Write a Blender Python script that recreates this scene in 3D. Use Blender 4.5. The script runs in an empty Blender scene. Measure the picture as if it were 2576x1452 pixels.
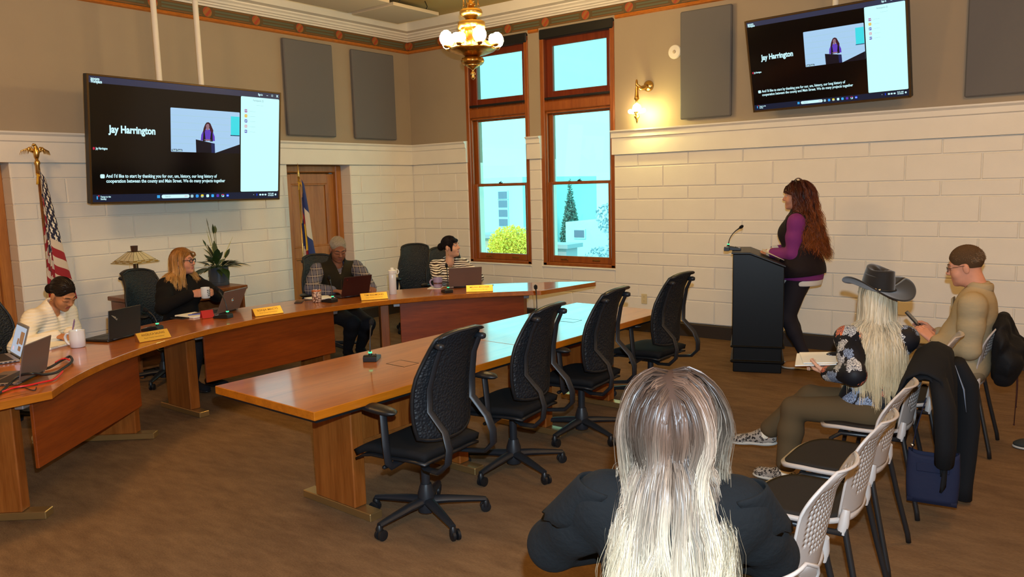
import bpy, bmesh, math, random
import numpy as np
from mathutils import Vector, Matrix
random.seed(7); RNG = np.random.default_rng(7)
S = bpy.context.scene; COL = S.collection
PI = math.pi
# ---------------------------------------------------------------- camera
cam = bpy.data.cameras.new('camera'); CAM = bpy.data.objects.new('camera', cam); COL.objects.link(CAM)
cam.sensor_width = 36.0; cam.lens = 27.346; cam.clip_start = 0.05; cam.clip_end = 300
yaw, pit, rol = -0.6538, 0.1312, -0.0264
_f = Vector((math.sin(yaw)*math.cos(pit), math.cos(yaw)*math.cos(pit), -math.sin(pit)))
_r = Vector((math.cos(yaw), -math.sin(yaw), 0)); _u = _r.cross(_f)
_c, _s = math.cos(rol), math.sin(rol)
_R, _U = _c*_r+_s*_u, -_s*_r+_c*_u
CAMPOS = Vector((8.104, -8.270, 1.78))
CAM.matrix_world = Matrix(((_R.x, _U.x, -_f.x, CAMPOS.x), (_R.y, _U.y, -_f.y, CAMPOS.y), (_R.z, _U.z, -_f.z, CAMPOS.z), (0, 0, 0, 1)))
S.camera = CAM
# ---------------------------------------------------------------- world, lights, exposure
W = bpy.data.worlds.new('overcast_sky'); S.world = W; W.use_nodes = True
bg = W.node_tree.nodes['Background']; bg.inputs[0].default_value = (0.235, 1.0, 1.02, 1); bg.inputs[1].default_value = 2.8
S.view_settings.view_transform = 'Standard'; S.view_settings.look = 'None'
S.view_settings.exposure = 0.0; S.view_settings.gamma = 1.0; S.view_settings.use_curve_mapping = False
S.cycles.max_bounces = 6; S.cycles.diffuse_bounces = 3; S.cycles.glossy_bounces = 3; S.cycles.transmission_bounces = 4
S.cycles.transparent_max_bounces = 6; S.cycles.caustics_reflective = False; S.cycles.caustics_refractive = False
S.cycles.sample_clamp_indirect = 4.0
WARM = (1.0, 0.58, 0.22)
def point(name, loc, power, col, rad=0.1):
    l = bpy.data.lights.new(name, 'POINT'); l.energy = power; l.color = col; l.shadow_soft_size = rad
    o = bpy.data.objects.new(name, l); COL.objects.link(o); o.location = loc; return o
# three added warm fill lamps, out of view, at assumed chandelier spots
for q, e in (((8.2, -3.2, 3.45), 80), ((3.3, -7.2, 3.45), 150), ((8.2, -7.4, 3.45), 125)):
    point('unseen_warm_fill', q, e, WARM, 0.28)
# low sun added behind the building to brighten only the town outside
su = bpy.data.lights.new('sun', 'SUN'); su.energy = 2.2; su.color = (1, .93, .8); SU = bpy.data.objects.new('sun', su); COL.objects.link(SU); SU.rotation_euler = (math.radians(52), 0, math.radians(-12))
# the photographer's flash, on top of the camera
fl = bpy.data.lights.new('camera_flash', 'SPOT'); fl.energy = 700; fl.color = (0.62, 0.82, 1.0); fl.shadow_soft_size = 0.02
fl.spot_size = math.radians(112); fl.spot_blend = 0.35
FL = bpy.data.objects.new('camera_flash', fl); COL.objects.link(FL)
FL.matrix_world = Matrix.Translation(CAMPOS + _U*0.17 + _R*0.04 + _f*0.02) @ CAM.matrix_world.to_3x3().to_4x4()
# ---------------------------------------------------------------- helpers
def tag(o, label=None, cat=None, group=None, kind=None):
    if label: o['label'] = label
    if cat: o['category'] = cat
    if group: o['group'] = group
    if kind: o['kind'] = kind
    return o
def thing(name, label, cat, loc=(0, 0, 0), rz=0, group=None):
    o = bpy.data.objects.new(name, None); COL.objects.link(o); o.location = loc; o.rotation_euler = (0, 0, rz)
    o.empty_display_size = 0.1
    return tag(o, label, cat, group)
def dup(root, loc, rz, label=None, group=None):
    r = root.copy(); COL.objects.link(r); r.location = loc; r.rotation_euler = (0, 0, rz)
    if label: r['label'] = label
    if group: r['group'] = group
    for c in list(root.children):
        d = c.copy(); COL.objects.link(d); d.parent = r
        for g in list(c.children):
            e = g.copy(); COL.objects.link(e); e.parent = d
    return r
def mesh_obj(name, verts, faces, mat, parent=None, smooth=False):
    me = bpy.data.meshes.new(name)
    me.from_pydata([tuple(v) for v in verts], [], [tuple(f) for f in faces]); me.update()
    return link(name, me, mat, parent, smooth)
def link(name, me, mat, parent=None, smooth=False):
    if mat is not None:
        for m in (mat if isinstance(mat, (list, tuple)) else [mat]): me.materials.append(m)
    if smooth and len(me.polygons): me.polygons.foreach_set('use_smooth', [True]*len(me.polygons))
    o = bpy.data.objects.new(name, me); COL.objects.link(o)
    if parent is not None: o.parent = parent
    return o
def rotm(rx=0, ry=0, rz=0):
    return Matrix.Rotation(rz, 3, 'Z') @ Matrix.Rotation(ry, 3, 'Y') @ Matrix.Rotation(rx, 3, 'X')
class MB:
    def __init__(s): s.v = []; s.f = []
    def add(s, vs, fs):
        n = len(s.v); s.v += [tuple(v) for v in vs]; s.f += [tuple(i+n for i in f) for f in fs]; return s
    def box(s, c, d, r=None, b=0.0):
        """box of size d about c, edges chamfered by b"""
        x, y, z = d[0]/2, d[1]/2, d[2]/2; b = min(b, x*.9, y*.9, z*.9)
        if b <= 0:
            vs = [(i*x, j*y, k*z) for i in (-1, 1) for j in (-1, 1) for k in (-1, 1)]
            fs = [(0, 1, 3, 2), (4, 6, 7, 5), (0, 4, 5, 1), (2, 3, 7, 6), (0, 2, 6, 4), (1, 5, 7, 3)]
        else:
            vs = []; idx = {}
            for i in (-1, 1):
                for j in (-1, 1):
                    for k in (-1, 1):
                        for a in range(3):
                            q = [i*(x-b), j*(y-b), k*(z-b)]; q[a] = (i*x, j*y, k*z)[a]
                            idx[(i, j, k, a)] = len(vs); vs.append(tuple(q))
            I = lambda i, j, k, a: idx[(i, j, k, a)]
            fs = []
            for e in (-1, 1):
                fs += [tuple(I(e, j, k, 0) for j, k in ((-1, -1), (-1, 1), (1, 1), (1, -1))[::-e]),
                       tuple(I(i, e, k, 1) for i, k in ((-1, -1), (-1, 1), (1, 1), (1, -1))[::e]),
                       tuple(I(i, j, e, 2) for i, j in ((-1, -1), (-1, 1), (1, 1), (1, -1))[::-e])]
            for i in (-1, 1):
                for j in (-1, 1):
                    fs.append((I(i, j, -1, 0), I(i, j, 1, 0), I(i, j, 1, 1), I(i, j, -1, 1))[::i*j])
                    fs.append((I(i, -1, j, 0), I(i, 1, j, 0), I(i, 1, j, 2), I(i, -1, j, 2))[::-i*j])
                    fs.append((I(-1, i, j, 1), I(1, i, j, 1), I(1, i, j, 2), I(-1, i, j, 2))[::i*j])
                    for k in (-1, 1): fs.append((I(i, j, k, 0), I(i, j, k, 1), I(i, j, k, 2))[::i*j*k])
        c = Vector(c)
        if r is not None: vs = [r @ Vector(v) for v in vs]
        return s.add([c+Vector(v) for v in vs], fs)
    def lathe(s, prof, n=20, c=(0, 0, 0), r=None, cap=True, wob=None):
        """prof: list of (radius, z)"""
        vs = []; m = len(prof)
        for k, (R, z) in enumerate(prof):
            for i in range(n):
                a = 2*PI*i/n; q = R*(wob(a, k) if wob else 1)
                vs.append(Vector((q*math.cos(a), q*math.sin(a), z)))
        fs = [(k*n+i, k*n+(i+1) % n, (k+1)*n+(i+1) % n, (k+1)*n+i) for k in range(m-1) for i in range(n)]
        if cap:
            fs.append(tuple(range(n))[::-1]); fs.append(tuple((m-1)*n+i for i in range(n)))
        c = Vector(c)
        return s.add([c+(r @ v if r is not None else v) for v in vs], fs)
    def tube(s, pts, rad, n=8, close=False, flat=None):
        """swept tube; rad number or list; flat=(a,b) elliptic factors"""
        P = [Vector(p) for p in pts]; m = len(P); rad = [rad]*m if isinstance(rad, (int, float)) else rad
        T = [((P[(i+1) % m]-P[i-1]) if close else (P[min(i+1, m-1)]-P[max(i-1, 0)])).normalized() for i in range(m)]
        a = Vector((0, 0, 1)) if abs(T[0].z) < .9 else Vector((1, 0, 0))
        N = (a-T[0]*a.dot(T[0])).normalized(); vs = []
        fa, fb = flat or (1, 1)
        for i in range(m):
            N = (N-T[i]*N.dot(T[i])).normalized(); B = T[i].cross(N)
            for k in range(n):
                t = 2*PI*k/n; vs.append(P[i]+rad[i]*(fa*math.cos(t)*N+fb*math.sin(t)*B))
        fs = [(i*n+k, i*n+(k+1) % n, ((i+1) % m)*n+(k+1) % n, ((i+1) % m)*n+k) for i in range(m if close else m-1) for k in range(n)]
        if not close: fs += [tuple(range(n))[::-1], tuple((m-1)*n+k for k in range(n))]
        return s.add(vs, fs)
    def prism(s, poly, z0, z1, fn=None):
        """extrude polygon (x,y) between z0,z1; fn maps (x,y,z)->point"""
        n = len(poly); fn = fn or (lambda x, y, z: (x, y, z))
        vs = [fn(x, y, z0) for x, y in poly]+[fn(x, y, z1) for x, y in poly]
        fs = [tuple(range(n))[::-1], tuple(range(n, 2*n))]+[(i, (i+1) % n, n+(i+1) % n, n+i) for i in range(n)]
        return s.add(vs, fs)
    def grid(s, fn, nu, nv, wrap=False):
        vs = [fn(i/nu, j/nv) for j in range(nv+1) for i in range(nu+1)]; w = nu+1
        return s.add(vs, [(j*w+i, j*w+i+1, (j+1)*w+i+1, (j+1)*w+i) for j in range(nv) for i in range(nu)])
    def ball(s, c, r, n=12, m=8, sc=(1, 1, 1)):
        return s.lathe([(max(1e-4, r*math.sin(PI*k/m))*1, -r*math.cos(PI*k/m)) for k in range(m+1)], n, (0, 0, 0), Matrix.Diagonal(sc), cap=False) if c is None else s._ballat(c, r, n, m, sc)
    def _ballat(s, c, r, n, m, sc):
        return s.lathe([(max(1e-4, r*math.sin(PI*k/m)), -r*math.cos(PI*k/m)) for k in range(m+1)], n, c, Matrix.Diagonal(sc), cap=False)
    def build(s, name, mat, parent=None, smooth=False, solid=0, bevel=0, sub=0, ang=None):
        o = mesh_obj(name, s.v, s.f, mat, parent, smooth)
        if ang: o.data.set_sharp_from_angle(angle=math.radians(ang))
        if solid: md = o.modifiers.new('solid', 'SOLIDIFY'); md.thickness = solid; md.offset = 0
        if bevel: md = o.modifiers.new('bevel', 'BEVEL'); md.width = bevel; md.segments = 2; md.limit_method = 'ANGLE'
        if sub: md = o.modifiers.new('sub', 'SUBSURF'); md.levels = sub; md.render_levels = sub
        return o
def lin(c):
    return tuple((x/12.92 if x <= .04045 else ((x+.055)/1.055)**2.4) for x in c)
def rgb(r, g, b): return lin((r/255, g/255, b/255))+(1,)
# ---------------------------------------------------------------- materials
def pmat(name, col, rough=.5, metal=0, spec=.5, emit=None, es=0, noise=None, bump=None, coat=0, ior=None, sheen=0):
    """principled material; noise=(scale, amount[, stretch]) varies the colour, bump=(scale, strength[, stretch])"""
    m = bpy.data.materials.new(name); m.use_nodes = True; nt = m.node_tree; b = nt.nodes['Principled BSDF']
    col = tuple(col)+((1,) if len(col) == 3 else ())
    b.inputs['Base Color'].default_value = col; b.inputs['Roughness'].default_value = rough; b.inputs['Metallic'].default_value = metal
    b.inputs['Specular IOR Level'].default_value = spec
    if ior: b.inputs['IOR'].default_value = ior
    if coat: b.inputs['Coat Weight'].default_value = coat; b.inputs['Coat Roughness'].default_value = .08
    if sheen: b.inputs['Sheen Weight'].default_value = sheen
    if emit: b.inputs['Emission Color'].default_value = tuple(emit)+((1,) if len(emit) == 3 else ()); b.inputs['Emission Strength'].default_value = es
    def tex(scale, stretch):
        tc = nt.nodes.new('ShaderNodeTexCoord'); mp = nt.nodes.new('ShaderNodeMapping'); nt.links.new(tc.outputs['Object'], mp.inputs[0])
        mp.inputs['Scale'].default_value = stretch or (1, 1, 1)
        n = nt.nodes.new('ShaderNodeTexNoise'); n.inputs['Scale'].default_value = scale; n.inputs['Detail'].default_value = 5
        nt.links.new(mp.outputs[0], n.inputs['Vector']); return n
    if noise:
        n = tex(noise[0], noise[2] if len(noise) > 2 else None); r = nt.nodes.new('ShaderNodeMapRange')
        r.inputs['From Min'].default_value = .3; r.inputs['From Max'].default_value = .7
        r.inputs['To Min'].default_value = 1-noise[1]; r.inputs['To Max'].default_value = 1+noise[1]
        x = nt.nodes.new('ShaderNodeMix'); x.data_type = 'RGBA'; x.blend_type = 'MULTIPLY'; x.inputs[0].default_value = 1
        x.inputs[6].default_value = col; nt.links.new(n.outputs[0], r.inputs[0]); nt.links.new(r.outputs[0], x.inputs[7])
        nt.links.new(x.outputs[2], b.inputs['Base Color'])
    if bump:
        n = tex(bump[0], bump[2] if len(bump) > 2 else None); bp = nt.nodes.new('ShaderNodeBump')
        bp.inputs['Strength'].default_value = bump[1]; bp.inputs['Distance'].default_value = .01
        nt.links.new(n.outputs[0], bp.inputs['Height']); nt.links.new(bp.outputs[0], b.inputs['Normal'])
    return m
def nodes(m): return m.node_tree.nodes, m.node_tree.links, m.node_tree.nodes['Principled BSDF']
def mth(nt, op, a, b=None, c=None):
    n = nt.nodes.new('ShaderNodeMath'); n.operation = op
    for i, x in enumerate((a, b, c)):
        if x is None: continue
        if isinstance(x, (int, float)): n.inputs[i].default_value = x
        else: nt.links.new(x, n.inputs[i])
    return n.outputs[0]
def mixc(nt, fac, a, b):
    n = nt.nodes.new('ShaderNodeMix'); n.data_type = 'RGBA'
    for s, x in ((0, fac), (6, a), (7, b)):
        if isinstance(x, (int, float)): n.inputs[s].default_value = x
        elif isinstance(x, tuple): n.inputs[s].default_value = x if len(x) == 4 else x+(1,)
        else: nt.links.new(x, n.inputs[s])
    return n.outputs[2]
def wood(name, base, dark, axis, rough=.3, coat=0, ior=None):
    m = pmat(name, base, rough, ior=ior); N, L, b = nodes(m); nt = m.node_tree
    if coat: b.inputs['Coat Weight'].default_value = coat; b.inputs['Coat Roughness'].default_value = .10; b.inputs['Coat IOR'].default_value = 1.5
    tc = N.new('ShaderNodeTexCoord'); mp = N.new('ShaderNodeMapping'); L.new(tc.outputs['Object'], mp.inputs[0])
    sc = [14, 14, 14]; sc['xyz'.index(axis)] = 1.0; mp.inputs['Scale'].default_value = sc
    n1 = N.new('ShaderNodeTexNoise'); n1.inputs['Scale'].default_value = 1.2; n1.inputs['Detail'].default_value = 8; n1.inputs['Distortion'].default_value = .6
    L.new(mp.outputs[0], n1.inputs['Vector'])
    n2 = N.new('ShaderNodeTexNoise'); n2.inputs['Scale'].default_value = 9; n2.inputs['Detail'].default_value = 3; L.new(mp.outputs[0], n2.inputs['Vector'])
    f = mth(nt, 'MULTIPLY_ADD', n2.outputs[0], .45, mth(nt, 'MULTIPLY', n1.outputs[0], .75))
    r = N.new('ShaderNodeMapRange'); r.inputs['From Min'].default_value = .42; r.inputs['From Max'].default_value = .78; L.new(f, r.inputs[0])
    L.new(mixc(nt, r.outputs[0], tuple(base), tuple(dark)), b.inputs['Base Color'])
    return m
M = {}
M['white_paint'] = pmat('white_paint', (.84, .79, .69), .55, noise=(3, .03), bump=(60, .08))
M['upper_paint'] = pmat('taupe_wall_paint', (.37, .295, .205), .7, noise=(2, .03), bump=(90, .05))
M['ceiling_paint'] = pmat('tan_ceiling_paint', (.47, .36, .14), .8)
M['panel_white'] = pmat('ceiling_panel_white', (.55, .46, .34), .8)
M['panel_grey'] = pmat('grey_fabric_panel', (.155, .150, .150), .9, spec=.2, bump=(400, .15))
M['orange_trim'] = pmat('stained_picture_rail', (.50, .16, .02), .4, noise=(6, .2, (3, 3, 20)))
M['oak_x'] = wood('oak_veneer_x', (.50, .150, .006), (.32, .085, .003), 'x', .34, coat=.9)
M['oak_y'] = wood('oak_veneer_y', (.50, .150, .006), (.32, .085, .003), 'y', .34, coat=.9)
M['oak_z'] = wood('oak_veneer_upright', (.34, .105, .018), (.21, .055, .007), 'z', .35)
M['oak_panel'] = wood('oak_modesty_panel', (.27, .050, .003), (.155, .025, .0015), 'x', .4)
M['cabinet_wood'] = wood('dark_oak_cabinet', (.24, .085, .022), (.14, .04, .008), 'x', .35)
M['door_wood'] = wood('oak_door', (.50, .20, .045), (.34, .115, .02), 'z', .4)
M['window_wood'] = wood('stained_window_wood', (.36, .10, .015), (.24, .055, .006), 'z', .4)
M['brass'] = pmat('brass', (.70, .45, .14), .28, 1)
M['brushed_brass'] = pmat('brushed_brass_foot', (.52, .36, .15), .4, .9)
M['antique_brass'] = pmat('antique_brass', (.55, .30, .07), .3, 1, noise=(30, .3))
M['black_plastic'] = pmat('black_plastic', (.008, .0085, .010), .42, spec=.4)
M['black_metal'] = pmat('black_metal', (.012, .012, .013), .35)
M['charcoal'] = pmat('charcoal_plastic', (.014, .016, .020), .42, spec=.4)
M['black_fabric'] = pmat('black_fabric', (.008, .008, .009), .9, spec=.2)
M['chrome'] = pmat('chrome', (.7, .7, .72), .2, 1)
M['silver'] = pmat('silver_laptop_shell', (.34, .33, .34), .38, .6)
M['paper'] = pmat('white_paper', (.85, .85, .80), .7)
M['dark_base'] = pmat('dark_brown_rubber_base', (.020, .012, .008), .6)
M['screen_black'] = pmat('dark_glass', (.004, .004, .005), .12)
M['black_paint'] = pmat('black_lacquer', (.0025, .0027, .003), .38, spec=.25)
M['white_ceramic'] = pmat('white_ceramic', (.72, .75, .77), .22)
M['plate'] = pmat('ivory_outlet_plate', (.66, .56, .32), .4)
M['gold_fringe'] = pmat('gold_fringe', (.75, .42, .04), .5)
M['beige_plastic'] = pmat('warm_grey_plastic', (.46, .40, .36), .42)
M['seat_pad'] = pmat('dark_brown_seat_fabric', (.020, .016, .013), .9, spec=.2, bump=(300, .2))
# ================================================================ the room
X1, Y0, ZC = 10.6, -11.6, 4.08
def struct(o, label=None): return tag(o, label, kind='structure')
carpet = pmat('brown_carpet', (.085, .050, .026), .95, spec=.15)
def _carpet():
    N, L, b = nodes(carpet); nt = carpet.node_tree
    tc = N.new('ShaderNodeTexCoord')
    def nz(scale, sc, rz, det=4):
        mp = N.new('ShaderNodeMapping'); mp.inputs['Scale'].default_value = sc; mp.inputs['Rotation'].default_value = (0, 0, rz); L.new(tc.outputs['Object'], mp.inputs[0])
        n = N.new('ShaderNodeTexNoise'); n.inputs['Scale'].default_value = scale; n.inputs['Detail'].default_value = det; L.new(mp.outputs[0], n.inputs['Vector']); return n.outputs[0]
    a = nz(3.0, (1, 2.6, 1), .6); c = nz(7, (1, 3.6, 1), -.9); d = nz(60, (1, 3.2, 1), .5, 3); e = nz(.7, (1, 1, 1), 0, 2)
    f = mth(nt, 'ADD', mth(nt, 'MULTIPLY', a, .36), mth(nt, 'ADD', mth(nt, 'MULTIPLY', c, .3), mth(nt, 'MULTIPLY', d, .34)))
    r = N.new('ShaderNodeMapRange'); r.inputs['From Min'].default_value = .36; r.inputs['From Max'].default_value = .64; L.new(f, r.inputs[0])
    col = mixc(nt, r.outputs[0], (.095, .050, .019), (.215, .128, .058))
    L.new(mixc(nt, mth(nt, 'MULTIPLY', e, .5), col, (.165, .100, .062)), b.inputs['Base Color'])
    bp = N.new('ShaderNodeBump'); bp.inputs['Strength'].default_value = .5; bp.inputs['Distance'].default_value = .01; L.new(f, bp.inputs['Height']); L.new(bp.outputs[0], b.inputs['Normal'])
_carpet()
struct(MB().box((X1/2-.3, Y0/2, -.05), (X1+1.2, -Y0+1.2, .1)).build('floor', carpet), 'brown mottled carpet floor')
struct(MB().box((X1/2-.3, Y0/2, ZC+.06), (X1+1.2, -Y0+1.2, .12)).build('ceiling', M['ceiling_paint']), 'tan painted ceiling')
# wall slabs
WIN = [(1.04, 2.10), (2.287, 3.36)]; ZS, ZT = .745, 3.69
DOORS = [(-2.203, -1.185), (-6.35, -5.285)]; ZD = 2.112
ZB = 2.115
wr = struct(MB().build('wall_right', None), 'block wall with the two windows')
wl = struct(MB().build('wall_left', None), 'block wall behind the curved desks')
def slab(mb, boxes):
    for (a0, a1, b0, b1, c0, c1) in boxes: mb.box(((a0+a1)/2, (b0+b1)/2, (c0+c1)/2), (a1-a0, b1-b0, c1-c0))
    return mb
def rwall(z0, z1, y0, holes=True):
    xs = [-.4, WIN[0][0], WIN[0][1], WIN[1][0], WIN[1][1], X1]
    return [(xs[i], xs[i+1], y0, .35, z0, z1) for i in ((0, 2, 4) if holes else range(5))]
lo = slab(MB(), rwall(0, ZS, .012, False)+rwall(ZS, ZB, .012)).build('lower_masonry', M['white_paint'], wr)
up = slab(MB(), rwall(ZB, ZT, .03)+[(-.4, X1, .03, .35, ZT, ZC)]).build('upper_plaster', M['upper_paint'], wr)
def lwall(z0, z1, x1):
    ys = [Y0, DOORS[1][0], DOORS[1][1], DOORS[0][0], DOORS[0][1], .35]
    return [(-.5, x1, ys[i], ys[i+1], z0, z1) for i in (0, 2, 4)]
slab(MB(), lwall(0, ZB, -.012)).build('lower_masonry', M['white_paint'], wl)
slab(MB(), [(-.5, -.03, Y0, .35, ZB, ZC)]).build('upper_plaster', M['upper_paint'], wl)
struct(MB().box((X1/2-.2, Y0-.1, ZC/2), (X1+1, .2, ZC)).build('wall_rear', M['white_paint']))
struct(MB().box((X1+.1, Y0/2, ZC/2), (.2, -Y0+.8, ZC)).build('wall_side', M['white_paint']))
# the painted blocks, each one a part of its wall
_bc = {}
def block_mesh(w, h, d):
    k = (round(w, 3), round(h, 3), d)
    if k not in _bc:
        c = .006; x, z = w/2, h/2; X, Z = x-c, z-c
        v = [(-X, 0, -Z), (X, 0, -Z), (X, 0, Z), (-X, 0, Z), (-x, c, -z), (x, c, -z), (x, c, z), (-x, c, z), (-x, d, -z), (x, d, -z), (x, d, z), (-x, d, z)]
        f = [(0, 1, 2, 3)]+[(4+i, 4+(i+1) % 4, (i+1) % 4, i) for i in range(4)]+[(8+i, 8+(i+1) % 4, 4+(i+1) % 4, 4+i) for i in range(4)]
        me = bpy.data.meshes.new('block'); me.from_pydata(v, [], f); me.update(); me.materials.append(M['white_paint']); _bc[k] = me
    return _bc[k]
def block(wall, c, w, h, rz=0, d=.03):
    o = bpy.data.objects.new('block', block_mesh(w-.009, h-.009, d)); COL.objects.link(o); o.location = c; o.rotation_euler = (0, 0, rz); o.parent = wall
ZL = [2.115, 1.969, 1.727, 1.581, 1.339, 1.193, .951, .805, .563, .417, .156]
for i in range(10):
    z1, z0 = ZL[i], ZL[i+1]
    j = 3.68 if i % 2 == 0 else 4.005
    js = sorted(j+k*.634 for k in range(-8, 9))
    if z0 > ZS: iv = [(0, 1.04, z0, z1), (2.10, 2.287, z0, z1), (3.36, 8.4, z0, z1)]
    elif z1 > ZS: iv = [(0, 1.04, z0, z1), (1.04, 2.10, z0, ZS-.01), (2.10, 2.287, z0, z1), (2.287, 3.36, z0, ZS-.01), (3.36, 8.4, z0, z1)]
    else: iv = [(0, 8.4, z0, z1)]
    for a, b, c, d in iv:
        e = [a]+[x for x in js if a+.06 < x < b-.06]+[b]
        for p, q in zip(e, e[1:]): block(wr, ((p+q)/2, random.uniform(-.0015, .0015), (c+d)/2), q-p, d-c)
    j = -5.08 if i % 2 == 0 else -4.806
    js = sorted(j+k*.634 for k in range(-2, 10))
    for a, b in ((-5.285, -2.203), (-1.185, 0)):
        e = [a]+[y for y in js if a+.06 < y < b-.06]+[b]
        for p, q in zip(e, e[1:]): block(wl, (random.uniform(-.0015, .0015), (p+q)/2, (z0+z1)/2), q-p, z1-z0, PI/2)
    for y in (-1.185, -5.285): block(wl, (-.125, y-.004, (z0+z1)/2), .25, z1-z0, 0, .012)
    if z0 > ZS:
        for x, s in ((1.04, 1), (2.287, 1)): pass
for (x0, x1) in WIN:
    for z1, z0 in zip(ZL, ZL[1:]):
        if z0 > ZS: block(wr, (x0+.004, .035, (z0+z1)/2), .07, z1-z0, PI/2, .012)
# mouldings
def extr(prof, p0, p1, nrm):
    """profile (out from wall, z) swept straight from p0 to p1"""
    mb = MB(); n = len(prof)
    vs = [(p[0]+nrm[0]*d, p[1]+nrm[1]*d, z) for p in (p0, p1) for d, z in prof]
    return mb.add(vs, [tuple(range(n)), tuple(range(n, 2*n))[::-1]]+[(i, n+i, n+(i+1) % n, (i+1) % n) for i in range(n)])
RAIL = [(-.035, 2.117), (.03, 2.117), (.03, 2.305), (.046, 2.315), (.046, 2.365), (.07, 2.385), (.072, 2.40), (-.035, 2.408)]
tn = [0]
def trim(prof, p0, p1, nrm, mat, label):
    tn[0] += 1; return struct(extr(prof, p0, p1, nrm).build('trim_%d' % tn[0], M[mat] if isinstance(mat, str) else mat), label)
for a, b in ((0, 1.055), (2.085, 2.302), (3.345, X1)): trim(RAIL, (a, 0), (b, 0), (0, -1), 'white_paint', 'white band and moulding on the window wall')
trim(RAIL, (0, Y0), (0, 0), (1, 0), 'white_paint', 'white band and moulding on the left wall')
PIC = [(-.035, 3.69), (.0, 3.69), (.028, 3.70), (.022, 3.715), (.032, 3.728), (.0, 3.738), (-.035, 3.738)]
for a, b in ((-.03, 1.0), (2.12, 2.27), (3.38, X1)): trim(PIC, (a, .03), (b, .03), (0, -1), 'orange_trim', 'orange stained picture rail')
trim(PIC, (-.03, Y0), (-.03, .03), (1, 0), 'orange_trim', 'orange stained picture rail')
def frieze_mat(axis, off):
    m = pmat('stencil_frieze_'+axis, (.05, .03, .01), .6); N, L, b = nodes(m); nt = m.node_tree
    g = N.new('ShaderNodeNewGeometry'); sp = N.new('ShaderNodeSeparateXYZ'); L.new(g.outputs['Position'], sp.inputs[0])
    u, z = sp.outputs['XY'.index(axis)], sp.outputs['Z']
    u = mth(nt, 'ADD', u, off)
    P_ = .59 if axis == 'X' else .63
    t = mth(nt, 'SUBTRACT', mth(nt, 'FRACT', mth(nt, 'DIVIDE', u, P_)), .5)
    du = mth(nt, 'MULTIPLY', t, P_); dz = mth(nt, 'SUBTRACT', z, 3.797)
    r = mth(nt, 'SQRT', mth(nt, 'ADD', mth(nt, 'MULTIPLY', du, du), mth(nt, 'MULTIPLY', dz, dz)))
    disc = mth(nt, 'LESS_THAN', r, .054)
    wob = N.new('ShaderNodeTexNoise'); wob.inputs['Scale'].default_value = 9
    swirl = mth(nt, 'GREATER_THAN', mth(nt, 'SINE', mth(nt, 'MULTIPLY', mth(nt, 'ADD', du, mth(nt, 'MULTIPLY', dz, -.9)), 75)), .2)
    bar = mth(nt, 'MULTIPLY', mth(nt, 'LESS_THAN', mth(nt, 'ABSOLUTE', mth(nt, 'SUBTRACT', mth(nt, 'ABSOLUTE', dz), .018)), .009), mth(nt, 'GREATER_THAN', mth(nt, 'ABSOLUTE', du), .095))
    rib = mth(nt, 'MULTIPLY', mth(nt, 'LESS_THAN', mth(nt, 'ABSOLUTE', mth(nt, 'SUBTRACT', mth(nt, 'ABSOLUTE', dz), .045)), .006), mth(nt, 'GREATER_THAN', mth(nt, 'ABSOLUTE', du), .07))
    ns = N.new('ShaderNodeTexNoise'); ns.inputs['Scale'].default_value = 14
    base = mixc(nt, ns.outputs[0], (.085, .045, .010), (.12, .085, .030))
    c = mixc(nt, mth(nt, 'MULTIPLY', bar, .8), base, (.10, .13, .085)); c = mixc(nt, mth(nt, 'MULTIPLY', rib, .6), c, (.28, .10, .02))
    med = mixc(nt, swirl, (.34, .12, .02), (.38, .05, .015))
    L.new(mixc(nt, disc, c, med), b.inputs['Base Color']); return m
FR = [(-.035, 3.738), (.004, 3.738), (.004, 3.86), (-.035, 3.86)]
trim(FR, (-.03, .03), (X1, .03), (0, -1), frieze_mat('X', .275), 'olive stencilled frieze with orange medallions')
trim(FR, (-.03, Y0), (-.03, .03), (1, 0), frieze_mat('Y', 2.805), 'olive stencilled frieze with orange medallions')
COR = [(-.035, 3.855), (.012, 3.855), (.02, 3.872), (.045, 3.878), (.05, 3.892), (.075, 3.90), (.085, 3.918), (.115, 3.935), (.115, 3.95), (.21, 3.957), (.21, ZC+.01), (-.035, ZC+.01)]
trim(COR, (-.03, .03), (X1, .03), (0, -1), 'white_paint', 'white stepped cornice'); trim(COR, (-.03, Y0), (-.03, .03), (1, 0), 'white_paint', 'white stepped cornice')
BASE = [(-.01, 0), (.016, 0), (.014, .14), (.006, .152), (-.01, .156)]
struct(extr(BASE, (0, 0), (X1, 0), (0, -1)).build('baseboard_right', M['dark_base']), 'dark brown rubber base')
for a, b in ((-5.28, -2.2), (-1.18, 0)): struct(extr(BASE, (0, a), (0, b), (1, 0)).build('baseboard_left', M['dark_base']), 'dark brown rubber base')
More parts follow.
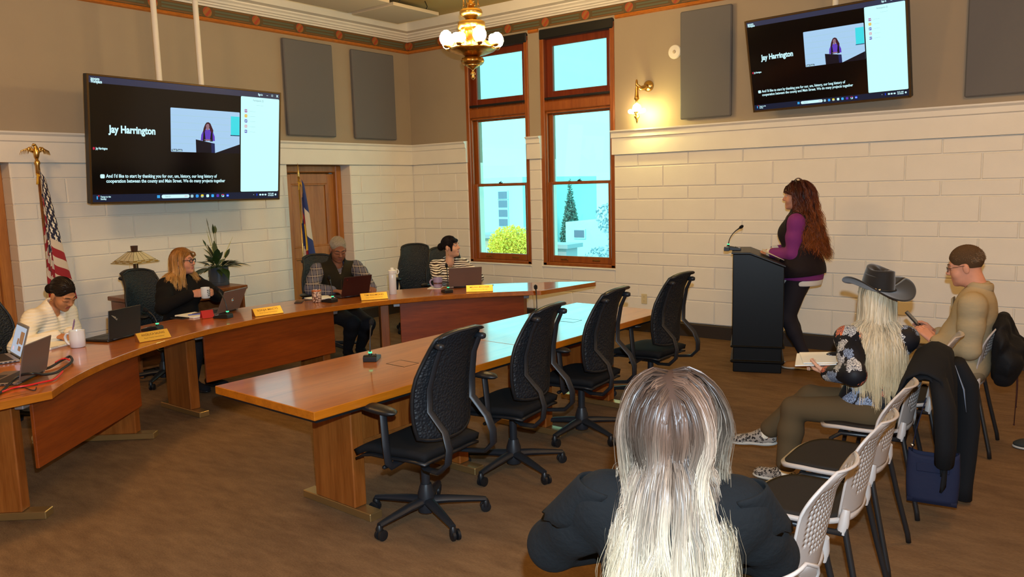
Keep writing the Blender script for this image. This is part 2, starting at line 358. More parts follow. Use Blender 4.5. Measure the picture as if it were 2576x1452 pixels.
# ---------------------------------------------------------------- windows
gm = bpy.data.materials.new('window_glass'); gm.use_nodes = True
def _glass(m, tint, refl=.035):
    N = m.node_tree.nodes; L = m.node_tree.links; N.clear()
    o = N.new('ShaderNodeOutputMaterial'); t = N.new('ShaderNodeBsdfTransparent'); t.inputs[0].default_value = tint
    g = N.new('ShaderNodeBsdfGlossy'); g.inputs['Roughness'].default_value = .02
    x = N.new('ShaderNodeMixShader'); x.inputs[0].default_value = refl; L.new(t.outputs[0], x.inputs[1]); L.new(g.outputs[0], x.inputs[2]); L.new(x.outputs[0], o.inputs[0])
_glass(gm, (.96, .98, .98, 1))
ww = M['window_wood']
for k, (x0, x1) in enumerate(WIN):
    w = struct(thing('window_%d' % (k+1), None, None), 'tall stained wood double-hung window with transom, %s of the two' % ('left' if k == 0 else 'right'))
    cx, wd = (x0+x1)/2, x1-x0
    mb = MB()
    for x in (x0+.03, x1-.03): mb.box((x, .10, (ZS+3.66)/2), (.06, .18, 3.66-ZS), b=.008)
    mb.box((cx, .10, ZS+.02), (wd, .18, .04), b=.008); mb.box((cx, .10, 2.765), (wd, .16, .12), b=.012); mb.box((cx, .10, 3.64), (wd, .18, .06), b=.008)
    for x in (x0+.068, x1-.068): mb.box((x, .055, 1.74), (.018, .03, 1.92), b=.004)
    mb.box((cx, .055, 2.69), (wd-.12, .03, .025), b=.004)
    mb.build('window_frame', ww, w)
    def sash(name, z0, z1, y, side, bot, top, dp=.04):
        a, b = x0+.06, x1-.06; m2 = MB()
        for x in (a+side/2, b-side/2): m2.box((x, y, (z0+z1)/2), (side, dp, z1-z0), b=.006)
        m2.box((cx, y, z0+bot/2), (b-a-2*side, dp, bot), b=.006); m2.box((cx, y, z1-top/2), (b-a-2*side, dp, top), b=.006)
        s = m2.build(name, ww, w)
        MB().box((cx, y+.005, (z0+z1)/2), (b-a-1.6*side, .006, z1-z0-.04)).build('pane', gm, s); return s
    sash('lower_sash', .785, 1.815, .085, .065, .085, .035); sash('upper_sash', 1.785, 2.705, .128, .065, .035, .05); sash('transom_sash', 2.825, 3.61, .11, .085, .13, .10)
    MB().box((cx, .07, 1.825), (.05, .03, .012), b=.003).tube([(cx-.01, .06, 1.83), (cx+.03, .045, 1.842)], .006, 6).build('sash_lock', M['black_metal'], w)
    for x in (x0+.3, x1-.3): MB().box((x, .058, .825), (.11, .014, .016), b=.004).build('sash_lift', M['antique_brass'], w)
    struct(MB().box((cx, .04, ZS-.012), (wd+.02, .11, .02), b=.005).build('trim_%d' % (20+k), M['white_paint']), 'white window stool')
sf = bpy.data.materials.new('solar_screen_fabric'); sf.use_nodes = True
def _shade(m):
    N = m.node_tree.nodes; L = m.node_tree.links; N.clear(); o = N.new('ShaderNodeOutputMaterial')
    t = N.new('ShaderNodeBsdfTransparent'); d = N.new('ShaderNodeBsdfDiffuse'); d.inputs[0].default_value = (.045, .036, .034, 1)
    x = N.new('ShaderNodeMixShader'); x.inputs[0].default_value = .15; t.inputs[0].default_value = (1, .86, .86, 1); L.new(t.outputs[0], x.inputs[1]); L.new(d.outputs[0], x.inputs[2]); L.new(x.outputs[0], o.inputs[0])
_shade(sf)
for k, (x0, x1) in enumerate(WIN):
    t = thing('roller_shade', 'dark sheer roller shade half way down the %s window' % ('left' if k == 0 else 'right'), 'roller shade', ((x0+x1)/2, .0, 2.87))
    wd = x1-x0
    MB().box((0, .045, .78), (wd-.01, .10, .12), b=.012).build('cassette', M['black_plastic'], t)
    MB().box((0, .028, .36), (wd-.04, .0015, .74)).build('shade_fabric', sf, t)
    MB().box((0, .028, -.01), (wd-.04, .012, .03), b=.004).build('hem_bar', M['black_plastic'], t)
# ---------------------------------------------------------------- doors
for k, (a, b) in enumerate(DOORS):
    d = struct(thing('door_%d' % (k+1), None, None), ('oak panel door behind the second flag' if k == 0 else 'oak door at the left edge'))
    cy, wd = (a+b)/2, b-a
    mb = MB(); x = -.25
    for y, s in ((b-.05, 1), (a+.05, -1)): mb.box((x+.02, y, ZD/2), (.09, .10, ZD), b=.012)
    mb.box((x+.02, cy, ZD-.045), (.09, wd-.2, .09), b=.012); mb.build('door_frame', M['door_wood'], d)
    w2 = wd-.2; mb = MB()
    for y in (cy-w2/2+.06, cy+w2/2-.06): mb.box((x-.01, y, 1.0), (.045, .12, 2.0), b=.004)
    for z, h in ((.13, .24), (.98, .14), (1.94, .13)): mb.box((x-.01, cy, z), (.045, w2-.24, h), b=.004)
    lf = mb.build('door_leaf', M['door_wood'], d)
    for z0, z1 in ((.25, .91), (1.05, 1.875)):
        MB().box((x-.02, cy, (z0+z1)/2), (.02, w2-.2, z1-z0+.04)).build('panel', M['door_wood'], lf)
        m2 = MB()
        for y in (cy-w2/2+.13, cy+w2/2-.13): m2.box((x+.002, y, (z0+z1)/2), (.02, .022, z1-z0), b=.006)
        for z in (z0+.01, z1-.01): m2.box((x+.002, cy, z), (.02, w2-.26, .022), b=.006)
        m2.build('panel_moulding', M['door_wood'], lf)
    MB().tube([(x+.01, b-.17, .98), (x+.06, b-.17, .98)], .011, 8).ball((x+.075, b-.17, .98), .027).build('door_knob', M['antique_brass'], d, True)
    MB().box((-.46, cy, ZD/2), (.02, wd, ZD)).build('backing', M['door_wood'], d)
# ---------------------------------------------------------------- outside
clay = pmat('pale_stucco', (.50, .74, .76), .9); gd = pmat('grey_glass', (.16, .17, .24), .3); roofm = pmat('grey_roof', (.35, .33, .36), .8)
tan = pmat('tan_stone', (.50, .36, .27), .9)
gnd = struct(MB().box((-5, 60, -7.1), (220, 118, .2)).build('ground', pmat('pale_street', (.5, .5, .48), .9)), 'pale street outside')
def leaves(name, blobs, n, size, mat, parent, seed):
    r = np.random.default_rng(seed); vs = []; fs = []
    wts = np.array([b[1][0]*b[1][1]*b[1][2] for b in blobs]); pk = r.choice(len(blobs), n, p=wts/wts.sum())
    for i in pk:
        c, s = blobs[i]; q = r.normal(size=3); q /= np.linalg.norm(q); q *= r.random()**.4; p = np.array(c)+q*np.array(s)
        u = r.normal(size=3); u /= np.linalg.norm(u); v = np.cross(u, r.normal(size=3)); v /= np.linalg.norm(v)
        a, b = u*size*r.uniform(.6, 1.2), v*size*.5; k = len(vs)
        vs += [p-a, p+b, p+a, p-b]; fs.append((k, k+1, k+2, k+3))
    return tag(mesh_obj(name, vs, fs, mat, parent), kind='stuff')
def tree(name, label, loc, h, blobs, n, size, mat, seed, trunk=.25):
    t = thing(name, label, 'tree', loc)
    MB().tube([(0, 0, -.1), (.1, 0, h*.4), (0, .1, h*.8)], [trunk, trunk*.7, trunk*.3], 8).build('trunk', pmat('bark', (.16, .10, .07), .9), t, True)
    leaves('foliage', blobs, n, size, mat, t, seed); return t
# outside: overexposed town below the windows
def building(name, label, c, d, wins, mat, roof=None):
    t = thing(name, label, 'building', (c[0], c[1], 0))
    MB().box((0, 0, c[2]), d).build('wall', mat, t)
    if roof: MB().box((0, 0, c[2]+d[2]/2+.12), (d[0]+.5, d[1]+.5, .24)).build('roof', roof, t)
    y = -d[1]/2-.03
    for x, z, w, h in wins:
        f = MB().box((x-c[0], y, z), (w+.16, .1, h+.16)).build('window', clay, t)
        MB().box((x-c[0], y-.06, z), (w, .02, h)).build('pane', gd, f)
    return t
building('apartment_building', 'pale apartment block with a column of windows, seen far outside the left window', (-38.3, 51, -2.2), (14, 12, 9.4),
         [(-33.4, z, .95, .62) for z in (1.0, .25, -.55, -1.35)]+[(-37.3, z, 1.0, .62) for z in (.9, .15)]+[(-31.2, 1.0, .0001, .0001)][:0], clay)
building('shop_building', 'small tan building with a dark doorway below the left window', (-23.2, 32, -4.2), (2.6, 3, 5.4), [(-23.0, -2.55, .9, .75)], tan, roofm)
building('flat_roofed_building', 'low white flat-roofed building seen through the right window', (-17.0, 41, -3.9), (9.5, 8, 6.2), [(-20.6, -1.6, .8, .5)], clay)
building('roof_hut', 'small dark roof housing in front of the white building outside', (-17.9, 30.5, -4.4), (1.7, 1.2, 4.9), [], roofm, roofm)
tree('yellow_tree', 'yellow autumn tree outside the left window', (-19.6, 28, -7), 6.2, [((0, 0, 5.5), (1.5, 1.2, 1.0)), ((-1.0, .2, 5.1), (.9, .8, .8)), ((1.2, 0, 5.2), (1.0, .9, .9)), ((.2, 0, 4.6), (1.6, 1.2, .7))], 9000, .085, pmat('yellow_leaves', (.95, .62, .06), .8), 3)
t = thing('spruce', 'blue green spruce outside the right window', 'tree', (-29.8, 50, -7))
MB().tube([(0, 0, 0), (0, 0, 8.5)], [.25, .05], 8).build('trunk', pmat('bark2', (.16, .11, .08), .9), t)
leaves('foliage', [((0, 0, 8.9-k*.45), (.10+k*.085, .10+k*.085, .42)) for k in range(13)], 5200, .15, pmat('spruce_needles', (.11, .20, .17), .9), t, 5)
bl = pmat('silver_leaves', (.30, .36, .42), .8)
tree('leafy_tree', 'pale leafy tree close to the right window', (-6.3, 18, -7), 8, [((-.9, 0, 7.55), (.5, .8, .45)), ((-.3, 0, 6.9), (.7, .8, .45)), ((-1.2, .3, 7.1), (.35, .5, .3)), ((.7, 0, 8.0), (.8, .8, .8)), ((-1.5, 0, 6.0), (.5, .6, .28)), ((-.7, 0, 6.15), (.8, .7, .35)), ((.6, 0, 6.3), (.8, .8, .9))], 1700, .085, bl, 8, .12)
# ---------------------------------------------------------------- wall and ceiling fittings
def acoustic(name, label, c, w, h, rz, d=.05):
    t = thing(name, label, 'acoustic panel', c, rz, 'grey fabric acoustic panels')
    MB().box((0, -d/2, 0), (w, d, h), b=.012).build('fabric_face', M['panel_grey'], t)
    MB().box((0, .004, 0), (w-.06, .012, h-.06)).build('backing_board', M['charcoal'], t)
acoustic('acoustic_panel', 'wide grey acoustic panel beside the hanging screen on the left wall', (-.015, -1.79, 3.055), .755, 1.165, PI/2)
acoustic('acoustic_panel', 'narrower grey acoustic panel nearest the corner on the left wall', (-.015, -.70, 3.05), .765, 1.165, PI/2)
acoustic('acoustic_panel', 'grey acoustic panel between the wall sconce and the tilted screen', (4.522, .017, 3.05), .59, 1.165, 0)
acoustic('acoustic_panel', 'grey acoustic panel at the right edge of the picture, right of the tilted screen', (7.31, .017, 3.05), .60, 1.165, 0)
def cloud(label, x0, x1, y0, y1):
    t = thing('ceiling_panel', label, 'ceiling panel', ((x0+x1)/2, (y0+y1)/2, 3.92), 0, 'hanging acoustic ceiling panels')
    w, h = x1-x0, y1-y0
    MB().box((0, 0, .02), (w, h, .04), b=.004).build('panel_face', M['panel_white'], t)
    for x in (-w*.38, w*.38):
        for y in (-h*.3, h*.3): MB().tube([(x, y, .03), (x+.04, y, .09), (x, y, .17)], .006, 6).build('hanger', M['black_metal'], t)
cloud('flat suspended ceiling panel nearest the room corner', .57, 1.30, -1.53, -.745)
cloud('flat suspended ceiling panel cut by the top edge, farther from the corner', .62, 1.345, -2.62, -1.635)
t = thing('smoke_detector', 'small round white wall fitting between window and acoustic panel', 'wall fitting', (4.14, .03, 3.222))
MB().lathe([(.075, 0), (.078, .012), (.07, .022), (.03, .026)], 24, r=rotm(PI/2)).build('cover', M['white_paint'], t, True, ang=40)
MB().lathe([(.02, .026), (.016, .032), (.005, .034)], 12, r=rotm(PI/2)).build('sensor', M['panel_white'], t, True)
def outlet(label, x, z):
    t = thing('wall_outlet', label, 'outlet', (x, 0, z))
    MB().box((0, -.004, 0), (.075, .008, .12), b=.003).build('cover_plate', M['plate'], t)
    for s in (-1, 1):
        f = MB().lathe([(.018, .008), (.018, .011), (.001, .011)], 14, c=(0, 0, s*.026), r=rotm(PI/2), cap=False).build('socket', M['plate'], t)
        m = MB()
        for q in (-.006, .006): m.box((q, -.0115, s*.026+.004), (.002, .001, .008))
        m.box((0, -.0115, s*.026-.008), (.004, .001, .004)); tag(m.build('slots', M['black_plastic'], f), kind='stuff')
outlet('ivory wall outlet behind the black office chairs', 3.758, .398); outlet('ivory wall outlet behind the man in the tan shirt', 7.40, .404)
# sconce
t = thing('wall_sconce', 'brass swan-neck wall sconce glowing beside the right window', 'wall lamp', (3.74, 0, 2.75))
MB().lathe([(.062, 0), (.064, .01), (.05, .026), (.03, .034), (.01, .05)], 20, c=(.07, .03, .13), r=rotm(PI/2)).build('wall_plate', M['brass'], t, True)
MB().tube([(.07, 0, .13), (.06, -.05, .11), (.03, -.10, .10), (0, -.13, .14), (0, -.13, .18)], [.022, .028, .026, .018, .012], 10).build('arm', M['brass'], t, True)
MB().lathe([(.002, .20), (.012, .185), (.01, .16), (.016, .14), (.009, .12), (.02, .085), (.017, .07), (.024, .0), (.03, -.02), (.012, -.04), (.012, -.075)], 14, c=(0, -.13, 0)).build('stem', M['antique_brass'], t, True)
gl = pmat('glowing_glass', (1, .9, .6), .4, emit=(1.0, .72, .30), es=40)
gc = pmat('glowing_globe', (1, .9, .6), .4, emit=(1.0, .69, .31), es=120)
MB().lathe([(.012, -.07), (.04, -.09), (.052, -.125), (.05, -.155), (.03, -.18), (.012, -.185)], 16, c=(0, -.13, 0)).build('lamp_shade', gl, t, True)
for s in (-1, 1): MB().ball((s*.085, -.13, -.155), .026).tube([(0, -.13, -.175), (s*.06, -.13, -.18), (s*.085, -.13, -.16)], .006, 6).build('bulb', gl, t, True)
MB().lathe([(.045, -.165), (.02, -.195), (.028, -.21), (.034, -.22), (.012, -.25), (.014, -.265), (.003, -.295)], 14, c=(0, -.13, 0)).build('finial', M['brass'], t, True)
point('sconce_lamp', (3.82, -.16, 2.55), 15, (1.0, .84, .27), .03)
# chandelier
CH = (3.13, -2.31, 3.08)
t = thing('chandelier', 'ornate brass chandelier with glowing globes hanging before the windows', 'chandelier', CH)
fl8 = lambda a, k: 1+.05*math.cos(8*a)
MB().lathe([(.004, -.27), (.018, -.255), (.022, -.245), (.012, -.23), (.026, -.215), (.024, -.205), (.008, -.185), (.02, -.165), (.05, -.15), (.085, -.125)], 20).build('finial', M['brass'], t, True)
MB().lathe([(.085, -.13), (.105, -.11), (.112, -.09), (.10, -.065), (.07, -.055)], 40, wob=lambda a, k: 1+.04*abs(math.cos(7*a))).build('lower_bowl', M['antique_brass'], t, True)
MB().lathe([(.06, -.06), (.08, -.045), (.15, -.025), (.215, .0), (.235, .018), (.225, .028), (.10, .01), (.05, .02)], 40, wob=lambda a, k: 1+.012*math.cos(16*a)).build('dish', M['antique_brass'], t, True)
MB().lathe([(.09, .0), (.10, .06), (.09, .10), (.075, .13), (.07, .18), (.08, .20)], 24).build('column', M['antique_brass'], t, True)
MB().lathe([(.10, .19), (.115, .205), (.13, .215), (.13, .265), (.12, .275), (.06, .285), (.05, .31)], 48, wob=lambda a, k: 1+.018*math.cos(24*a)).build('gallery_ring', M['brass'], t, True)
for k in range(6):
    a = k*PI/3+.4; MB().lathe([(.002, .12), (.008, .135), (.005, .15), (.014, .165), (.028, .19), (.02, .205)], 8, c=(.112*math.cos(a), .112*math.sin(a), 0)).build('drop', M['brass'], t, True)
MB().lathe([(.05, .30), (.07, .32), (.10, .335), (.108, .36), (.098, .385), (.06, .395), (.03, .40)], 32, wob=lambda a, k: 1+.04*abs(math.cos(8*a))).build('upper_crown', M['brass'], t, True)
MB().lathe([(.02, .395), (.045, .42), (.05, .435), (.02, .455), (.018, .50), (.03, .515), (.018, .53), (.015, .80), (.012, 1.0)], 14).build('stem', M['antique_brass'], t, True)
for k in range(4):
    a = k*PI/2+.3; m = MB()
    for i in range(11):
        c = Vector((.075*math.cos(a), .075*math.sin(a), .405+i*.052)); r = rotm(0, 0, a+(PI/2 if i % 2 else 0))
        m.tube([c+r @ Vector((.011*math.cos(q), 0, .031*math.sin(q))) for q in [j*PI/4 for j in range(8)]], .0035, 5, True)
    tag(m.build('chain', M['antique_brass'], t, True), kind='stuff')
for k in range(8):
    a = k*PI/4+.2; d = Vector((math.cos(a), math.sin(a), 0))
    m = MB().tube([d*.06+Vector((0, 0, .08)), d*.13+Vector((0, 0, .10)), d*.20+Vector((0, 0, .045)), d*.255+Vector((0, 0, .03))], [.012, .011, .010, .014], 8)
    m.lathe([(.018, 0), (.03, .015), (.03, .03)], 12, c=d*.255+Vector((0, 0, .022))); arm = m.build('arm', M['antique_brass'], t, True)
    MB().lathe([(.028, .045), (.05, .065), (.064, .10), (.062, .13), (.045, .165), (.02, .185)] if k % 2 else [(.028, .045), (.055, .06), (.066, .085), (.062, .115), (.05, .13)], 16, c=d*.255).build('globe', gc, arm, True)
MB().lathe([(.07, .97), (.09, .985), (.09, 1.0)], 20).build('ceiling_rose', M['brass'], t, True)
# ---------------------------------------------------------------- the two screens
_dg = None
def text_mesh(txt, size, bold=0.0, align='LEFT'):
    c = bpy.data.curves.new('text', 'FONT'); c.body = txt; c.size = size; c.align_x = align; c.align_y = 'CENTER'; c.offset = bold*size; c.resolution_u = 3
    o = bpy.data.objects.new('text_tmp', c); COL.objects.link(o); bpy.context.view_layer.update()
    me = bpy.data.meshes.new_from_object(o.evaluated_get(bpy.context.evaluated_depsgraph_get()))
    bpy.data.objects.remove(o); bpy.data.curves.remove(c); return me
def put_text(txt, size, mat, parent, loc, rot=(PI/2, 0, 0), align='LEFT', bold=.02, name='lettering', width=None):
    me = text_mesh(txt, size, bold, align)
    if width:
        xs = [v.co.x for v in me.vertices]; k = width/(max(xs)-min(xs)); me.transform(Matrix.Diagonal((k, 1, 1, 1)))
    o = link(name, me, mat, parent); o.location = loc; o.rotation_euler = rot; return o
def emat(name, c, s=1.0): return pmat(name, (0, 0, 0), .3, emit=c, es=s, spec=.3)
E_W = emat('screen_white', (.57, 1, 1), 1.05); E_T = emat('screen_text', (.62, .95, 1), 1.0); E_BAR = emat('screen_bar', (.030, .035, .075)); E_TASK = emat('screen_taskbar', (.010, .014, .035))
E_VID = emat('screen_video', (.42, .66, .92), .95); E_PUR = emat('screen_purple', (.12, .05, .50)); E_DK = emat('screen_dark', (.008, .006, .012)); E_DKB = emat('screen_dark_blue', (.015, .02, .09))
E_HAIR = emat('screen_hair', (.05, .012, .02)); E_SKIN = emat('screen_skin', (.28, .15, .20)); E_CY = emat('screen_cyan', (.05, .72, .80)); E_GRY = emat('screen_grey', (.38, .62, .66)); E_BL = emat('screen_blue', (.01, .06, .9)); E_CB = emat('screen_sky', (.05, .45, .95))
E_RED = emat('screen_red', (.55, .02, .06)); E_ORG = emat('screen_orange', (.85, .50, .05)); E_PINK = emat('screen_pink', (.70, .45, .50)); E_VIO = emat('screen_violet', (.10, .04, .45)); E_MAG = emat('screen_magenta', (.40, .03, .28)); E_GRN = emat('screen_green', (.05, .55, .12)); E_YEL = emat('screen_yellow', (.95, .75, .05))
def make_tv(label, c, rz, tilt, roll, w, h, poles=()):
    t = thing('television', label, 'television', c, rz, 'wall screens showing the video call')
    bz = .018
    hs = MB().box((0, .035, 0), (w, .07, h), b=.006).build('housing', M['charcoal'], t); hs.rotation_euler = (tilt, -roll, 0)
    fr = MB()
    for s in (-1, 1): fr.box((s*(w-bz)/2, -.003, 0), (bz, .014, h), b=.003); fr.box((0, -.003, s*(h-bz)/2), (w-2*bz, .014, bz), b=.003)
    fr.build('bezel', pmat('bronze_bezel', (.09, .055, .022), .35, .6), t).rotation_euler = (tilt, -roll, 0)
    sc = MB().box((0, -.0015, 0), (w-2*bz, .003, h-2*bz)).build('screen', M['screen_black'], t); sc.rotation_euler = (tilt, -roll, 0)
    sw, sh = w-2*bz, h-2*bz; lay = [.0035]
    def P(u, v, d=0): return ((u-.5)*sw, -lay[0]-d, (.5-v)*sh)
    def poly(uv, mat, name, d=0):
        return mesh_obj(name, [P(u, v, d) for u, v in uv], [tuple(range(len(uv)))], mat, sc)
    def rect(u0, v0, u1, v1, mat, name, d=0, r=0):
        if not r: return poly([(u0, v1), (u1, v1), (u1, v0), (u0, v0)], mat, name, d)
        pts = []; ru, rv = r, r*sw/sh
        for cu, cv, a0 in ((u1-ru, v0+rv, 0), (u0+ru, v0+rv, 1), (u0+ru, v1-rv, 2), (u1-ru, v1-rv, 3)):
            pts += [(cu+ru*math.cos(a0*PI/2+i*PI/8), cv-rv*math.sin(a0*PI/2+i*PI/8)) for i in range(5)]
        return poly(pts, mat, name, d)
    def txt(s, u, v, size, mat=E_T, width=None, align='LEFT', bold=.02, d=.002, name='lettering'):
        return put_text(s, size*sh, mat, sc, P(u, v, d), align=align, bold=bold+.014, width=width*sw if width else None, name=name)
    rect(0, 0, 1, .052, E_BAR, 'title_bar'); rect(0, .938, 1, 1, E_TASK, 'taskbar')
    txt('zoom', .008, .021, .030, bold=.03); txt('Workplace', .008, .042, .034, width=.05, bold=.03)
    txt('Sign in', .865, .022, .026, width=.028); txt('_', .918, .012, .03); txt('x', .979, .018, .04)
    m = MB()
    for a, b, c2, d2 in ((.948, .013, .958, .0155), (.948, .0265, .958, .029), (.948, .013, .9495, .029), (.9565, .013, .958, .029)): m.add([P(a, d2, .002), P(c2, d2, .002), P(c2, b, .002), P(a, b, .002)], [(0, 1, 2, 3)])
    m.build('window_button', E_T, sc)
    txt('Jay Harrington', .083, .410, .082, width=.222, bold=.025)
    txt('Jay Harrington', .021, .566, .026, width=.053); rect(.008, .556, .017, .577, E_RED, 'muted_icon', .001, .003)
    # the small video picture
    rect(.378, .20, .756, .576, E_VID, 'video_picture', .001, .004)
    for v in (.26, .32, .38, .44, .50): rect(.38, v, .70, v+.0025, E_GRY, 'video_block_joint', .0015)
    rect(.704, .24, .755, .412, E_CY, 'video_window', .002); rect(.702, .408, .755, .417, E_DKB, 'video_sill', .002)
    poly([(.616, .576), (.756, .576), (.756, .549), (.756, .492)], E_DK, 'video_floor', .002)
    poly([(.535, .47), (.538, .42), (.548, .385), (.566, .37), (.585, .37), (.602, .388), (.612, .43), (.613, .47)], E_PUR, 'video_sweater', .0025)
    poly([(.546, .475), (.55, .40), (.557, .385), (.562, .475)], E_DK, 'video_vest', .003); poly([(.585, .475), (.592, .385), (.60, .40), (.601, .475)], E_DK, 'video_vest', .003)
    poly([(.546, .40), (.551, .36), (.558, .33), (.566, .31), (.577, .305), (.588, .315), (.596, .345), (.604, .375), (.603, .40), (.59, .39), (.582, .36), (.565, .36), (.558, .39)], E_HAIR, 'video_hair', .0035)
    poly([(.565, .365), (.563, .335), (.57, .32), (.58, .322), (.583, .345), (.579, .37), (.571, .378)], E_SKIN, 'video_face', .004)
    poly([(.55, .462), (.57, .456), (.585, .458), (.595, .465), (.57, .472)], E_SKIN, 'video_hands', .004)
    poly([(.510, .576), (.508, .462), (.592, .487), (.594, .576)], E_DK, 'video_lectern', .003); poly([(.594, .576), (.592, .487), (.612, .492), (.614, .576)], E_DKB, 'video_lectern', .003)
    rect(.381, .552, .436, .572, E_DKB, 'video_caption_box', .004, .003); txt('Routt County', .384, .562, .024, width=.049, d=.006)
    rect(.763, .05, .998, .932, E_W, 'participant_panel', .001, .006)
    txt('Participants (5)', .835, .080, .024, E_GRY, width=.065); rect(.855, .122, .90, .124, E_GRY, 'panel_rule', .0015)
    for v, mt, s in ((.18, E_MAG, 'CV'), (.226, E_ORG, 'I'), (.273, E_VIO, 'JH'), (.321, E_PINK, 'L'), (.368, E_VIO, 'RC')):
        rect(.785, v-.014, .801, v+.014, mt, 'participant_icon', .0015, .003); txt(s, .793, v, .020, E_W, align='CENTER', d=.003); rect(.815, v+.002, .85, v+.004, E_GRY, 'participant_name', .0015)
    rect(.037, .773, .057, .806, E_T, 'caption_icon', .001, .005)
    txt("And I'd like to start by thanking you for our, um, history, our long history of", .063, .788, .040, width=.562, bold=.012)
    txt('cooperation between the county and Main Street. We do many projects together', .063, .829, .040, width=.608, bold=.012)
    rect(.018, .950, .023, .978, E_CB, 'weather_icon', .001, .002); rect(.024, .943, .031, .955, E_RED, 'weather_badge', .0015, .003)
    txt('Temps to rise', .035, .957, .020, width=.047); txt('Sunday', .035, .975, .020, width=.027)
    for a in (0, 1):
        for b in (0, 1): rect(.304+a*.0075, .952+b*.0125, .3107+a*.0075, .9635+b*.0125, E_CB, 'start_icon', .001)
    rect(.327, .948, .472, .980, E_T, 'search_pill', .001, .008); txt('Search', .345, .964, .018, E_GRY)
    rect(.445, .960, .462, .967, E_PINK, 'search_doodle', .0015, .002)
    for u, mt in zip((.486, .514, .542, .572, .600, .629, .658, .686), (E_GRY, E_CB, E_YEL, E_W, E_CB, E_VIO, E_W, E_BL)): rect(u-.0075, .952, u+.0075, .978, mt, 'app_icon', .001, .004)
    rect(.508, .962, .517, .970, E_BL, 'app_icon_mark', .0015, .003); rect(.536, .967, .549, .974, E_CB, 'app_icon_mark', .0015)
    rect(.651, .952, .665, .962, E_RED, 'app_icon_mark', .0015, .003); rect(.651, .964, .658, .976, E_GRN, 'app_icon_mark', .0015, .002); rect(.6545, .961, .6615, .971, E_BL, 'app_icon_mark', .002, .002)
    txt('zm', .686, .965, .016, E_T, align='CENTER', d=.003)
    poly([(.839, .968), (.843, .960), (.847, .968), (.843, .964)], E_T, 'tray_icon', .001); rect(.861, .952, .865, .974, E_BL, 'tray_icon', .001, .002)
    for u in (.884, .900, .917): rect(u-.006, .956, u+.006, .972, E_T, 'tray_icon', .001, .003)
    txt('9:33 AM', .951, .955, .018, align='CENTER'); txt('10/14/2025', .951, .973, .018, align='CENTER', width=.036); rect(.977, .956, .987, .974, E_T, 'tray_icon', .001, .003)
    for x in poles:
        MB().lathe([(.028, h*.35), (.028, ZC-c[2]+.02)], 16, c=(x, .13, 0)).lathe([(.07, ZC-c[2]-.02), (.07, ZC-c[2]+.01)], 16, c=(x, .13, 0)).build('ceiling_pole', M['white_paint'], t, True, ang=40)
        MB().box((x, .10, .12), (.08, .06, .5), b=.01).build('mount_bracket', M['black_metal'], t)
    if not poles: MB().box((0, .17, .05), (.5, .22, .42), b=.02).build('mount_bracket', M['black_metal'], t)
    return t
make_tv('large screen hanging from two white poles by the left wall', (.65, -3.811, 2.292), PI/2-.0111, .1177, -.008, 2.072, 1.184, (-.24, .21))
make_tv('screen tilted forward high on the wall above the lectern', (5.865, -.35, 2.918), -.0605, .2479, .0114, 1.498, .908, (.05, .36))
# ================================================================ desks and tables
TZ = .735; CC = Vector((5.36, -4.28)); RF, RB = 2.86, 3.54
def pedestal(parent, c, ang, zt=.69, w=.35, d=.085, fl=.60):
    """upright oak column on a brass foot; ang = direction of the foot"""
    r = rotm(0, 0, ang)
    p = MB().box((0, 0, (zt+.045)/2), (w, d, zt-.045), b=.006).build('pedestal', M['oak_z'], parent); p.location = c; p.rotation_euler = (0, 0, ang)
    MB().box((0, 0, .0225), (fl, d, .045), b=.004).build('foot', M['brushed_brass'], p)
    return p
def curved_desk(label, a0, a1, endpoly, ped, panel, grain):
    t = thing('curved_desk', label, 'desk', (0, 0, 0), 0, 'curved council desks')
    n = 14
    arc = lambda R, a, b: [(CC.x+R*math.cos(a+(b-a)*i/n), CC.y+R*math.sin(a+(b-a)*i/n)) for i in range(n+1)]
    if endpoly is None: poly = arc(RF, a0, a1)+arc(RB, a1, a0)
    else: poly = arc(RF, a0, a1)+[endpoly[0]]+[endpoly[1]]+arc(RB, endpoly[2], a0)
    if a1 < a0: poly = poly[::-1]
    MB().prism(poly[::-1], TZ-.045, TZ).build('tabletop', M[grain], t, bevel=.004)
    for (x, y, a) in ped: pedestal(t, (x, y, 0), a)
    (p0, p1) = panel; v = Vector(p1)-Vector(p0); m = (Vector(p0)+Vector(p1))/2
    o = MB().box((0, 0, (.28+.685)/2), (v.length, .02, .405), b=.003).build('modesty_panel', M['oak_panel'], t); o.location = (m.x, m.y, 0); o.rotation_euler = (0, 0, math.atan2(v.y, v.x))
    for s in (-1, 1): MB().box((s*(v.length/2+.02), .03, .655), (.08, .05, .035), b=.004).box((s*(v.length/2+.045), .03, .675), (.03, .06, .03)).build('bracket', M['silver'], o)
    return t
D = math.radians
def pol(R, a): return (CC.x+R*math.cos(D(a)), CC.y+R*math.sin(D(a)))
ang1 = D(40)
curved_desk('left curved oak desk piece where the woman in white writes', D(-157), D(-128.6), ((3.575, -7.38), (3.575, -7.40), D(-120)),
            [(3.23, -6.74, ang1), (2.36, -5.65, ang1)], (pol(3.0, -130.2), pol(3.0, -154.2)), 'oak_y')
curved_desk('middle curved oak desk piece facing the open floor', D(157), D(203), None,
            [(2.12, -4.96, 0.0), (2.12, -3.60, 0.0)], (pol(2.99, -167.3), pol(2.99, 167.3)), 'oak_y')
curved_desk('right curved oak desk piece nearest the windows', D(157), D(126.6), ((3.785, -1.17), (3.785, -1.15), D(117)),
            [(2.36, -2.91, -ang1), (3.28, -1.86, -ang1)], (pol(3.0, 154.2), pol(3.0, 130.0)), 'oak_y')
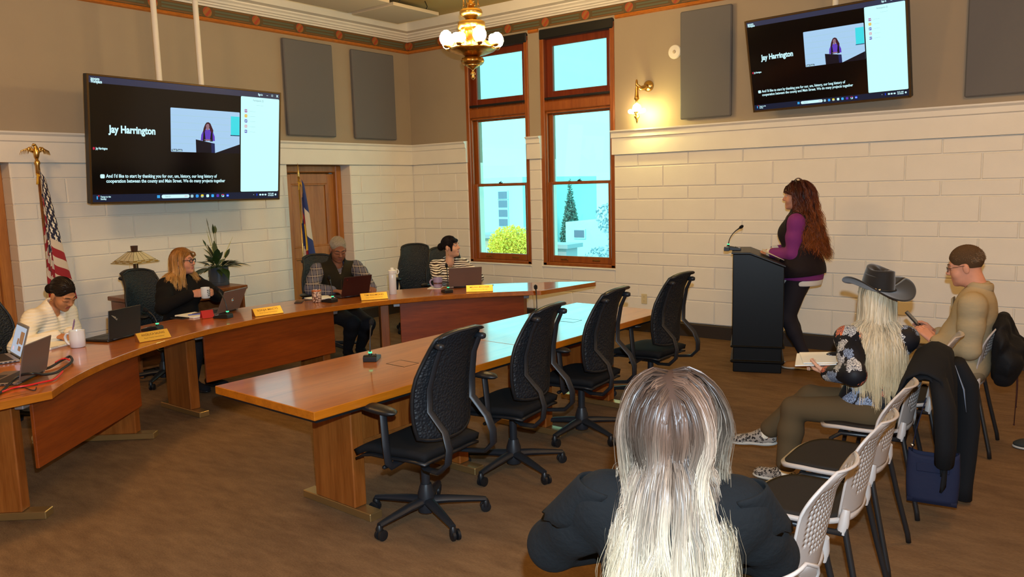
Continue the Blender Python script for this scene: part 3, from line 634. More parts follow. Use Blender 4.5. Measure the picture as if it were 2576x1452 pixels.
# the straight table on the open floor: two units end to end
def conference(label, c, L, rz):
    t = thing('conference_table', label, 'table', c, rz, 'straight oak tables on the open floor')
    Wd = .889
    MB().box((0, 0, TZ-.0225), (Wd, L, .045), b=.003).build('tabletop', M['oak_y'], t)
    MB().box((0, 0, TZ-.055), (Wd-.05, L-.05, .02)).build('under_rail', M['black_plastic'], t)
    for y in (-.42, .42): pedestal(t, (.02, y*L/1.74, 0), 0, .68)
    MB().box((.02, 0, .50), (.025, .72, .30), b=.003).build('stretcher_panel', M['oak_z'], t)
    h = MB()
    for y in (.058, -.058): h.box((.03, .08+y, TZ+.0004), (.16, .007, .001))
    for x in (-.08, .08): h.box((.03+x, .08, TZ+.0004), (.003, .116, .001))
    hb = MB().box((.03, .08, TZ+.0002), (.156, .109, .0006)).build('cable_hatch', M['oak_x'], t)
    tag(h.build('hatch_seam', M['dark_base'], hb), kind='stuff')
    return t
conference('oak table unit nearest the camera with a bare left corner', (4.742, -5.11, 0), 1.74, D(-2.1))
conference('oak table unit nearer the window wall, continuing the front table', (4.805, -3.37, 0), 1.735, D(-2.1))
# ================================================================ office chairs
mesh_mat = pmat('cellular_mesh', (.009, .011, .0145), .55, spec=.35)
def _cell():
    N, L, b = nodes(mesh_mat); tc = N.new('ShaderNodeTexCoord'); v = N.new('ShaderNodeTexVoronoi'); v.inputs['Scale'].default_value = 70
    L.new(tc.outputs['Object'], v.inputs['Vector']); bp = N.new('ShaderNodeBump'); bp.inputs['Strength'].default_value = .9; bp.inputs['Distance'].default_value = .006
    L.new(v.outputs['Distance'], bp.inputs['Height']); L.new(bp.outputs[0], b.inputs['Normal'])
_cell()
def back_pt(u, v, off=0):
    """office chair back: u across -1..1, v up 0..1"""
    z = .50+.575*v
    hw = .205+.028*math.sin(PI*min(1, v*1.25))-.035*max(0, v-.55)**1.0/.45
    z += -.035*abs(u)**3*max(0, (v-.6)/.4)+.03*abs(u)**3*max(0, (.25-v)/.25)
    y = -.20-.085*v+.035*math.sin(PI*v*1.1)-.05*max(0, v-.8)**1.3*3
    y += .055*u*u
    return Vector((u*hw, y-off, z))
def make_office_chair(label, loc, rz, group):
    t = thing('office_chair', label, 'chair', loc, rz, group)
    MB().lathe([(.045, .045), (.05, .07), (.045, .15), (.03, .20), (.024, .20), (.024, .36)], 18).build('gas_column', M['charcoal'], t, True, ang=40)
    for k in range(5):
        a = k*2*PI/5+PI/2+.2; d = Vector((math.cos(a), math.sin(a), 0)); n = Vector((-d.y, d.x, 0))
        MB().tube([d*.03+Vector((0, 0, .105)), d*.12+Vector((0, 0, .10)), d*.25+Vector((0, 0, .085)), d*.325+Vector((0, 0, .075))], [.032, .028, .022, .018], 8, flat=(.8, 1)).build('base_arm', M['charcoal'], t, True, ang=50)
        c = d*.325+n*.012
        m = MB()
        for s in (-1, 1): m.lathe([(.02, -.009), (.028, -.007), (.0285, .007), (.02, .009)], 16, c=Vector((c.x, c.y, .0285))+n*s*.014, r=rotm(0, PI/2, a+PI/2))
        m.lathe([(.017, .03), (.02, .06), (.01, .078)], 10, c=(d.x*.325, d.y*.325, 0)); m.tube([Vector((c.x, c.y, .03))-n*.02, Vector((c.x, c.y, .03))+n*.02], .008, 6)
        m.build('caster', M['black_plastic'], t, True, ang=40)
    MB().box((0, -.02, .385), (.20, .26, .055), b=.02).box((0, .0, .36), (.12, .16, .05), b=.015).tube([(.1, .05, .38), (.22, .06, .375), (.25, .06, .37)], .008, 6).ball((.255, .06, .37), .018).tube([(-.1, .02, .38), (-.25, .03, .37)], .008, 6).box((-.26, .03, .37), (.05, .025, .02), b=.008).build('tilt_mechanism', M['black_plastic'], t)
    def seat(u, v):
        x = (u-.5)*2; y = (v-.5)*2
        hw = .245*(1-.10*max(0, -y)); k = (abs(x)**4+abs(y)**4)
        return Vector((x*hw, .035+y*.235, .455-.012*(1-x*x)-.03*max(0, y-.4)**2*2.5-.03*k*.5+.012*max(0, -y)))
    MB().grid(seat, 14, 14).build('seat', M['black_fabric'], t, True, solid=.035)
    MB().grid(lambda u, v: seat(u, v)-Vector((0, 0, .035)), 8, 8).build('seat_pan', M['black_plastic'], t, True, solid=.012)
    MB().grid(lambda u, v: back_pt(u*2-1, v), 16, 22).build('backrest', mesh_mat, t, True, solid=.012)
    rim = [back_pt(-1, i/10, 0) for i in range(11)]+[back_pt(-1+i/5, 1) for i in range(1, 10)]+[back_pt(1, 1-i/10) for i in range(11)]+[back_pt(1-i/5, 0) for i in range(1, 10)]
    MB().tube(rim, .011, 8, True).build('back_rim', M['black_plastic'], t, True)
    lip = [back_pt(-1+i/8, 1)+Vector((0, -.012, .002)) for i in range(17)]
    MB().tube(lip, [.006]+[.017]*15+[.006], 8, flat=(.5, 1.6)).build('top_lip', M['charcoal'], t, True)
    for s in (-1, 1):
        pts = [Vector((s*.10, -.06, .375)), Vector((s*.17, -.17, .365)), Vector((s*.19, -.27, .375)), Vector((s*.188, -.325, .43)), Vector((s*.18, -.33, .50)), Vector((s*.172, -.30, .58)), back_pt(s*.74, .30, .04), back_pt(s*.74, .5, .03), back_pt(s*.78, .75, .03), back_pt(s*.86, .91, .035)]
        MB().tube(pts, [.018, .02, .023, .024, .024, .023, .021, .02, .018, .016], 8, flat=(.55, 1.15)).build('back_frame', M['charcoal'], t, True, ang=60)
        p = back_pt(s*.9, .92, .03)
        MB().tube([p+Vector((0, .03, 0)), p+Vector((s*.008, -.015, 0)), p+Vector((s*.01, -.03, 0))], [.016, .019, .013], 10).build('back_knob', M['charcoal'], t, True)
        MB().tube([(s*.13, .0, .385), (s*.25, .0, .375), (s*.285, -.01, .41), (s*.29, -.005, .50), (s*.275, .02, .655)], [.016, .02, .022, .022, .021], 8, flat=(1.15, .7)).build('arm_post', M['charcoal'], t, True, ang=60)
        def pad(u, v):
            a = 2*PI*u; y = (v-.5)*2; k = math.sqrt(max(0, 1-abs(y)**3)); return Vector((s*.275+.048*k*math.cos(a), .06+.135*y, .675+.022*k*math.sin(a)+.008*y))
        MB().grid(pad, 14, 12).build('arm_pad', M['black_plastic'], t, True)
    return t
GC = 'office chairs along the straight table'
oc = make_office_chair('black office chair nearest the camera, back turned to the viewer', (5.26, -5.37, 0), D(92), GC)
dup(oc, (5.21, -4.52, 0), D(96), 'second black office chair from the camera, beside the front table')
dup(oc, (5.20, -3.70, 0), D(94), 'third black office chair from the camera along the front table')
dup(oc, (5.21, -2.66, 0), D(88), 'farthest black office chair of the table row, nearest the lectern')
GD = 'office chairs behind the curved desks'
dup(oc, (1.36, -5.93, .0), D(-62), 'black office chair behind the woman in the white sweater', GD)
dup(oc, (.98, -4.50, .0), D(-80), 'black office chair behind the blonde woman in black', GD)
dup(oc, (1.36, -2.78, .0), D(-108), 'black office chair behind the man in the dark vest', GD)
dup(oc, (1.30, -1.30, .0), D(-128), 'empty black office chair in the corner beside the striped top woman', GD)
dup(oc, (2.02, -1.55, .0), D(-128), 'black office chair under the woman in the striped top', GD)
# ================================================================ stacking chairs
def make_stack_chair(label, loc, rz, group):
    t = thing('stacking_chair', label, 'chair', loc, rz, group)
    def sp(u, v, k=1.0):
        x, y = (u-.5)*2, (v-.5)*2
        m = max(abs(x), abs(y)); 
        if m > 1e-6:
            q = (abs(x)**3.2+abs(y)**3.2)**(1/3.2); x, y = x*m/q, y*m/q
        return Vector((x*.232*k*(1-.06*max(0, -y)), .03+y*.225*k, .445-.014*(1-x*x)+.010*abs(y)**3-.035*max(0, y-.3)**2*2+.018*max(0, -y-.3)))
    MB().grid(lambda u, v: sp(u, v), 16, 16).build('seat_shell', M['beige_plastic'], t, True, solid=.018)
    MB().grid(lambda u, v: sp(u, v, .93)+Vector((0, 0, .012)), 14, 14).build('seat_pad', M['seat_pad'], t, True, solid=.012)
    def bp(u, v):
        x = (u-.5)*2; z = .465+.385*v
        hw = .165+.050*math.sin(PI*.5*min(1, v*1.35))-.0*v
        if v > .70: hw *= math.sqrt(max(.04, 1-((v-.70)/.30)**2.6*.72))
        y = -.185-.075*v-.10*max(0, v-.62)**1.6*2.6
        return Vector((x*hw, y-.045*(1-x*x)*(1-.3*v)+.035, z-.0*x))
    nu, nv = 33, 37; w = nu+1; vs = []; fs = []
    for j in range(nv+1):
        for i in range(nu+1):
            # hole columns narrow, hole rows about as tall as the webs
            vs.append(bp(i/nu, j/nv))
    for j in range(nv):
        for i in range(nu):
            hole = i % 2 == 0 and j % 2 == 0 and 8 <= j <= 34 and 4 <= i <= nu-5 and not (j > 30 and (i < 8 or i > nu-9)) and not (j < 12 and abs(i-nu/2) > 10)
            if not hole: fs.append((j*w+i, j*w+i+1, (j+1)*w+i+1, (j+1)*w+i))
    mesh_obj('backrest', vs, fs, M['beige_plastic'], t, True).modifiers.new('solid', 'SOLIDIFY').thickness = .006
    rim = [bp(0, i/12) for i in range(13)]+[bp(i/8, 1) for i in range(1, 8)]+[bp(1, 1-i/12) for i in range(13)]
    MB().tube(rim, .0055, 6).build('back_edge', M['beige_plastic'], t, True)
    for s in (-1, 1):
        MB().tube([(s*.176, -.165, .405), (s*.172, -.172, .45), (s*.160, -.176, .50)], [.020, .020, .016], 10).build('back_socket', M['beige_plastic'], t, True, ang=50)
        MB().tube([(s*.168, -.172, .47), (s*.178, -.18, .41), (s*.19, -.215, .25), (s*.215, -.262, .05), (s*.218, -.268, .006)], .0125, 8).build('leg', M['black_metal'], t, True)
        MB().tube([(s*.185, -.17, .41), (s*.195, .12, .405), (s*.20, .17, .37), (s*.212, .225, .006)], .0125, 8).build('leg', M['black_metal'], t, True)
    MB().tube([(-.19, .13, .405), (.19, .13, .405)], .010, 6).tube([(-.185, -.15, .41), (.185, -.15, .41)], .010, 6).tube([(-.07, -.15, .41), (-.07, .13, .405)], .009, 6).tube([(.07, -.15, .41), (.07, .13, .405)], .009, 6).build('seat_frame', M['black_metal'], t, True)
    return t
GS = 'grey stacking chairs in the public row'
sc0 = make_stack_chair('empty grey perforated stacking chair beside the blonde woman in front, its back nearest the camera', (7.19, -5.66, 0), D(90), GS)
dup(sc0, (7.19, -5.05, 0), D(90), 'empty grey stacking chair, middle of the three with bare perforated backs')
dup(sc0, (7.16, -4.48, 0), D(90), 'empty grey stacking chair next to the woman in the cowboy hat')
dup(sc0, (7.14, -3.76, 0), D(92), 'stacking chair under the woman in the cowboy hat, coat over its back')
dup(sc0, (7.17, -3.16, 0), D(92), 'stacking chair between the cowboy hat woman and the man in the tan shirt')
dup(sc0, (7.34, -2.53, 0), D(90), 'stacking chair under the man in the tan shirt, dark jacket over its back')
dup(sc0, (7.27, -6.40, 0), D(62), 'stacking chair under the long-haired blonde woman in the foreground')
# ================================================================ lectern
t = thing('lectern', 'black lectern with slanted top standing in front of the speaker', 'lectern', (5.50, -1.02, 0), D(20))
LX, LY = .225, .31
prof = lambda z: 0
MB().prism([(-LX, .24), (LX, .24), (LX, .985), (-LX+.15, 1.105), (-LX, 1.105)], -LY, LY, lambda x, z, y: (x, y, z)).build('cabinet', M['black_paint'], t, bevel=.006)
MB().prism([(LX+.012, .985), (LX+.012, 1.0), (-LX+.15, 1.122), (-LX-.012, 1.122), (-LX-.012, 1.107), (-LX+.148, 1.107)], -LY-.012, LY+.012, lambda x, z, y: (x, y, z)).build('slanted_top', M['black_plastic'], t, bevel=.003)
MB().box((0, 0, .125), (2*LX-.02, 2*LY-.02, .25), b=.006).box((0, 0, .245), (2*LX+.03, 2*LY+.03, .02), b=.008).box((0, 0, .105), (2*LX+.03, 2*LY+.03, .03), b=.012).build('plinth', M['black_paint'], t)
MB().box((LX-.003, 0, .6), (.012, .5, .66), b=.004).build('shelf_edge', M['black_paint'], t)
# ================================================================ cabinets by the left wall
def cabinet(label, c, w, d, h):
    t = thing('side_cabinet', label, 'cabinet', c, 0)
    MB().box((0, 0, h-.02), (d, w, .04), b=.006).build('cabinet_top', M['cabinet_wood'], t)
    m = MB().box((-d/2+.02, 0, h/2), (.02, w-.06, h-.1))
    for s in (-1, 1): m.box((0, s*(w/2-.04), (h-.04)/2), (d-.06, .025, h-.06), b=.003)
    m.box((0, 0, .10), (d-.06, w-.1, .022)); m.build('body', M['cabinet_wood'], t)
    MB().box((.01, 0, h*.55), (d-.1, w-.11, .02)).build('shelf', M['cabinet_wood'], t)
    MB().box((d/2-.04, 0, h-.075), (.02, w-.11, .065), b=.004).build('drawer', M['cabinet_wood'], t)
    for sy in (-1, 1): MB().tube([(d/2-.06, sy*(w/2-.06), .0), (d/2-.06, sy*(w/2-.06), .07)], .018, 8).build('foot', M['black_metal'], t)
cabinet('low wooden cabinet behind the blonde woman in black, carrying lamp and plant', (.46, -3.98, 0), 1.26, .52, .79)
# ================================================================ things on the desks
def mic(label, loc, rz, tip, lean, group='gooseneck microphones'):
    """conference microphone: wedge base with buttons, gooseneck curving forwards (+y)"""
    t = thing('microphone', label, 'microphone', loc, rz, group)
    MB().prism([(-.075, 0), (.075, 0), (.075, .018), (-.02, .036), (-.06, .04), (-.075, .03)], -.042, .042, lambda y, z, x: (x, y*.95, z)).build('base', M['black_plastic'], t, bevel=.004)
    m = MB()
    for x in (-.018, 0, .018): m.box((x, .022, .029), (.012, .012, .006), rotm(-.19), b=.002)
    tag(m.build('buttons', M['charcoal'], t), kind='stuff'); MB().box((0, .055, .0225), (.05, .018, .003), rotm(-.19)).build('name_strip', M['silver'], t)
    p = [Vector((0, -.045+lean*.05*(i/6)**2.2, .036+tip*i/6*(1-.10*(i/6)**2))) for i in range(7)]
    MB().lathe([(.011, .034), (.011, .052), (.009, .06)], 12, c=(0, -.045, 0)).build('ring_holder', M['black_plastic'], t, True, ang=40)
    MB().lathe([(.0118, .052), (.0118, .060)], 12, c=(0, -.045, 0)).build('light_ring', GREEN, t)
    MB().tube(p, [.006, .0045, .004, .004, .004, .005, .007], 8).build('gooseneck', M['black_metal'], t, True)
    d = (p[-1]-p[-2]).normalized(); c = p[-1]
    MB().tube([c, c+d*.008, c+d*.03, c+d*.042], [.008, .014, .015, .006], 10).build('windscreen', M['black_fabric'], t, True)
GREEN = pmat('green_led', (0, .2, .08), .4, emit=(.08, .9, .35), es=1.6)
mic('microphone at the near end of the straight table beside the cable hatch', (4.535, -5.055, TZ), D(35), .20, 1.3)
mic('microphone on the far half of the straight table, head showing over a chair back', (4.50, -3.25, TZ), D(40), .20, 1.4)
mic('microphone between the black laptop and the left brass nameplate', (2.24, -5.235, TZ), D(118), .13, 1.4)
mic('microphone in front of the open grey laptop with the round emblem', (2.20, -4.595, TZ), D(112), .22, 1.5)
mic('microphone beside the patterned tumbler, before the man in the vest', (2.294, -3.535, TZ), D(96), .20, .5)
mic('microphone in front of the lavender mug', (2.87, -2.515, TZ), D(60), .24, .5)
mic('microphone on top of the lectern', (5.305, -1.155, 1.122), D(-70), .19, 2.0)
gold = pmat('nameplate_brass', (.80, .52, .09), .3, .55); ink = pmat('engraved_ink', (.16, .07, .01), .6)
def nameplate(name, sub, label, c, rz, wd=.25):
    t = thing('nameplate', label, 'nameplate', c, rz, 'brass nameplates on the curved desks')
    MB().prism([(-.035, 0), (.03, 0), (-.028, .062), (-.035, .062)], -wd/2, wd/2, lambda y, z, x: (x, -y, z)).build('wood_wedge', M['cabinet_wood'], t)
    a = math.atan2(.062, .058); n = Vector((0, -math.sin(a), math.cos(a)))
    r = rotm(a)
    pl = MB().box(Vector((0, -.001, .031))+n*.0025, (wd-.006, .080, .003), r).build('brass_plate', gold, t)
    base = Vector((0, -.001, .031))+n*.0045; up = Vector((0, math.cos(a), math.sin(a)))
    put_text(name, .026, ink, pl, base+up*.014, (a, 0, 0), 'CENTER', .01, width=wd*.72)
    put_text(sub, .012, ink, pl, base-up*.014, (a, 0, 0), 'CENTER', .005, width=wd*.62)
nameplate('ANGELICA SALINAS', 'Routt County Commissioner', 'brass nameplate left of the desk joint, before the black laptop', (2.625, -5.43, TZ), D(90-1), .24)
nameplate('SONJA MACYS', 'Routt County Commissioner', 'brass nameplate on the bare middle stretch of the desk', (2.405, -4.295, TZ), D(80), .26)
nameplate('TIM REDMOND', 'Routt County Commissioner', 'brass nameplate before the dark red laptop', (2.565, -3.215, TZ), D(58), .26)
nameplate('MELINA BROCKER', 'Assistant County Manager', 'brass nameplate on the right desk before the grey laptop', (3.13, -2.315, TZ), D(40), .27)
def laptop(label, c, rz, w, shell, tilt, screen=None, logo=None, hgt=.215):
    """hinge at the origin along x; keyboard towards -y, lid leaning back to +y"""
    t = thing('laptop', label, 'laptop', c, rz, 'open laptops on the curved desks')
    b = MB().box((0, -.118, .010), (w, .236, .016), b=.004).build('base', shell, t)
    MB().box((0, -.085, .0185), (w-.03, .105, .002)).build('keyboard', M['black_plastic'], b)
    MB().box((0, -.19, .0183), (.11, .065, .0012)).build('trackpad', M['charcoal'], b)
    m = MB()
    for y in (-.03, -.055, -.08, -.105): m.box((w/2, y, .010), (.003, .014, .006))
    tag(m.build('ports', M['black_plastic'], b), kind='stuff')
    r = rotm(-tilt)
    up = r @ Vector((0, 0, 1)); fr = r @ Vector((0, -1, 0))
    ld = MB().box(up*(hgt/2+.012)+Vector((0, .004, .006)), (w, .007, hgt), r, b=.003).build('lid', shell, t)
    MB().tube([(-w*.35, .002, .014), (w*.35, .002, .014)], .008, 8).build('hinge', M['black_plastic'], t, True)
    MB().box(up*(hgt/2+.012)+Vector((0, .004, .006))+fr*.0042, (w-.012, .001, hgt-.014), r).build('screen_bezel', M['screen_black'], ld)
    P = lambda x, z, d: up*(z+.012)+Vector((x, .004, .006))+fr*d
    if screen:
        def q(x0, z0, x1, z1, mt, nm, d): mesh_obj(nm, [P(x0, z0, d), P(x1, z0, d), P(x1, z1, d), P(x0, z1, d)], [(0, 1, 2, 3)], mt, ld)
        q(-w/2+.012, .012, w/2-.012, hgt-.02, screen, 'screen', .0052)
        if logo == 'page':
            q(.02, .085, .12, .165, tan, 'page_picture', .0057); q(-.03, .075, .01, .115, tan, 'page_picture', .0057); q(-.10, .03, -.07, .055, E_PINK, 'page_picture', .0057); q(.03, .04, .10, .07, tan, 'page_picture', .0057)
    if logo == 'bar':
        o = put_text('ThinkPad', .022, M['chrome'], ld, P(0, 0, 0), align='CENTER', bold=.03, width=.075); o.rotation_euler = (PI/2-tilt, .75, PI)
        o.location = P(w/2-.05, hgt-.05, -.0045)
    if logo == 'ring':
        ctr = P(0, hgt*.52, -.0042)
        MB().tube([ctr+(r @ Vector((.017*math.cos(k*PI/10), 0, .017*math.sin(k*PI/10)))) for k in range(20)], .0012, 5, True).build('emblem_ring', M['chrome'], ld)
        o = put_text('DELL', .013, M['chrome'], ld, ctr, align='CENTER', bold=.02); o.rotation_euler = (PI/2-tilt, 0, PI)
    if logo == 'dot': MB().box(P(w/2-.04, hgt-.03, -.0042), (.008, .001, .004), r).build('red_dot', pmat('red_dot', (.5, .01, .02), .4), ld)
    return t
dark_lap = pmat('black_laptop_shell', (.008, .007, .008), .45); wine = pmat('dark_wine_laptop_shell', (.030, .006, .008), .4); brown = pmat('warm_grey_laptop_shell', (.20, .155, .135), .4, .5)
lapscr = emat('laptop_page', (.42, .50, .62), .85)
laptop('silver laptop at the left edge, its lit screen showing a white page', (2.42, -6.27, TZ), D(-9), .31, M['silver'], .30, lapscr, 'page')
laptop('silver laptop at the left desk end, back of its lid to the viewer, cables behind', (3.155, -6.45, TZ), D(-46), .33, brown, .22)
laptop('black laptop in front of the woman in white, slanted maker name on the lid corner', (2.374, -5.52, TZ), D(-69), .315, dark_lap, .10, None, 'bar')
laptop('grey laptop with a round emblem before the blonde woman in black', (1.98, -4.415, TZ), D(-66), .345, brown, .45, None, 'ring')
laptop('dark red laptop in front of the man in the vest', (2.255, -3.19, TZ), D(-101), .31, wine, .40, None, 'dot')
laptop('grey laptop in front of the woman in the striped top', (2.80, -2.155, TZ), D(-132), .345, brown, .32)
def mug(name, label, c, rz, r0, r1, h, mat, handle=True, inner=None, cat='mug'):
    t = thing(name, label, cat, c, rz)
    MB().lathe([(r0*.8, .0), (r0, .006), (r1, h*.55), (r1*.99, h), (r1*.93, h+.001), (r1*.90, h-.004), (r1*.88, h*.45), (r0*.8, .012)], 28).build('cup', mat, t, True, ang=60)
    if inner: MB().lathe([(.001, h*.72), (r1*.9, h*.72)], 24, cap=False).build('drink', inner, t)
    if handle: MB().tube([(0, -r1*.95, h*.82), (0, -r1*1.45, h*.82), (0, -r1*1.72, h*.62), (0, -r1*1.62, h*.38), (0, -r1*1.3, h*.2), (0, -r1*.9, h*.16)], [.008, .0085, .009, .009, .0085, .008], 8, flat=(1, 1.25)).build('handle', mat, t, True)
    return t
coffee = pmat('coffee', (.03, .015, .008), .2); lav = pmat('lavender_glaze', (.33, .27, .42), .3)
mug('mug', 'large pale ceramic mug standing before the woman in white', (2.40, -5.86, TZ), D(-55), .049, .051, .120, M['white_ceramic'], inner=coffee)
MUGB = (1.60, -4.381, .835)
t = mug('mug', 'white mug with dark lettering held by the blonde woman in black', MUGB, D(210), .038, .040, .100, M['white_ceramic'], False, coffee)
for k, s in enumerate(('IT IS', 'WHAT IT', 'IS WHAT', 'IS IT')):
    m = MB()
    for i in range(9):
        a = D(-62+i*7.5); 
        if (i+k) % 4 != 3: m.add([Vector((.0408*math.cos(a+q), .0408*math.sin(a+q), .075-k*.016+z)) for q, z in ((-.055, -.005), (.055, -.005), (.055, .005), (-.055, .005))], [(0, 1, 2, 3)])
    o = tag(m.build('lettering', pmat('mug_print', (.02, .02, .03), .5), t), kind='stuff'); o.rotation_euler = (0, 0, D(-155))
t = mug('mug', 'lavender mug with a brown ring, on a coaster before the striped top woman', (2.55, -2.30, TZ+.004), D(-45), .042, .048, .105, lav, inner=coffee)
MB().lathe([(.0492, .042), (.0496, .05), (.0492, .058)], 28, cap=False).build('glaze_ring', pmat('brown_glaze', (.12, .05, .03), .4), t, True)
pat = pmat('patterned_tumbler', (.62, .46, .33), .4); Np, Lp, bp_ = nodes(pat); v = Np.new('ShaderNodeTexVoronoi'); v.inputs['Scale'].default_value = 55; tc = Np.new('ShaderNodeTexCoord'); Lp.new(tc.outputs['Object'], v.inputs['Vector'])
Lp.new(mixc(pat.node_tree, mth(pat.node_tree, 'GREATER_THAN', v.outputs['Distance'], .52), (.66, .50, .38), (.16, .09, .06)), bp_.inputs['Base Color'])
t = mug('tumbler', 'speckled handleless tumbler with an orange rim', (2.195, -3.60, TZ), 0, .043, .044, .118, pat, False, coffee, cat='tumbler')
MB().lathe([(.0445, .106), (.0452, .112), (.0445, .119), (.041, .119)], 28, cap=False).build('rim', pmat('orange_rim', (.50, .13, .03), .35), t, True)
t = thing('water_bottle', 'tall white insulated water bottle with a loop lid', 'bottle', (2.455, -2.86, TZ))
MB().lathe([(.034, 0), (.037, .004), (.037, .195), (.034, .205), (.030, .21)], 24).build('body', M['white_ceramic'], t, True, ang=40)
lid = MB().lathe([(.037, .21), (.038, .213), (.038, .238), (.032, .243), (.018, .245), (.018, .262), (.014, .268)], 24).build('lid', M['paper'], t, True, ang=40)
MB().tube([(.02, .035, .25)]+[(.022+.0*k, .052+.018*math.sin(k*PI/6), .222+.022*math.cos(k*PI/6)) for k in range(12)], .005, 6).build('carry_loop', M['paper'], lid, True)
def slab_thing(name, label, cat, c, rz, d, mat, part='cover', extra=None):
    t = thing(name, label, cat, c, rz); MB().box((0, 0, d[2]/2), d, b=min(.003, d[2]*.3)).build(part, mat, t)
    if extra: extra(t)
    return t
def phone_x(t): MB().box((0, 0, .0085), (.068, .145, .0008)).build('screen', M['screen_black'], t)
slab_thing('phone', 'black phone lying at the left end of the white notepad', 'phone', (1.875, -4.80, TZ), D(100), (.072, .15, .008), M['charcoal'], 'case', phone_x)
slab_thing('phone', 'black phone lying left of the speckled tumbler', 'phone', (2.04, -3.69, TZ), D(45), (.072, .15, .008), M['charcoal'], 'case', phone_x)
slab_thing('phone', 'phone lying at the right of the striped top woman\'s laptop', 'phone', (2.93, -1.93, TZ), D(20), (.072, .15, .009), M['silver'], 'case', phone_x)
def spiral(t):
    m = MB()
    for k in range(30): m.tube([(.115, -.14+k*.0096, .002), (.123, -.14+k*.0096, .008), (.116, -.14+k*.0096, .0175), (.108, -.14+k*.0096, .0165)], .0011, 5)
    tag(m.build('wire_binding', M['chrome'], t), kind='stuff')
    MB().box((0, 0, .0155), (.215, .285, .001)).build('ruled_page', M['paper'], t)
slab_thing('notebook', 'white spiral notebook under the writing hand', 'notebook', (2.17, -5.93, TZ), D(25), (.23, .30, .015), M['paper'], 'pages', spiral)
def note_x(t):
    MB().box((0, 0, .0125), (.19, .25, .001)).build('top_page', M['paper'], t)
slab_thing('notepad', 'white notepad with a blue pen on it', 'notepad', (1.86, -4.66, TZ), D(95), (.20, .26, .012), M['paper'], 'pages', note_x)
def pen(label, p0, p1, mat):
    t = thing('pen', label, 'pen', p0); v = Vector(p1)-Vector(p0)
    MB().tube([v*0, v*.06, v*.9, v], [.0012, .0045, .0048, .003], 8).build('barrel', mat, t, True); MB().tube([v*.62+Vector((0, .006, 0)), v*.92+Vector((0, .006, 0))], .0016, 6).build('clip', M['chrome'], t)
pen('blue pen lying on the white notepad', (1.88, -4.73, TZ+.019), (1.93, -4.60, TZ+.019), pmat('blue_pen', (.05, .08, .45), .4))
pen('purple pen held upright in the writing hand', (2.155, -5.80, TZ+.018), (2.10, -5.74, .89), pmat('purple_pen', (.16, .09, .28), .4))
pen('dark pen on the desk beside the speckled tumbler', (2.0, -3.60, TZ+.006), (2.06, -3.52, TZ+.006), M['black_plastic'])
t = thing('folded_card', 'small red folded card beside the notepad', 'card', (2.07, -4.665, TZ), D(80))
redc = pmat('red_card', (.42, .008, .012), .5)
MB().box((0, -.018, .034), (.10, .003, .07), rotm(-.42)).build('front_leaf', redc, t); MB().box((0, .014, .034), (.10, .003, .07), rotm(.42)).build('back_leaf', redc, t)
slab_thing('paper_stack', 'loose white papers under the man in the vest\'s forearm', 'papers', (2.0, -3.38, TZ), D(-10), (.22, .28, .008), M['paper'], 'sheets')
slab_thing('paper_slip', 'white paper slip under the lavender mug', 'paper', (2.52, -2.31, TZ), D(30), (.14, .16, .003), M['paper'], 'sheet')
slab_thing('paper_sheet', 'white sheet lying on the slanted top of the lectern', 'paper', (5.62, -.97, 1.075), D(20), (.21, .29, .002), M['paper'], 'sheet').rotation_euler = (0, .42, D(20))
slab_thing('pocket_radio', 'small black device at the front edge of the lectern top', 'device', (5.275, -1.235, 1.122), D(20), (.05, .11, .035), M['black_plastic'], 'case', lambda t: MB().box((0, 0, .036), (.03, .05, .002)).build('display', M['silver'], t))
# cables over the left desk
t = thing('cable_bundle', 'looped black and red cables around the silver laptops at the left desk end', 'cable', (3.1, -6.3, TZ))
def cab(name, pts, r, mat):
    P = [Vector(p)-Vector((3.1, -6.3, TZ)) for p in pts]; Q = []
    for i in range(len(P)-1):
        a, b, c, d = P[max(0, i-1)], P[i], P[i+1], P[min(len(P)-1, i+2)]
        for k in range(6):
            u = k/6; Q.append(.5*((2*b)+(c-a)*u+(2*a-5*b+4*c-d)*u*u+(3*b-a-3*c+d)*u**3))
    MB().tube(Q+[P[-1]], r, 7).build(name, mat, t, True)
redw = pmat('red_cable', (.55, .012, .015), .35)
cab('black_cable', [(3.516, -6.792, 0.745), (3.383, -6.689, 0.745), (3.289, -6.614, 0.760), (3.269, -6.553, 0.790), (3.335, -6.506, 0.800), (3.276, -6.433, 0.770), (3.189, -6.335, 0.750), (3.094, -6.250, 0.750), (3.008, -6.175, 0.752), (2.910, -6.119, 0.755), (2.801, -6.086, 0.757), (2.841, -6.130, 0.757), (2.895, -6.189, 0.754), (2.969, -6.266, 0.748), (2.993, -6.311, 0.745)], .008, M['black_plastic'])
cab('red_cable', [(3.402, -6.705, 0.745), (3.352, -6.619, 0.745), (3.362, -6.552, 0.745), (3.352, -6.476, 0.745), (3.341, -6.409, 0.745), (3.268, -6.346, 0.748), (3.216, -6.305, 0.757)], .0055, redw)
cab('red_cable', [(2.912, -6.219, 0.757), (2.876, -6.175, 0.762), (2.883, -6.147, 0.765), (2.950, -6.154, 0.764)], .0055, redw)
cab('thin_cable', [(3.315, -6.635, 0.739), (3.335, -6.563, 0.739), (3.365, -6.503, 0.739)], .0025, M['black_plastic'])
cab('thin_cable', [(3.345, -6.617, 0.739), (3.365, -6.574, 0.739), (3.445, -6.575, 0.739), (3.491, -6.567, 0.739), (3.420, -6.531, 0.739)], .0025, M['black_plastic'])
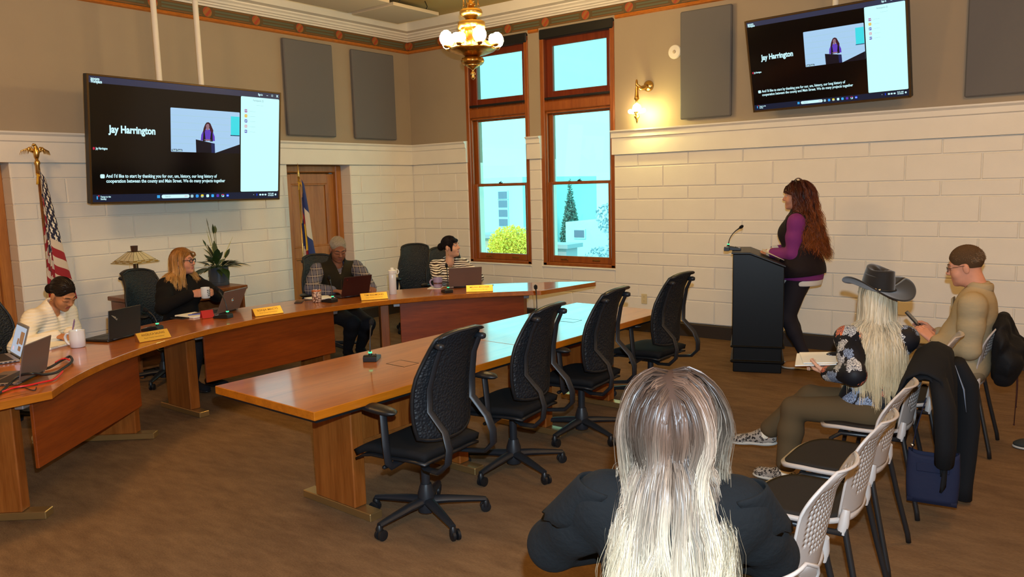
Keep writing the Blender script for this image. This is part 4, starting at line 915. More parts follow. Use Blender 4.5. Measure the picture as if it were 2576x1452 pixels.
# ---------------------------------------------------------------- lamp and plant on the cabinet
t = thing('table_lamp', 'mission style table lamp with a leaded glass shade on the wooden cabinet', 'lamp', (.45, -4.42, .79), D(12))
bz = pmat('dark_bronze', (.085, .035, .018), .4, .5)
def frus(mb, w0, z0, w1, z1): return mb.add([(i*w0, j*w0, z0) for i, j in ((-1, -1), (1, -1), (1, 1), (-1, 1))]+[(i*w1, j*w1, z1) for i, j in ((-1, -1), (1, -1), (1, 1), (-1, 1))], [(3, 2, 1, 0), (4, 5, 6, 7)]+[(k, (k+1) % 4, 4+(k+1) % 4, 4+k) for k in range(4)])
m = MB(); frus(m, .085, 0, .085, .012); frus(m, .082, .012, .035, .038); frus(m, .03, .038, .024, .075); frus(m, .028, .072, .028, .08); frus(m, .016, .08, .016, .34); frus(m, .02, .44, .024, .50); frus(m, .045, .435, .047, .445); m.build('base', bz, t)
sg = pmat('leaded_glass', (.62, .56, .36), .35, noise=(12, .12)); sg2 = pmat('amber_glass', (.42, .27, .06), .35); ld_ = pmat('lead_came', (.10, .08, .03), .5, .3)
W0, W1, H0, H1 = .155, .045, .335, .44
def sh(i, s, v, off=0):  # side i, s -1..1 along it, v 0..1 up
    w = W0+(W1-W0)*v; z = H0+(H1-H0)*v; a = i*PI/2
    return rotm(0, 0, a) @ Vector((s*w, -w-off, z))
for i in range(4):
    for k in range(4):
        s0, s1 = -1+k*.5, -.5+k*.5
        MB().add([sh(i, s0, .22), sh(i, s1, .22), sh(i, s1, 1), sh(i, s0, 1)], [(0, 1, 2, 3)]).build('glass_panel', sg, t, solid=.003)
        MB().tube([sh(i, s0, .22, .002), sh(i, s0, 1, .002)], .0018, 5).build('came', ld_, t)
    for k in range(6):
        s0, s1 = -1+k/3, -1+(k+1)/3
        for v0, v1, mt in ((.0, .11, sg2 if k % 2 else sg), (.11, .22, sg if k % 2 else sg2)): MB().add([sh(i, s0, v0), sh(i, s1, v0), sh(i, s1, v1), sh(i, s0, v1)], [(0, 1, 2, 3)]).build('border_glass', mt, t, solid=.003)
    m = MB()
    for v in (.0, .11, .22, 1): m.tube([sh(i, -1, v, .002), sh(i, 1, v, .002)], .0026, 5)
    m.build('came', ld_, t)
for s, l in ((-.05, .16), (.045, .10)): MB().tube([(s, -.03, .34), (s, -.03, .34-l)], .0013, 5).ball((s, -.03, .34-l), .005).build('pull_chain', M['antique_brass'], t)
MB().tube([(-.05, .06, .006), (-.12, .10, .004), (-.13, .02, .004)], .003, 6).build('cord', M['antique_brass'], t, True)
t = thing('potted_plant', 'dark green peace lily in a blue grey cylinder pot on the wooden cabinet', 'plant', (.45, -3.52, .79))
MB().lathe([(.10, 0), (.104, .005), (.104, .035), (.101, .038), (.104, .041), (.106, .20), (.10, .20), (.098, .17)], 32).build('pot', pmat('slate_pot', (.050, .062, .078), .25), t, True, ang=40)
MB().lathe([(.001, .175), (.099, .175)], 24, cap=False).build('soil', M['dark_base'], t)
leaf_m = [pmat('leaf_dark', (.012, .032, .010), .4), pmat('leaf_mid', (.022, .050, .012), .4), pmat('leaf_light', (.045, .075, .020), .45)]; bud_m = pmat('pale_spathe', (.50, .48, .08), .5); stem_m = pmat('leaf_stem', (.10, .085, .03), .5)
def leaf(base, az, el, L, wd, droop, mat, stem):
    d = Vector((math.cos(az)*math.cos(el), math.sin(az)*math.cos(el), math.sin(el))); side = Vector((-math.sin(az), math.cos(az), 0)); b = Vector(base)
    pts = []
    for i in range(13):
        s = i/12; p = b+d*(stem+L)*s+Vector((0, 0, -droop*s*s)); pts.append(p)
    k0 = stem/(stem+L); vs = []; fs = []
    for i in range(9):
        s = k0+(1-k0)*i/8; f = s*12; j = min(11, int(f)); p = pts[j].lerp(pts[j+1], f-j); w = wd*math.sin(PI*min(.98, (i/8)**.8+.02))**.9*.5
        up = Vector((0, 0, 1))*.25*w
        vs += [p-side*w+up, p, p+side*w+up]
    for i in range(8): fs += [(i*3, i*3+1, i*3+4, i*3+3), (i*3+1, i*3+2, i*3+5, i*3+4)]
    o = mesh_obj('leaf', vs, fs, mat, t, True); mb = MB().tube([pts[0], pts[int(12*k0*.5)], pts[min(12, int(12*k0)+1)]], .0025, 5)
    n = len(o.data.vertices); me = bpy.data.meshes.new('leaf'); me.from_pydata(vs+[tuple(v) for v in mb.v], [], fs+[tuple(q+n for q in f) for f in mb.f]); me.update(); me.materials.append(mat); me.polygons.foreach_set('use_smooth', [True]*len(me.polygons)); o.data = me
rr = random.Random(4)
for k in range(46):
    az = k*2.399+rr.uniform(-.3, .3); el = rr.choice((.25, .5, .75, 1.0, 1.2))+rr.uniform(-.12, .12)
    leaf((rr.uniform(-.05, .05), rr.uniform(-.05, .05), .18), az, el, rr.uniform(.15, .22), rr.uniform(.05, .075), rr.uniform(.04, .14)*(1.4-el*.6), rr.choice(leaf_m), rr.uniform(.06, .15))
for az, el, L, mt, h in ((2.6, 1.25, .09, leaf_m[2], .40), (-2.2, 1.36, .11, bud_m, .34), (-1.9, 1.42, .10, leaf_m[2], .46), (-1.3, 1.5, .11, leaf_m[1], .38), (.9, 1.1, .07, bud_m, .32), (-2.7, 1.1, .08, leaf_m[1], .28)):
    leaf((0, 0, .18), az, el, L, .035, .0, mt, h)
# ---------------------------------------------------------------- flags
def flag(label, c, zt, H, us, eagle):
    t = thing('flag', label, 'flag', c, 0, 'flags on poles by the left wall')
    MB().lathe([(.0, 0), (.15, 0), (.15, .02), (.12, .035), (.04, .05), (.025, .10)], 24).build('floor_stand', M['brass'], t, True, ang=40)
    MB().tube([(0, 0, .05), (0, 0, zt)], .0115, 10).build('pole', M['cabinet_wood'] if us else M['brass'], t, True)
    m = pmat('flag_cloth_us' if us else 'flag_cloth_state', (.8, .7, .6), .8, sheen=.2); N, L, b = nodes(m); nt = m.node_tree
    at = N.new('ShaderNodeAttribute'); at.attribute_name = 'uvw'; sp = N.new('ShaderNodeSeparateXYZ'); L.new(at.outputs['Vector'], sp.inputs[0]); u, v = sp.outputs[0], sp.outputs[1]
    white, red, blue = (.62, .52, .42), (.30, .008, .018), ((.010, .011, .040) if us else (.010, .022, .14))
    if us:
        st = mth(nt, 'LESS_THAN', mth(nt, 'MODULO', mth(nt, 'FLOOR', mth(nt, 'MULTIPLY', v, 13)), 2), .5)
        col = mixc(nt, st, white, red)
        cant = mth(nt, 'MULTIPLY', mth(nt, 'LESS_THAN', u, .42), mth(nt, 'GREATER_THAN', v, 6/13))
        def stars(ou, ov, pu=.07, pv=.108/1.0):
            fu = mth(nt, 'SUBTRACT', mth(nt, 'FRACT', mth(nt, 'DIVIDE', mth(nt, 'ADD', u, ou), pu)), .5); fv = mth(nt, 'SUBTRACT', mth(nt, 'FRACT', mth(nt, 'DIVIDE', mth(nt, 'ADD', v, ov), pv)), .5)
            x = mth(nt, 'MULTIPLY', fu, pu*1.65); y = mth(nt, 'MULTIPLY', fv, pv)
            r = mth(nt, 'SQRT', mth(nt, 'ADD', mth(nt, 'MULTIPLY', x, x), mth(nt, 'MULTIPLY', y, y)))
            a = mth(nt, 'ARCTAN2', x, y); k = mth(nt, 'SUBTRACT', mth(nt, 'ABSOLUTE', mth(nt, 'SUBTRACT', mth(nt, 'FRACT', mth(nt, 'ADD', mth(nt, 'DIVIDE', a, 2*PI/5), .5)), .5)), 0)
            lim = mth(nt, 'SUBTRACT', .034, mth(nt, 'MULTIPLY', k, .042))
            return mth(nt, 'LESS_THAN', r, lim)
        s = mth(nt, 'MAXIMUM', stars(0, 0), stars(.035, .054)); col = mixc(nt, cant, col, mixc(nt, s, blue, (.8, .74, .62)))
    else:
        band = mth(nt, 'GREATER_THAN', mth(nt, 'ABSOLUTE', mth(nt, 'SUBTRACT', v, .5)), 1/6)
        col = mixc(nt, band, white, blue)
        x = mth(nt, 'MULTIPLY', mth(nt, 'SUBTRACT', u, .42), 1.5); y = mth(nt, 'SUBTRACT', v, .5); r = mth(nt, 'SQRT', mth(nt, 'ADD', mth(nt, 'MULTIPLY', x, x), mth(nt, 'MULTIPLY', y, y)))
        ring = mth(nt, 'MULTIPLY', mth(nt, 'LESS_THAN', r, 1/3), mth(nt, 'SUBTRACT', 1, mth(nt, 'MULTIPLY', mth(nt, 'LESS_THAN', mth(nt, 'ABSOLUTE', y), .13), mth(nt, 'GREATER_THAN', x, 0))))
        col = mixc(nt, ring, col, red); col = mixc(nt, mth(nt, 'LESS_THAN', r, 1/6), col, (.75, .46, .02))
    L.new(col, b.inputs['Base Color'])
    # draped cloth: the hoist hangs along the pole, the free end falls in deep pleats
    nu, nv = 100, 60; vs = []; uv = []; side = Vector((-.1, .99, 0)); NP = 5.0 if us else 4.6
    for j in range(nv+1):
        for i in range(nu+1):
            u_, v_ = i/nu, j/nv
            k = u_*NP; ph = math.floor(min(k, NP-1e-6)); fr = k-ph; tri = fr if int(ph) % 2 == 0 else 1-fr; tri = tri-.10*math.sin(2*PI*tri)
            z = zt-.06-(1-v_)*H-(.46 if us else .40)*u_-.25*u_*u_*v_
            s_ = min(1.0, (zt-z)/1.5); amp = .010+(.24 if us else .21)*s_**.8
            sx = -.02+(tri*.80-.06*ph)*amp+.05*s_+.007*math.sin(11*u_+5*v_)
            dx = .030+.011*(NP-ph)+.012*math.sin(k*PI)
            vs.append(Vector((dx, 0, z))+side*sx+Vector((.006*math.sin(9*v_+k*2), 0, 0))); uv.append((u_, v_, 0))
    w = nu+1; fs = [(j*w+i, j*w+i+1, (j+1)*w+i+1, (j+1)*w+i) for j in range(nv) for i in range(nu)]
    o = mesh_obj('cloth', vs, fs, m, t, True); a_ = o.data.attributes.new('uvw', 'FLOAT_VECTOR', 'POINT'); a_.data.foreach_set('vector', [x for q in uv for x in q])
    MB().tube([vs[j*w+nu] for j in range(nv+1)], .009, 6).build('gold_fringe', M['gold_fringe'], o, True)
    if eagle:
        g = M['brass']; MB().lathe([(.013, zt-.10), (.02, zt-.09), (.018, zt-.02), (.026, zt), (.02, zt+.02), (.012, zt+.03)], 14).build('pole_cap', g, t, True)
        MB().tube([(0, 0, zt+.03), (0, .0, zt+.06), (.008, 0, zt+.10), (.0, 0, zt+.14), (.0, -.008, zt+.165), (.01, -.02, zt+.165), (.01, -.034, zt+.155)], [.012, .022, .028, .018, .013, .012, .003], 10).build('eagle_body', g, t, True)
        for s in (-1, 1):
            wing = MB()
            for k in range(6):
                a0 = .3+k*.16; r0 = Vector((0, s*.02, zt+.095)); e = r0+Vector((-.005*k, s*(.035+.012*k), .045-.006*k)); wing.tube([r0, r0.lerp(e, .6)+Vector((0, 0, .02)), e, e+Vector((0, s*.014, -.055+.004*k))], [.009, .009, .008, .002], 6, flat=(.5, 1.2))
            wing.build('eagle_wing', g, t, True)
    else:
        MB().lathe([(.013, zt-.04), (.018, zt-.03), (.012, zt-.01), (.016, zt), (.012, zt+.02), (.001, zt+.13)], 12).build('spear_tip', M['brass'], t, True)
    MB().tube([(.013*math.cos(k*.9), .013*math.sin(k*.9), zt-.07-.006*k) for k in range(10)], .008, 6).tube([(.018, .012, zt-.10), (.025, .03, zt-.16), (.026, .034, zt-.22)], [.008, .009, .013], 6).tube([(.018, -.012, zt-.10), (.022, -.02, zt-.15), (.024, -.024, zt-.19)], [.008, .009, .012], 6).build('tassel', M['gold_fringe'], t, True)
flag('United States flag on an eagle-topped pole behind the woman in white', (.30, -5.165, 0), 2.10, 1.12, True, True)
flag('blue, white, red and gold state flag on a spear-topped pole before the oak door', (.30, -2.27, 0), 1.99, 1.02, False, False)
# ================================================================ people: implicit surfaces meshed with surface nets
def np_mesh(name, V, F, mat, parent=None, smooth=True, attrs=None):
    """V (n,3), F (m,3|4) arrays -> object, fast"""
    me = bpy.data.meshes.new(name); n, m, k = len(V), len(F), F.shape[1]
    me.vertices.add(n); me.vertices.foreach_set('co', np.ascontiguousarray(V, np.float32).ravel())
    me.loops.add(m*k); me.loops.foreach_set('vertex_index', np.ascontiguousarray(F, np.int32).ravel())
    me.polygons.add(m); me.polygons.foreach_set('loop_start', np.arange(0, m*k, k, dtype=np.int32))
    me.update(calc_edges=True); me.validate()
    for a, d in (attrs or {}).items():
        t = me.attributes.new(a, 'FLOAT', 'POINT'); t.data.foreach_set('value', np.ascontiguousarray(d, np.float32))
    return link(name, me, mat, parent, smooth)
def cone(a, b, ra, rb=None, k=.02, neg=False): return ('c', np.array(a, float), np.array(b, float), ra, ra if rb is None else rb, k, neg)
def ell(c, r, R=None, k=.02, neg=False): return ('e', np.array(c, float), np.array(r, float), np.eye(3) if R is None else np.array(R, float), 0, k, neg)
def sdf_mesh(prims, h):
    lo = np.full(3, 9e9); hi = -lo; bb = []
    for p in prims:
        if p[0] == 'c': r = max(p[3], p[4]); a = np.minimum(p[1], p[2])-r; b = np.maximum(p[1], p[2])+r
        elif p[0] == 'p': bb.append((np.full(3, -9e3), np.full(3, 9e3))); continue
        else: e = np.sqrt(((p[3]*p[2][None, :])**2).sum(1)); a = p[1]-e; b = p[1]+e
        bb.append((a, b))
        if not p[6]: lo = np.minimum(lo, a); hi = np.maximum(hi, b)
    lo = lo-3*h; n = np.ceil((hi+3*h-lo)/h).astype(int)+1
    G = np.full(n, .3, np.float32)
    for p, (a, b) in zip(prims, bb):
        k = p[5]; i0 = np.clip(np.floor((a-k-2*h-lo)/h).astype(int), 0, n); i1 = np.clip(np.ceil((b+k+2*h-lo)/h).astype(int)+1, 0, n)
        if np.any(i1 <= i0): continue
        X = [(lo[q]+h*np.arange(i0[q], i1[q])).astype(np.float32) for q in range(3)]
        x, y, z = X[0][:, None, None], X[1][None, :, None], X[2][None, None, :]
        if p[0] == 'c':
            A, B = p[1], p[2]; d = B-A; L2 = max(1e-9, d @ d)
            px, py, pz = x-np.float32(A[0]), y-np.float32(A[1]), z-np.float32(A[2])
            t = np.clip((px*np.float32(d[0])+py*np.float32(d[1])+pz*np.float32(d[2]))/np.float32(L2), 0, 1)
            D = np.sqrt((px-t*np.float32(d[0]))**2+(py-t*np.float32(d[1]))**2+(pz-t*np.float32(d[2]))**2)-(p[3]+(p[4]-p[3])*t)
        elif p[0] == 'p': D = -((x-np.float32(p[1][0]))*np.float32(p[2][0])+(y-np.float32(p[1][1]))*np.float32(p[2][1])+(z-np.float32(p[1][2]))*np.float32(p[2][2]))
        else:
            R, r = p[3].astype(np.float32), p[2].astype(np.float32); qx, qy, qz = x-np.float32(p[1][0]), y-np.float32(p[1][1]), z-np.float32(p[1][2])
            u = [qx*R[0, j]+qy*R[1, j]+qz*R[2, j] for j in range(3)]
            k0 = np.sqrt((u[0]/r[0])**2+(u[1]/r[1])**2+(u[2]/r[2])**2); k1 = np.sqrt((u[0]/r[0]**2)**2+(u[1]/r[1]**2)**2+(u[2]/r[2]**2)**2)
            D = k0*(k0-1)/np.maximum(k1, 1e-6)
        s = (slice(i0[0], i1[0]), slice(i0[1], i1[1]), slice(i0[2], i1[2])); g = G[s]
        if p[6]:
            D = -D; hh = np.maximum(k-np.abs(g-D), 0)/k; G[s] = np.maximum(g, D)+hh*hh*k*.25
        else:
            hh = np.maximum(k-np.abs(g-D), 0)/k; G[s] = np.minimum(g, D)-hh*hh*k*.25
    sg = G < 0; c = sum(sg[i:n[0]-1+i, j:n[1]-1+j, l:n[2]-1+l].astype(np.int8) for i in (0, 1) for j in (0, 1) for l in (0, 1))
    act = (c > 0) & (c < 8); idx = np.argwhere(act); num = np.full(act.shape, -1, np.int64); num[act] = np.arange(len(idx))
    P = np.zeros((len(idx), 3)); W_ = np.zeros(len(idx))
    corner = [np.array(q) for q in ((0, 0, 0), (1, 0, 0), (0, 1, 0), (1, 1, 0), (0, 0, 1), (1, 0, 1), (0, 1, 1), (1, 1, 1))]
    val = [G[idx[:, 0]+q[0], idx[:, 1]+q[1], idx[:, 2]+q[2]] for q in corner]
    for a, b in ((0, 1), (2, 3), (4, 5), (6, 7), (0, 2), (1, 3), (4, 6), (5, 7), (0, 4), (1, 5), (2, 6), (3, 7)):
        m = (val[a] < 0) != (val[b] < 0); t = np.where(m, val[a]/np.where(m, val[a]-val[b], 1), 0)
        P += m[:, None]*(corner[a]+t[:, None]*(corner[b]-corner[a])); W_ += m
    V = lo+h*(idx+P/W_[:, None]); F = []
    for ax in range(3):
        u, v = (ax+1) % 3, (ax+2) % 3
        s0 = [slice(None)]*3; s1 = [slice(None)]*3; s0[ax] = slice(0, -1); s1[ax] = slice(1, None)
        ed = np.argwhere(sg[tuple(s0)] != sg[tuple(s1)])
        ed = ed[(ed[:, u] > 0) & (ed[:, v] > 0) & (ed[:, u] < n[u]-1) & (ed[:, v] < n[v]-1)]
        ins = sg[ed[:, 0], ed[:, 1], ed[:, 2]]; q = []
        for du, dv in ((-1, -1), (0, -1), (0, 0), (-1, 0)):
            e = ed.copy(); e[:, u] += du; e[:, v] += dv; q.append(num[e[:, 0], e[:, 1], e[:, 2]])
        q = np.stack(q, 1); q[~ins] = q[~ins][:, ::-1]; F.append(q)
    F = np.concatenate(F); F = F[(F >= 0).all(1)]
    return V, F
def blob(name, prims, h, mat, parent, base, smooth=True):
    V, F = sdf_mesh(prims, h); return np_mesh(name, V-np.array(base), F, mat, parent, smooth)
def cut(pt, n, k=.004): return ('p', np.array(pt, float), np.array(n, float), 0, 0, k, True)
def nrm(v): v = np.array(v, float); return v/np.linalg.norm(v)
def Rz(a): c, s = math.cos(a), math.sin(a); return np.array([[c, -s, 0], [s, c, 0], [0, 0, 1]])
def Rx(a): c, s = math.cos(a), math.sin(a); return np.array([[1, 0, 0], [0, c, -s], [0, s, c]])
def Ry(a): c, s = math.cos(a), math.sin(a); return np.array([[c, 0, s], [0, 1, 0], [-s, 0, c]])
def xf(prims, c, R, s=1.0):
    out = []
    for p in prims:
        if p[0] == 'c': out.append(('c', c+R @ (p[1]*s), c+R @ (p[2]*s), p[3]*s, p[4]*s, p[5]*s, p[6]))
        else: out.append(('e', c+R @ (p[1]*s), p[2]*s, R @ p[3], 0, p[5]*s, p[6]))
    return out
def ik(a, b, l1, l2, pole):
    d = b-a; L = min(np.linalg.norm(d), (l1+l2)*.999); d = nrm(d); b = a+d*L
    x = (l1*l1-l2*l2+L*L)/(2*L); hgt = math.sqrt(max(0, l1*l1-x*x)); p = np.array(pole, float); p = nrm(p-d*(p @ d))
    return a+d*x+p*hgt, b
def head_prims(fem, lid, fat=1.0):
    w = .97 if fem else 1.0; j = .040 if fem else .048
    P = [ell((0, -.012, .040), (.075*w, .094, .086), k=.02), ell((0, .030, -.030), (.060*w*fat, .066, .086), k=.03), ell((0, .042, -.082), (j*fat, .044, .034), k=.03), ell((0, .078, -.100), (.019, .015, .015), k=.02)]
    for s in (-1, 1):
        P += [ell((s*.037*fat, .062, -.035), (.024, .022, .026), k=.025), cone((s*.012, .089, .026), (s*.046, .075, .026), .009, .006, .014), ell((s*.0765*w, -.006, -.012), (.010, .019, .031), k=.008),
              ell((s*.031, .101, .006), (.017, .013, .011), k=.012, neg=True), cone((s*.018, .086-lid*.25, .0135-lid*1.1), (s*.044, .079-lid*.25, .0135-lid*1.1), .0062+lid*.75, .005+lid*.75, .004), cone((s*.019, .086, -.004), (s*.043, .079, -.003), .004, .004, .004),
              ell((s*.011, .101, -.031), (.0085, .010, .008), k=.006)]
    P += [cone((0, .088, .018), (0, .110, -.022), .0075, .010, .012), ell((0, .111, -.026), (.0105, .011, .0095), k=.008),
          cone((-.017, .089, -.060), (.017, .089, -.060), .0060, .0060, .008), cone((-.014, .088, -.0705), (.014, .088, -.0705), .0072, .0072, .008), ell((0, .103, -.0652), (.022, .010, .0016), k=.003, neg=True)]
    r = .043 if fem else .057
    P += [cone((0, -.022, -.06), (0, -.040, -.185), r, r*1.06, .03)]
    return P
def hand_prims(W, d, n, s, curl=(.5, .6, .5), spread=.06, sc=1.0, thumb=(.55, .75, .3)):
    """wrist W, d towards the knuckles, n out of the palm, s towards the thumb"""
    W, d, n = np.array(W, float), nrm(d), np.array(n, float); n = nrm(n-d*(n @ d)); s = np.array(s, float); s = nrm(s-d*(s @ d)-n*(s @ n)); P = []
    for off, L in ((.027, .074), (.009, .082), (-.009, .076), (-.026, .060)):
        kn = W+(d*(.090-abs(off)*.25)+s*off)*sc; P.append(cone(W+(d*.012+s*off*.6)*sc, kn, .0135*sc, .0105*sc, .014*sc))
        dr = nrm(d+s*off*spread*60*.1); p = kn; a = 0
        for q, (fr, rr) in enumerate(((.44, .0092), (.30, .0082), (.26, .0074))):
            a += curl[q]; e = p+(dr*math.cos(a)+n*math.sin(a))*L*fr*sc; P.append(cone(p, e, rr*sc*1.03, rr*sc*.92, .0035*sc)); p = e
    b = W+(d*.020+s*.022+n*.006)*sc; t = nrm(d*thumb[0]+s*thumb[1]+n*thumb[2]); t2 = nrm(d*(thumb[0]+.5)+s*thumb[1]*.45+n*(thumb[2]+.25))
    P += [cone(b, b+t*.042*sc, .0145*sc, .0110*sc, .012*sc), cone(b+t*.042*sc, b+t*.042*sc+t2*.032*sc, .0108*sc, .0095*sc, .004*sc), cone(b+t*.042*sc+t2*.032*sc, b+t*.042*sc+t2*.058*sc, .0095*sc, .0078*sc, .004*sc)]
    return P
def skin(name, c, lip):
    a = pmat('skin_'+name, c, .62, spec=.3, noise=(25, .06)); b = pmat('lip_'+name, lip, .55, spec=.3); return [a, b]
EYE_W = pmat('eye_white', (.42, .38, .35), .3); EYE_D = pmat('eye_iris', (.03, .02, .015), .2)
class Fig:
    def __init__(f, label, base, pelvis, yaw, lean=0, S_=1.0, fem=True, tyaw=None, head=(0, 0, 0), hfwd=.03, skinm=None, wl=None, wr=None, pl=None, pr=None, al=None, ar=None, kl=None, kr=None, build=1.0, lid=.0, shw=None, side=0, hpos=None):
        f.t = thing('person', label, 'person', base); f.base = np.array(base, float); f.S = S_; f.fem = fem; f.b = build; f.skin = skinm
        tyaw = yaw if tyaw is None else tyaw
        F = np.array([math.cos(yaw), math.sin(yaw), 0]); Rr = np.array([F[1], -F[0], 0]); T = np.array([math.cos(tyaw), math.sin(tyaw), 0]); TR = np.array([T[1], -T[0], 0]); U = np.array([0, 0, 1.])
        sp = nrm(U*math.cos(lean)+T*math.sin(lean)+TR*side); f.F, f.R, f.T, f.TR, f.sp = F, Rr, T, TR, sp
        f.fw = nrm(T-sp*(T @ sp))
        P = np.array(pelvis, float); f.P = P; f.N = P+sp*.50*S_; sw = (shw or (.165 if fem else .19))*S_
        f.C = P+sp*.32*S_; f.wst = P+sp*.16*S_
        f.sh = {1: f.N-sp*.055*S_+TR*sw, -1: f.N-sp*.055*S_-TR*sw}     # 1 = right
        f.hip = {1: P+Rr*.085*S_, -1: P-Rr*.085*S_}
        hy, hp, hr = head; f.HR = Rz(hy-PI/2) @ Rx(-hp) @ Ry(hr)
        f.H = np.array(hpos, float) if hpos is not None else f.N+nrm(sp*.6+U*.4)*.155*S_+f.fw*hfwd+f.HR @ np.array([0, .012, 0])
        f.hs = 1.0*(S_ if S_ < 1 else 1+(S_-1)*.5)
        f.wr = {1: np.array(wr, float) if wr is not None else f.sh[1]+F*.25-U*.35, -1: np.array(wl, float) if wl is not None else f.sh[-1]+F*.25-U*.35}
        f.el = {}
        for s, pole in ((1, pr), (-1, pl)):
            pole = pole if pole is not None else (TR*s*.5-U-F*.35); f.el[s], f.wr[s] = ik(f.sh[s], f.wr[s], .285*S_, .255*S_, pole)
        f.an = {1: np.array(ar, float) if ar is not None else f.hip[1]+F*.42-U*.45, -1: np.array(al, float) if al is not None else f.hip[-1]+F*.42-U*.45}; f.kn = {}
        for s, pole in ((1, kr), (-1, kl)):
            f.kn[s], f.an[s] = ik(f.hip[s], f.an[s], .43*S_, .42*S_, pole if pole is not None else F+U*.8)
        f.tor = np.stack([TR, f.fw, sp], 1)
    def torso(f, t=0.0, k=.06, bust=1.0):
        S_, b, R = f.S, f.b, f.tor; X = [ell(f.P+f.sp*.02, (.165*S_*b+t, .115*S_*b+t, .12*S_+t), R, k), ell(f.wst+f.fw*.006, (.135*S_*b+t, .098*S_*b+t, .15*S_+t), R, k), ell(f.C+f.sp*.02, (.150*S_*(b*.5+.5)+t, .104*S_*(b*.5+.5)+t, .165*S_+t), R, k),
             cone(f.sh[1]-f.sp*.012, f.sh[-1]-f.sp*.012, .052*S_+t, .052*S_+t, k), cone(f.N-f.sp*.05, f.N+f.sp*.02, .062*S_+t, .046*S_+t, .05)]
        if f.fem and bust:
            for s in (-1, 1): X.append(ell(f.C+f.sp*.015+f.fw*.082*S_+f.TR*s*.072*S_, np.array((.068, .058, .066))*S_*(.6+.4*b)*bust+t, R, .04))
        return X
    def sleeve(f, s, t, frac=1.0, loose=0.0):
        S_ = f.S; bb = .85+.15*f.b if f.b > 1 else 1; e, w, h = f.el[s], f.wr[s], f.sh[s]; m = .88 if f.fem else 1.0
        w2 = e+(w-e)*frac
        return [cone(h, h+(e-h)*.5, (.056*m*bb)*S_+t, (.050*m*bb)*S_+t+loose, .04), cone(h+(e-h)*.5, e, (.050*m*bb)*S_+t+loose, (.041*m*bb)*S_+t+loose, .03), cone(e, w2, (.041*m*bb)*S_+t+loose, (.030*m)*S_+t+loose*.7, .025)]
    def legs(f, t, frac=1.0, flare=0.0, sides=(1, -1)):
        S_, b = f.S, f.b; X = []
        for s in sides:
            h, k, a = f.hip[s], f.kn[s], f.an[s]
            X += [cone(h, k, .083*S_*b+t, .056*S_*(.5+.5*b)+t, .05), cone(k, k+(a-k)*.35, .056*S_*(.5+.5*b)+t, .054*S_+t+flare*.5, .03), cone(k+(a-k)*.35, k+(a-k)*frac, .054*S_+t+flare*.5, .036*S_+t+flare, .03)]
        return X
    def body(f, hands, lid=0.0, fat=1.0, lower=True):
        hp = xf(head_prims(f.fem, lid, fat), f.H, f.HR, f.hs); c = f.H+f.HR @ np.array([0, -.035, -.17])*f.hs
        hp.append(cone(c, f.N-f.sp*.03, (.043 if f.fem else .055)*f.S, (.050 if f.fem else .06)*f.S, .03))
        V, Fc = sdf_mesh(hp, .0042); parts = [(V, Fc)]
        for q in hands:
            if q: parts.append(sdf_mesh(q, .0034))
        X = f.torso(-.02)
        for s in (1, -1): X += f.sleeve(s, -.012)+[cone(f.el[s]+(f.wr[s]-f.el[s])*.5, f.wr[s], .030*f.S, .0235*f.S, .02)]
        if lower: X += f.legs(-.018)
        parts.append(sdf_mesh(X, .011)); off = 0; Vs = []; Fs = []
        for v, q in parts: Vs.append(v); Fs.append(q+off); off += len(v)
        V = np.concatenate(Vs)-f.base; Fa = np.concatenate(Fs)
        o = np_mesh('body', V, Fa, f.skin, f.t)
        # lips take the second skin material
        L = ((V+f.base-f.H) @ f.HR)/f.hs; cen = L[Fa].mean(1)
        lip = (np.abs(cen[:, 0]) < .023-.35*np.abs(cen[:, 2]+.066)) & (np.abs(cen[:, 2]+.0655) < .0115) & (cen[:, 1] > .083) & (cen[:, 1] < .12)
        o.data.polygons.foreach_set('material_index', lip.astype(np.int32))
        f.body_o = o; return o
    def hl(f, p): return f.H+f.HR @ (np.array(p, float)*f.hs)
    def loc(f, p): return Vector(f.hl(p)-f.base)
    def eyes(f, look=0.0, lid=0.0, brow=(.04, .02, .01), bw=.0032):
        for s in (-1, 1):
            if lid > .003:
                MB().tube([f.loc((s*.019, .0965, -.0015)), f.loc((s*.030, .0955, -.0035)), f.loc((s*.043, .0875, -.0015))], [.001, .0017, .001], 6).build('eyelash', EYE_D, f.t, True); continue
            e = MB().ball(f.loc((s*.0305, .0795, .0055)), .0128*f.hs, 14, 10).build('eye', EYE_W, f.t, True)
            MB().ball(f.loc((s*.0305+look, .0865, .0055-lid*.6)), .0068*f.hs, 10, 8).build('iris', EYE_D, e, True)
        bm = pmat('eyebrow', brow, .8)
        for s in (-1, 1): MB().tube([f.loc((s*.014, .0985, .028)), f.loc((s*.026, .0965, .033)), f.loc((s*.038, .088, .033)), f.loc((s*.049, .076, .027))], [bw*.8, bw, bw, bw*.4], 6).build('eyebrow', bm, f.t, True)
    def glasses(f, mat, r=.0022, half=False):
        m = MB()
        for s in (-1, 1):
            n = 16; pts = [f.loc((s*.033+.023*math.copysign(abs(math.cos(a))**.7, math.cos(a)), .106-.004*abs(math.cos(a)), .002+.017*math.copysign(abs(math.sin(a))**.7, math.sin(a)))) for a in [k*2*PI/n for k in range(n)]]
            m.tube(pts, r, 6, True); m.tube([f.loc((s*.056, .102, .008)), f.loc((s*.076, .06, .010)), f.loc((s*.083, .0, .010)), f.loc((s*.080, -.018, -.004))], r*.9, 6)
        m.tube([f.loc((-.011, .107, .006)), f.loc((0, .110, .009)), f.loc((.011, .107, .006))], r, 6); g = m.build('glasses', mat, f.t, True)
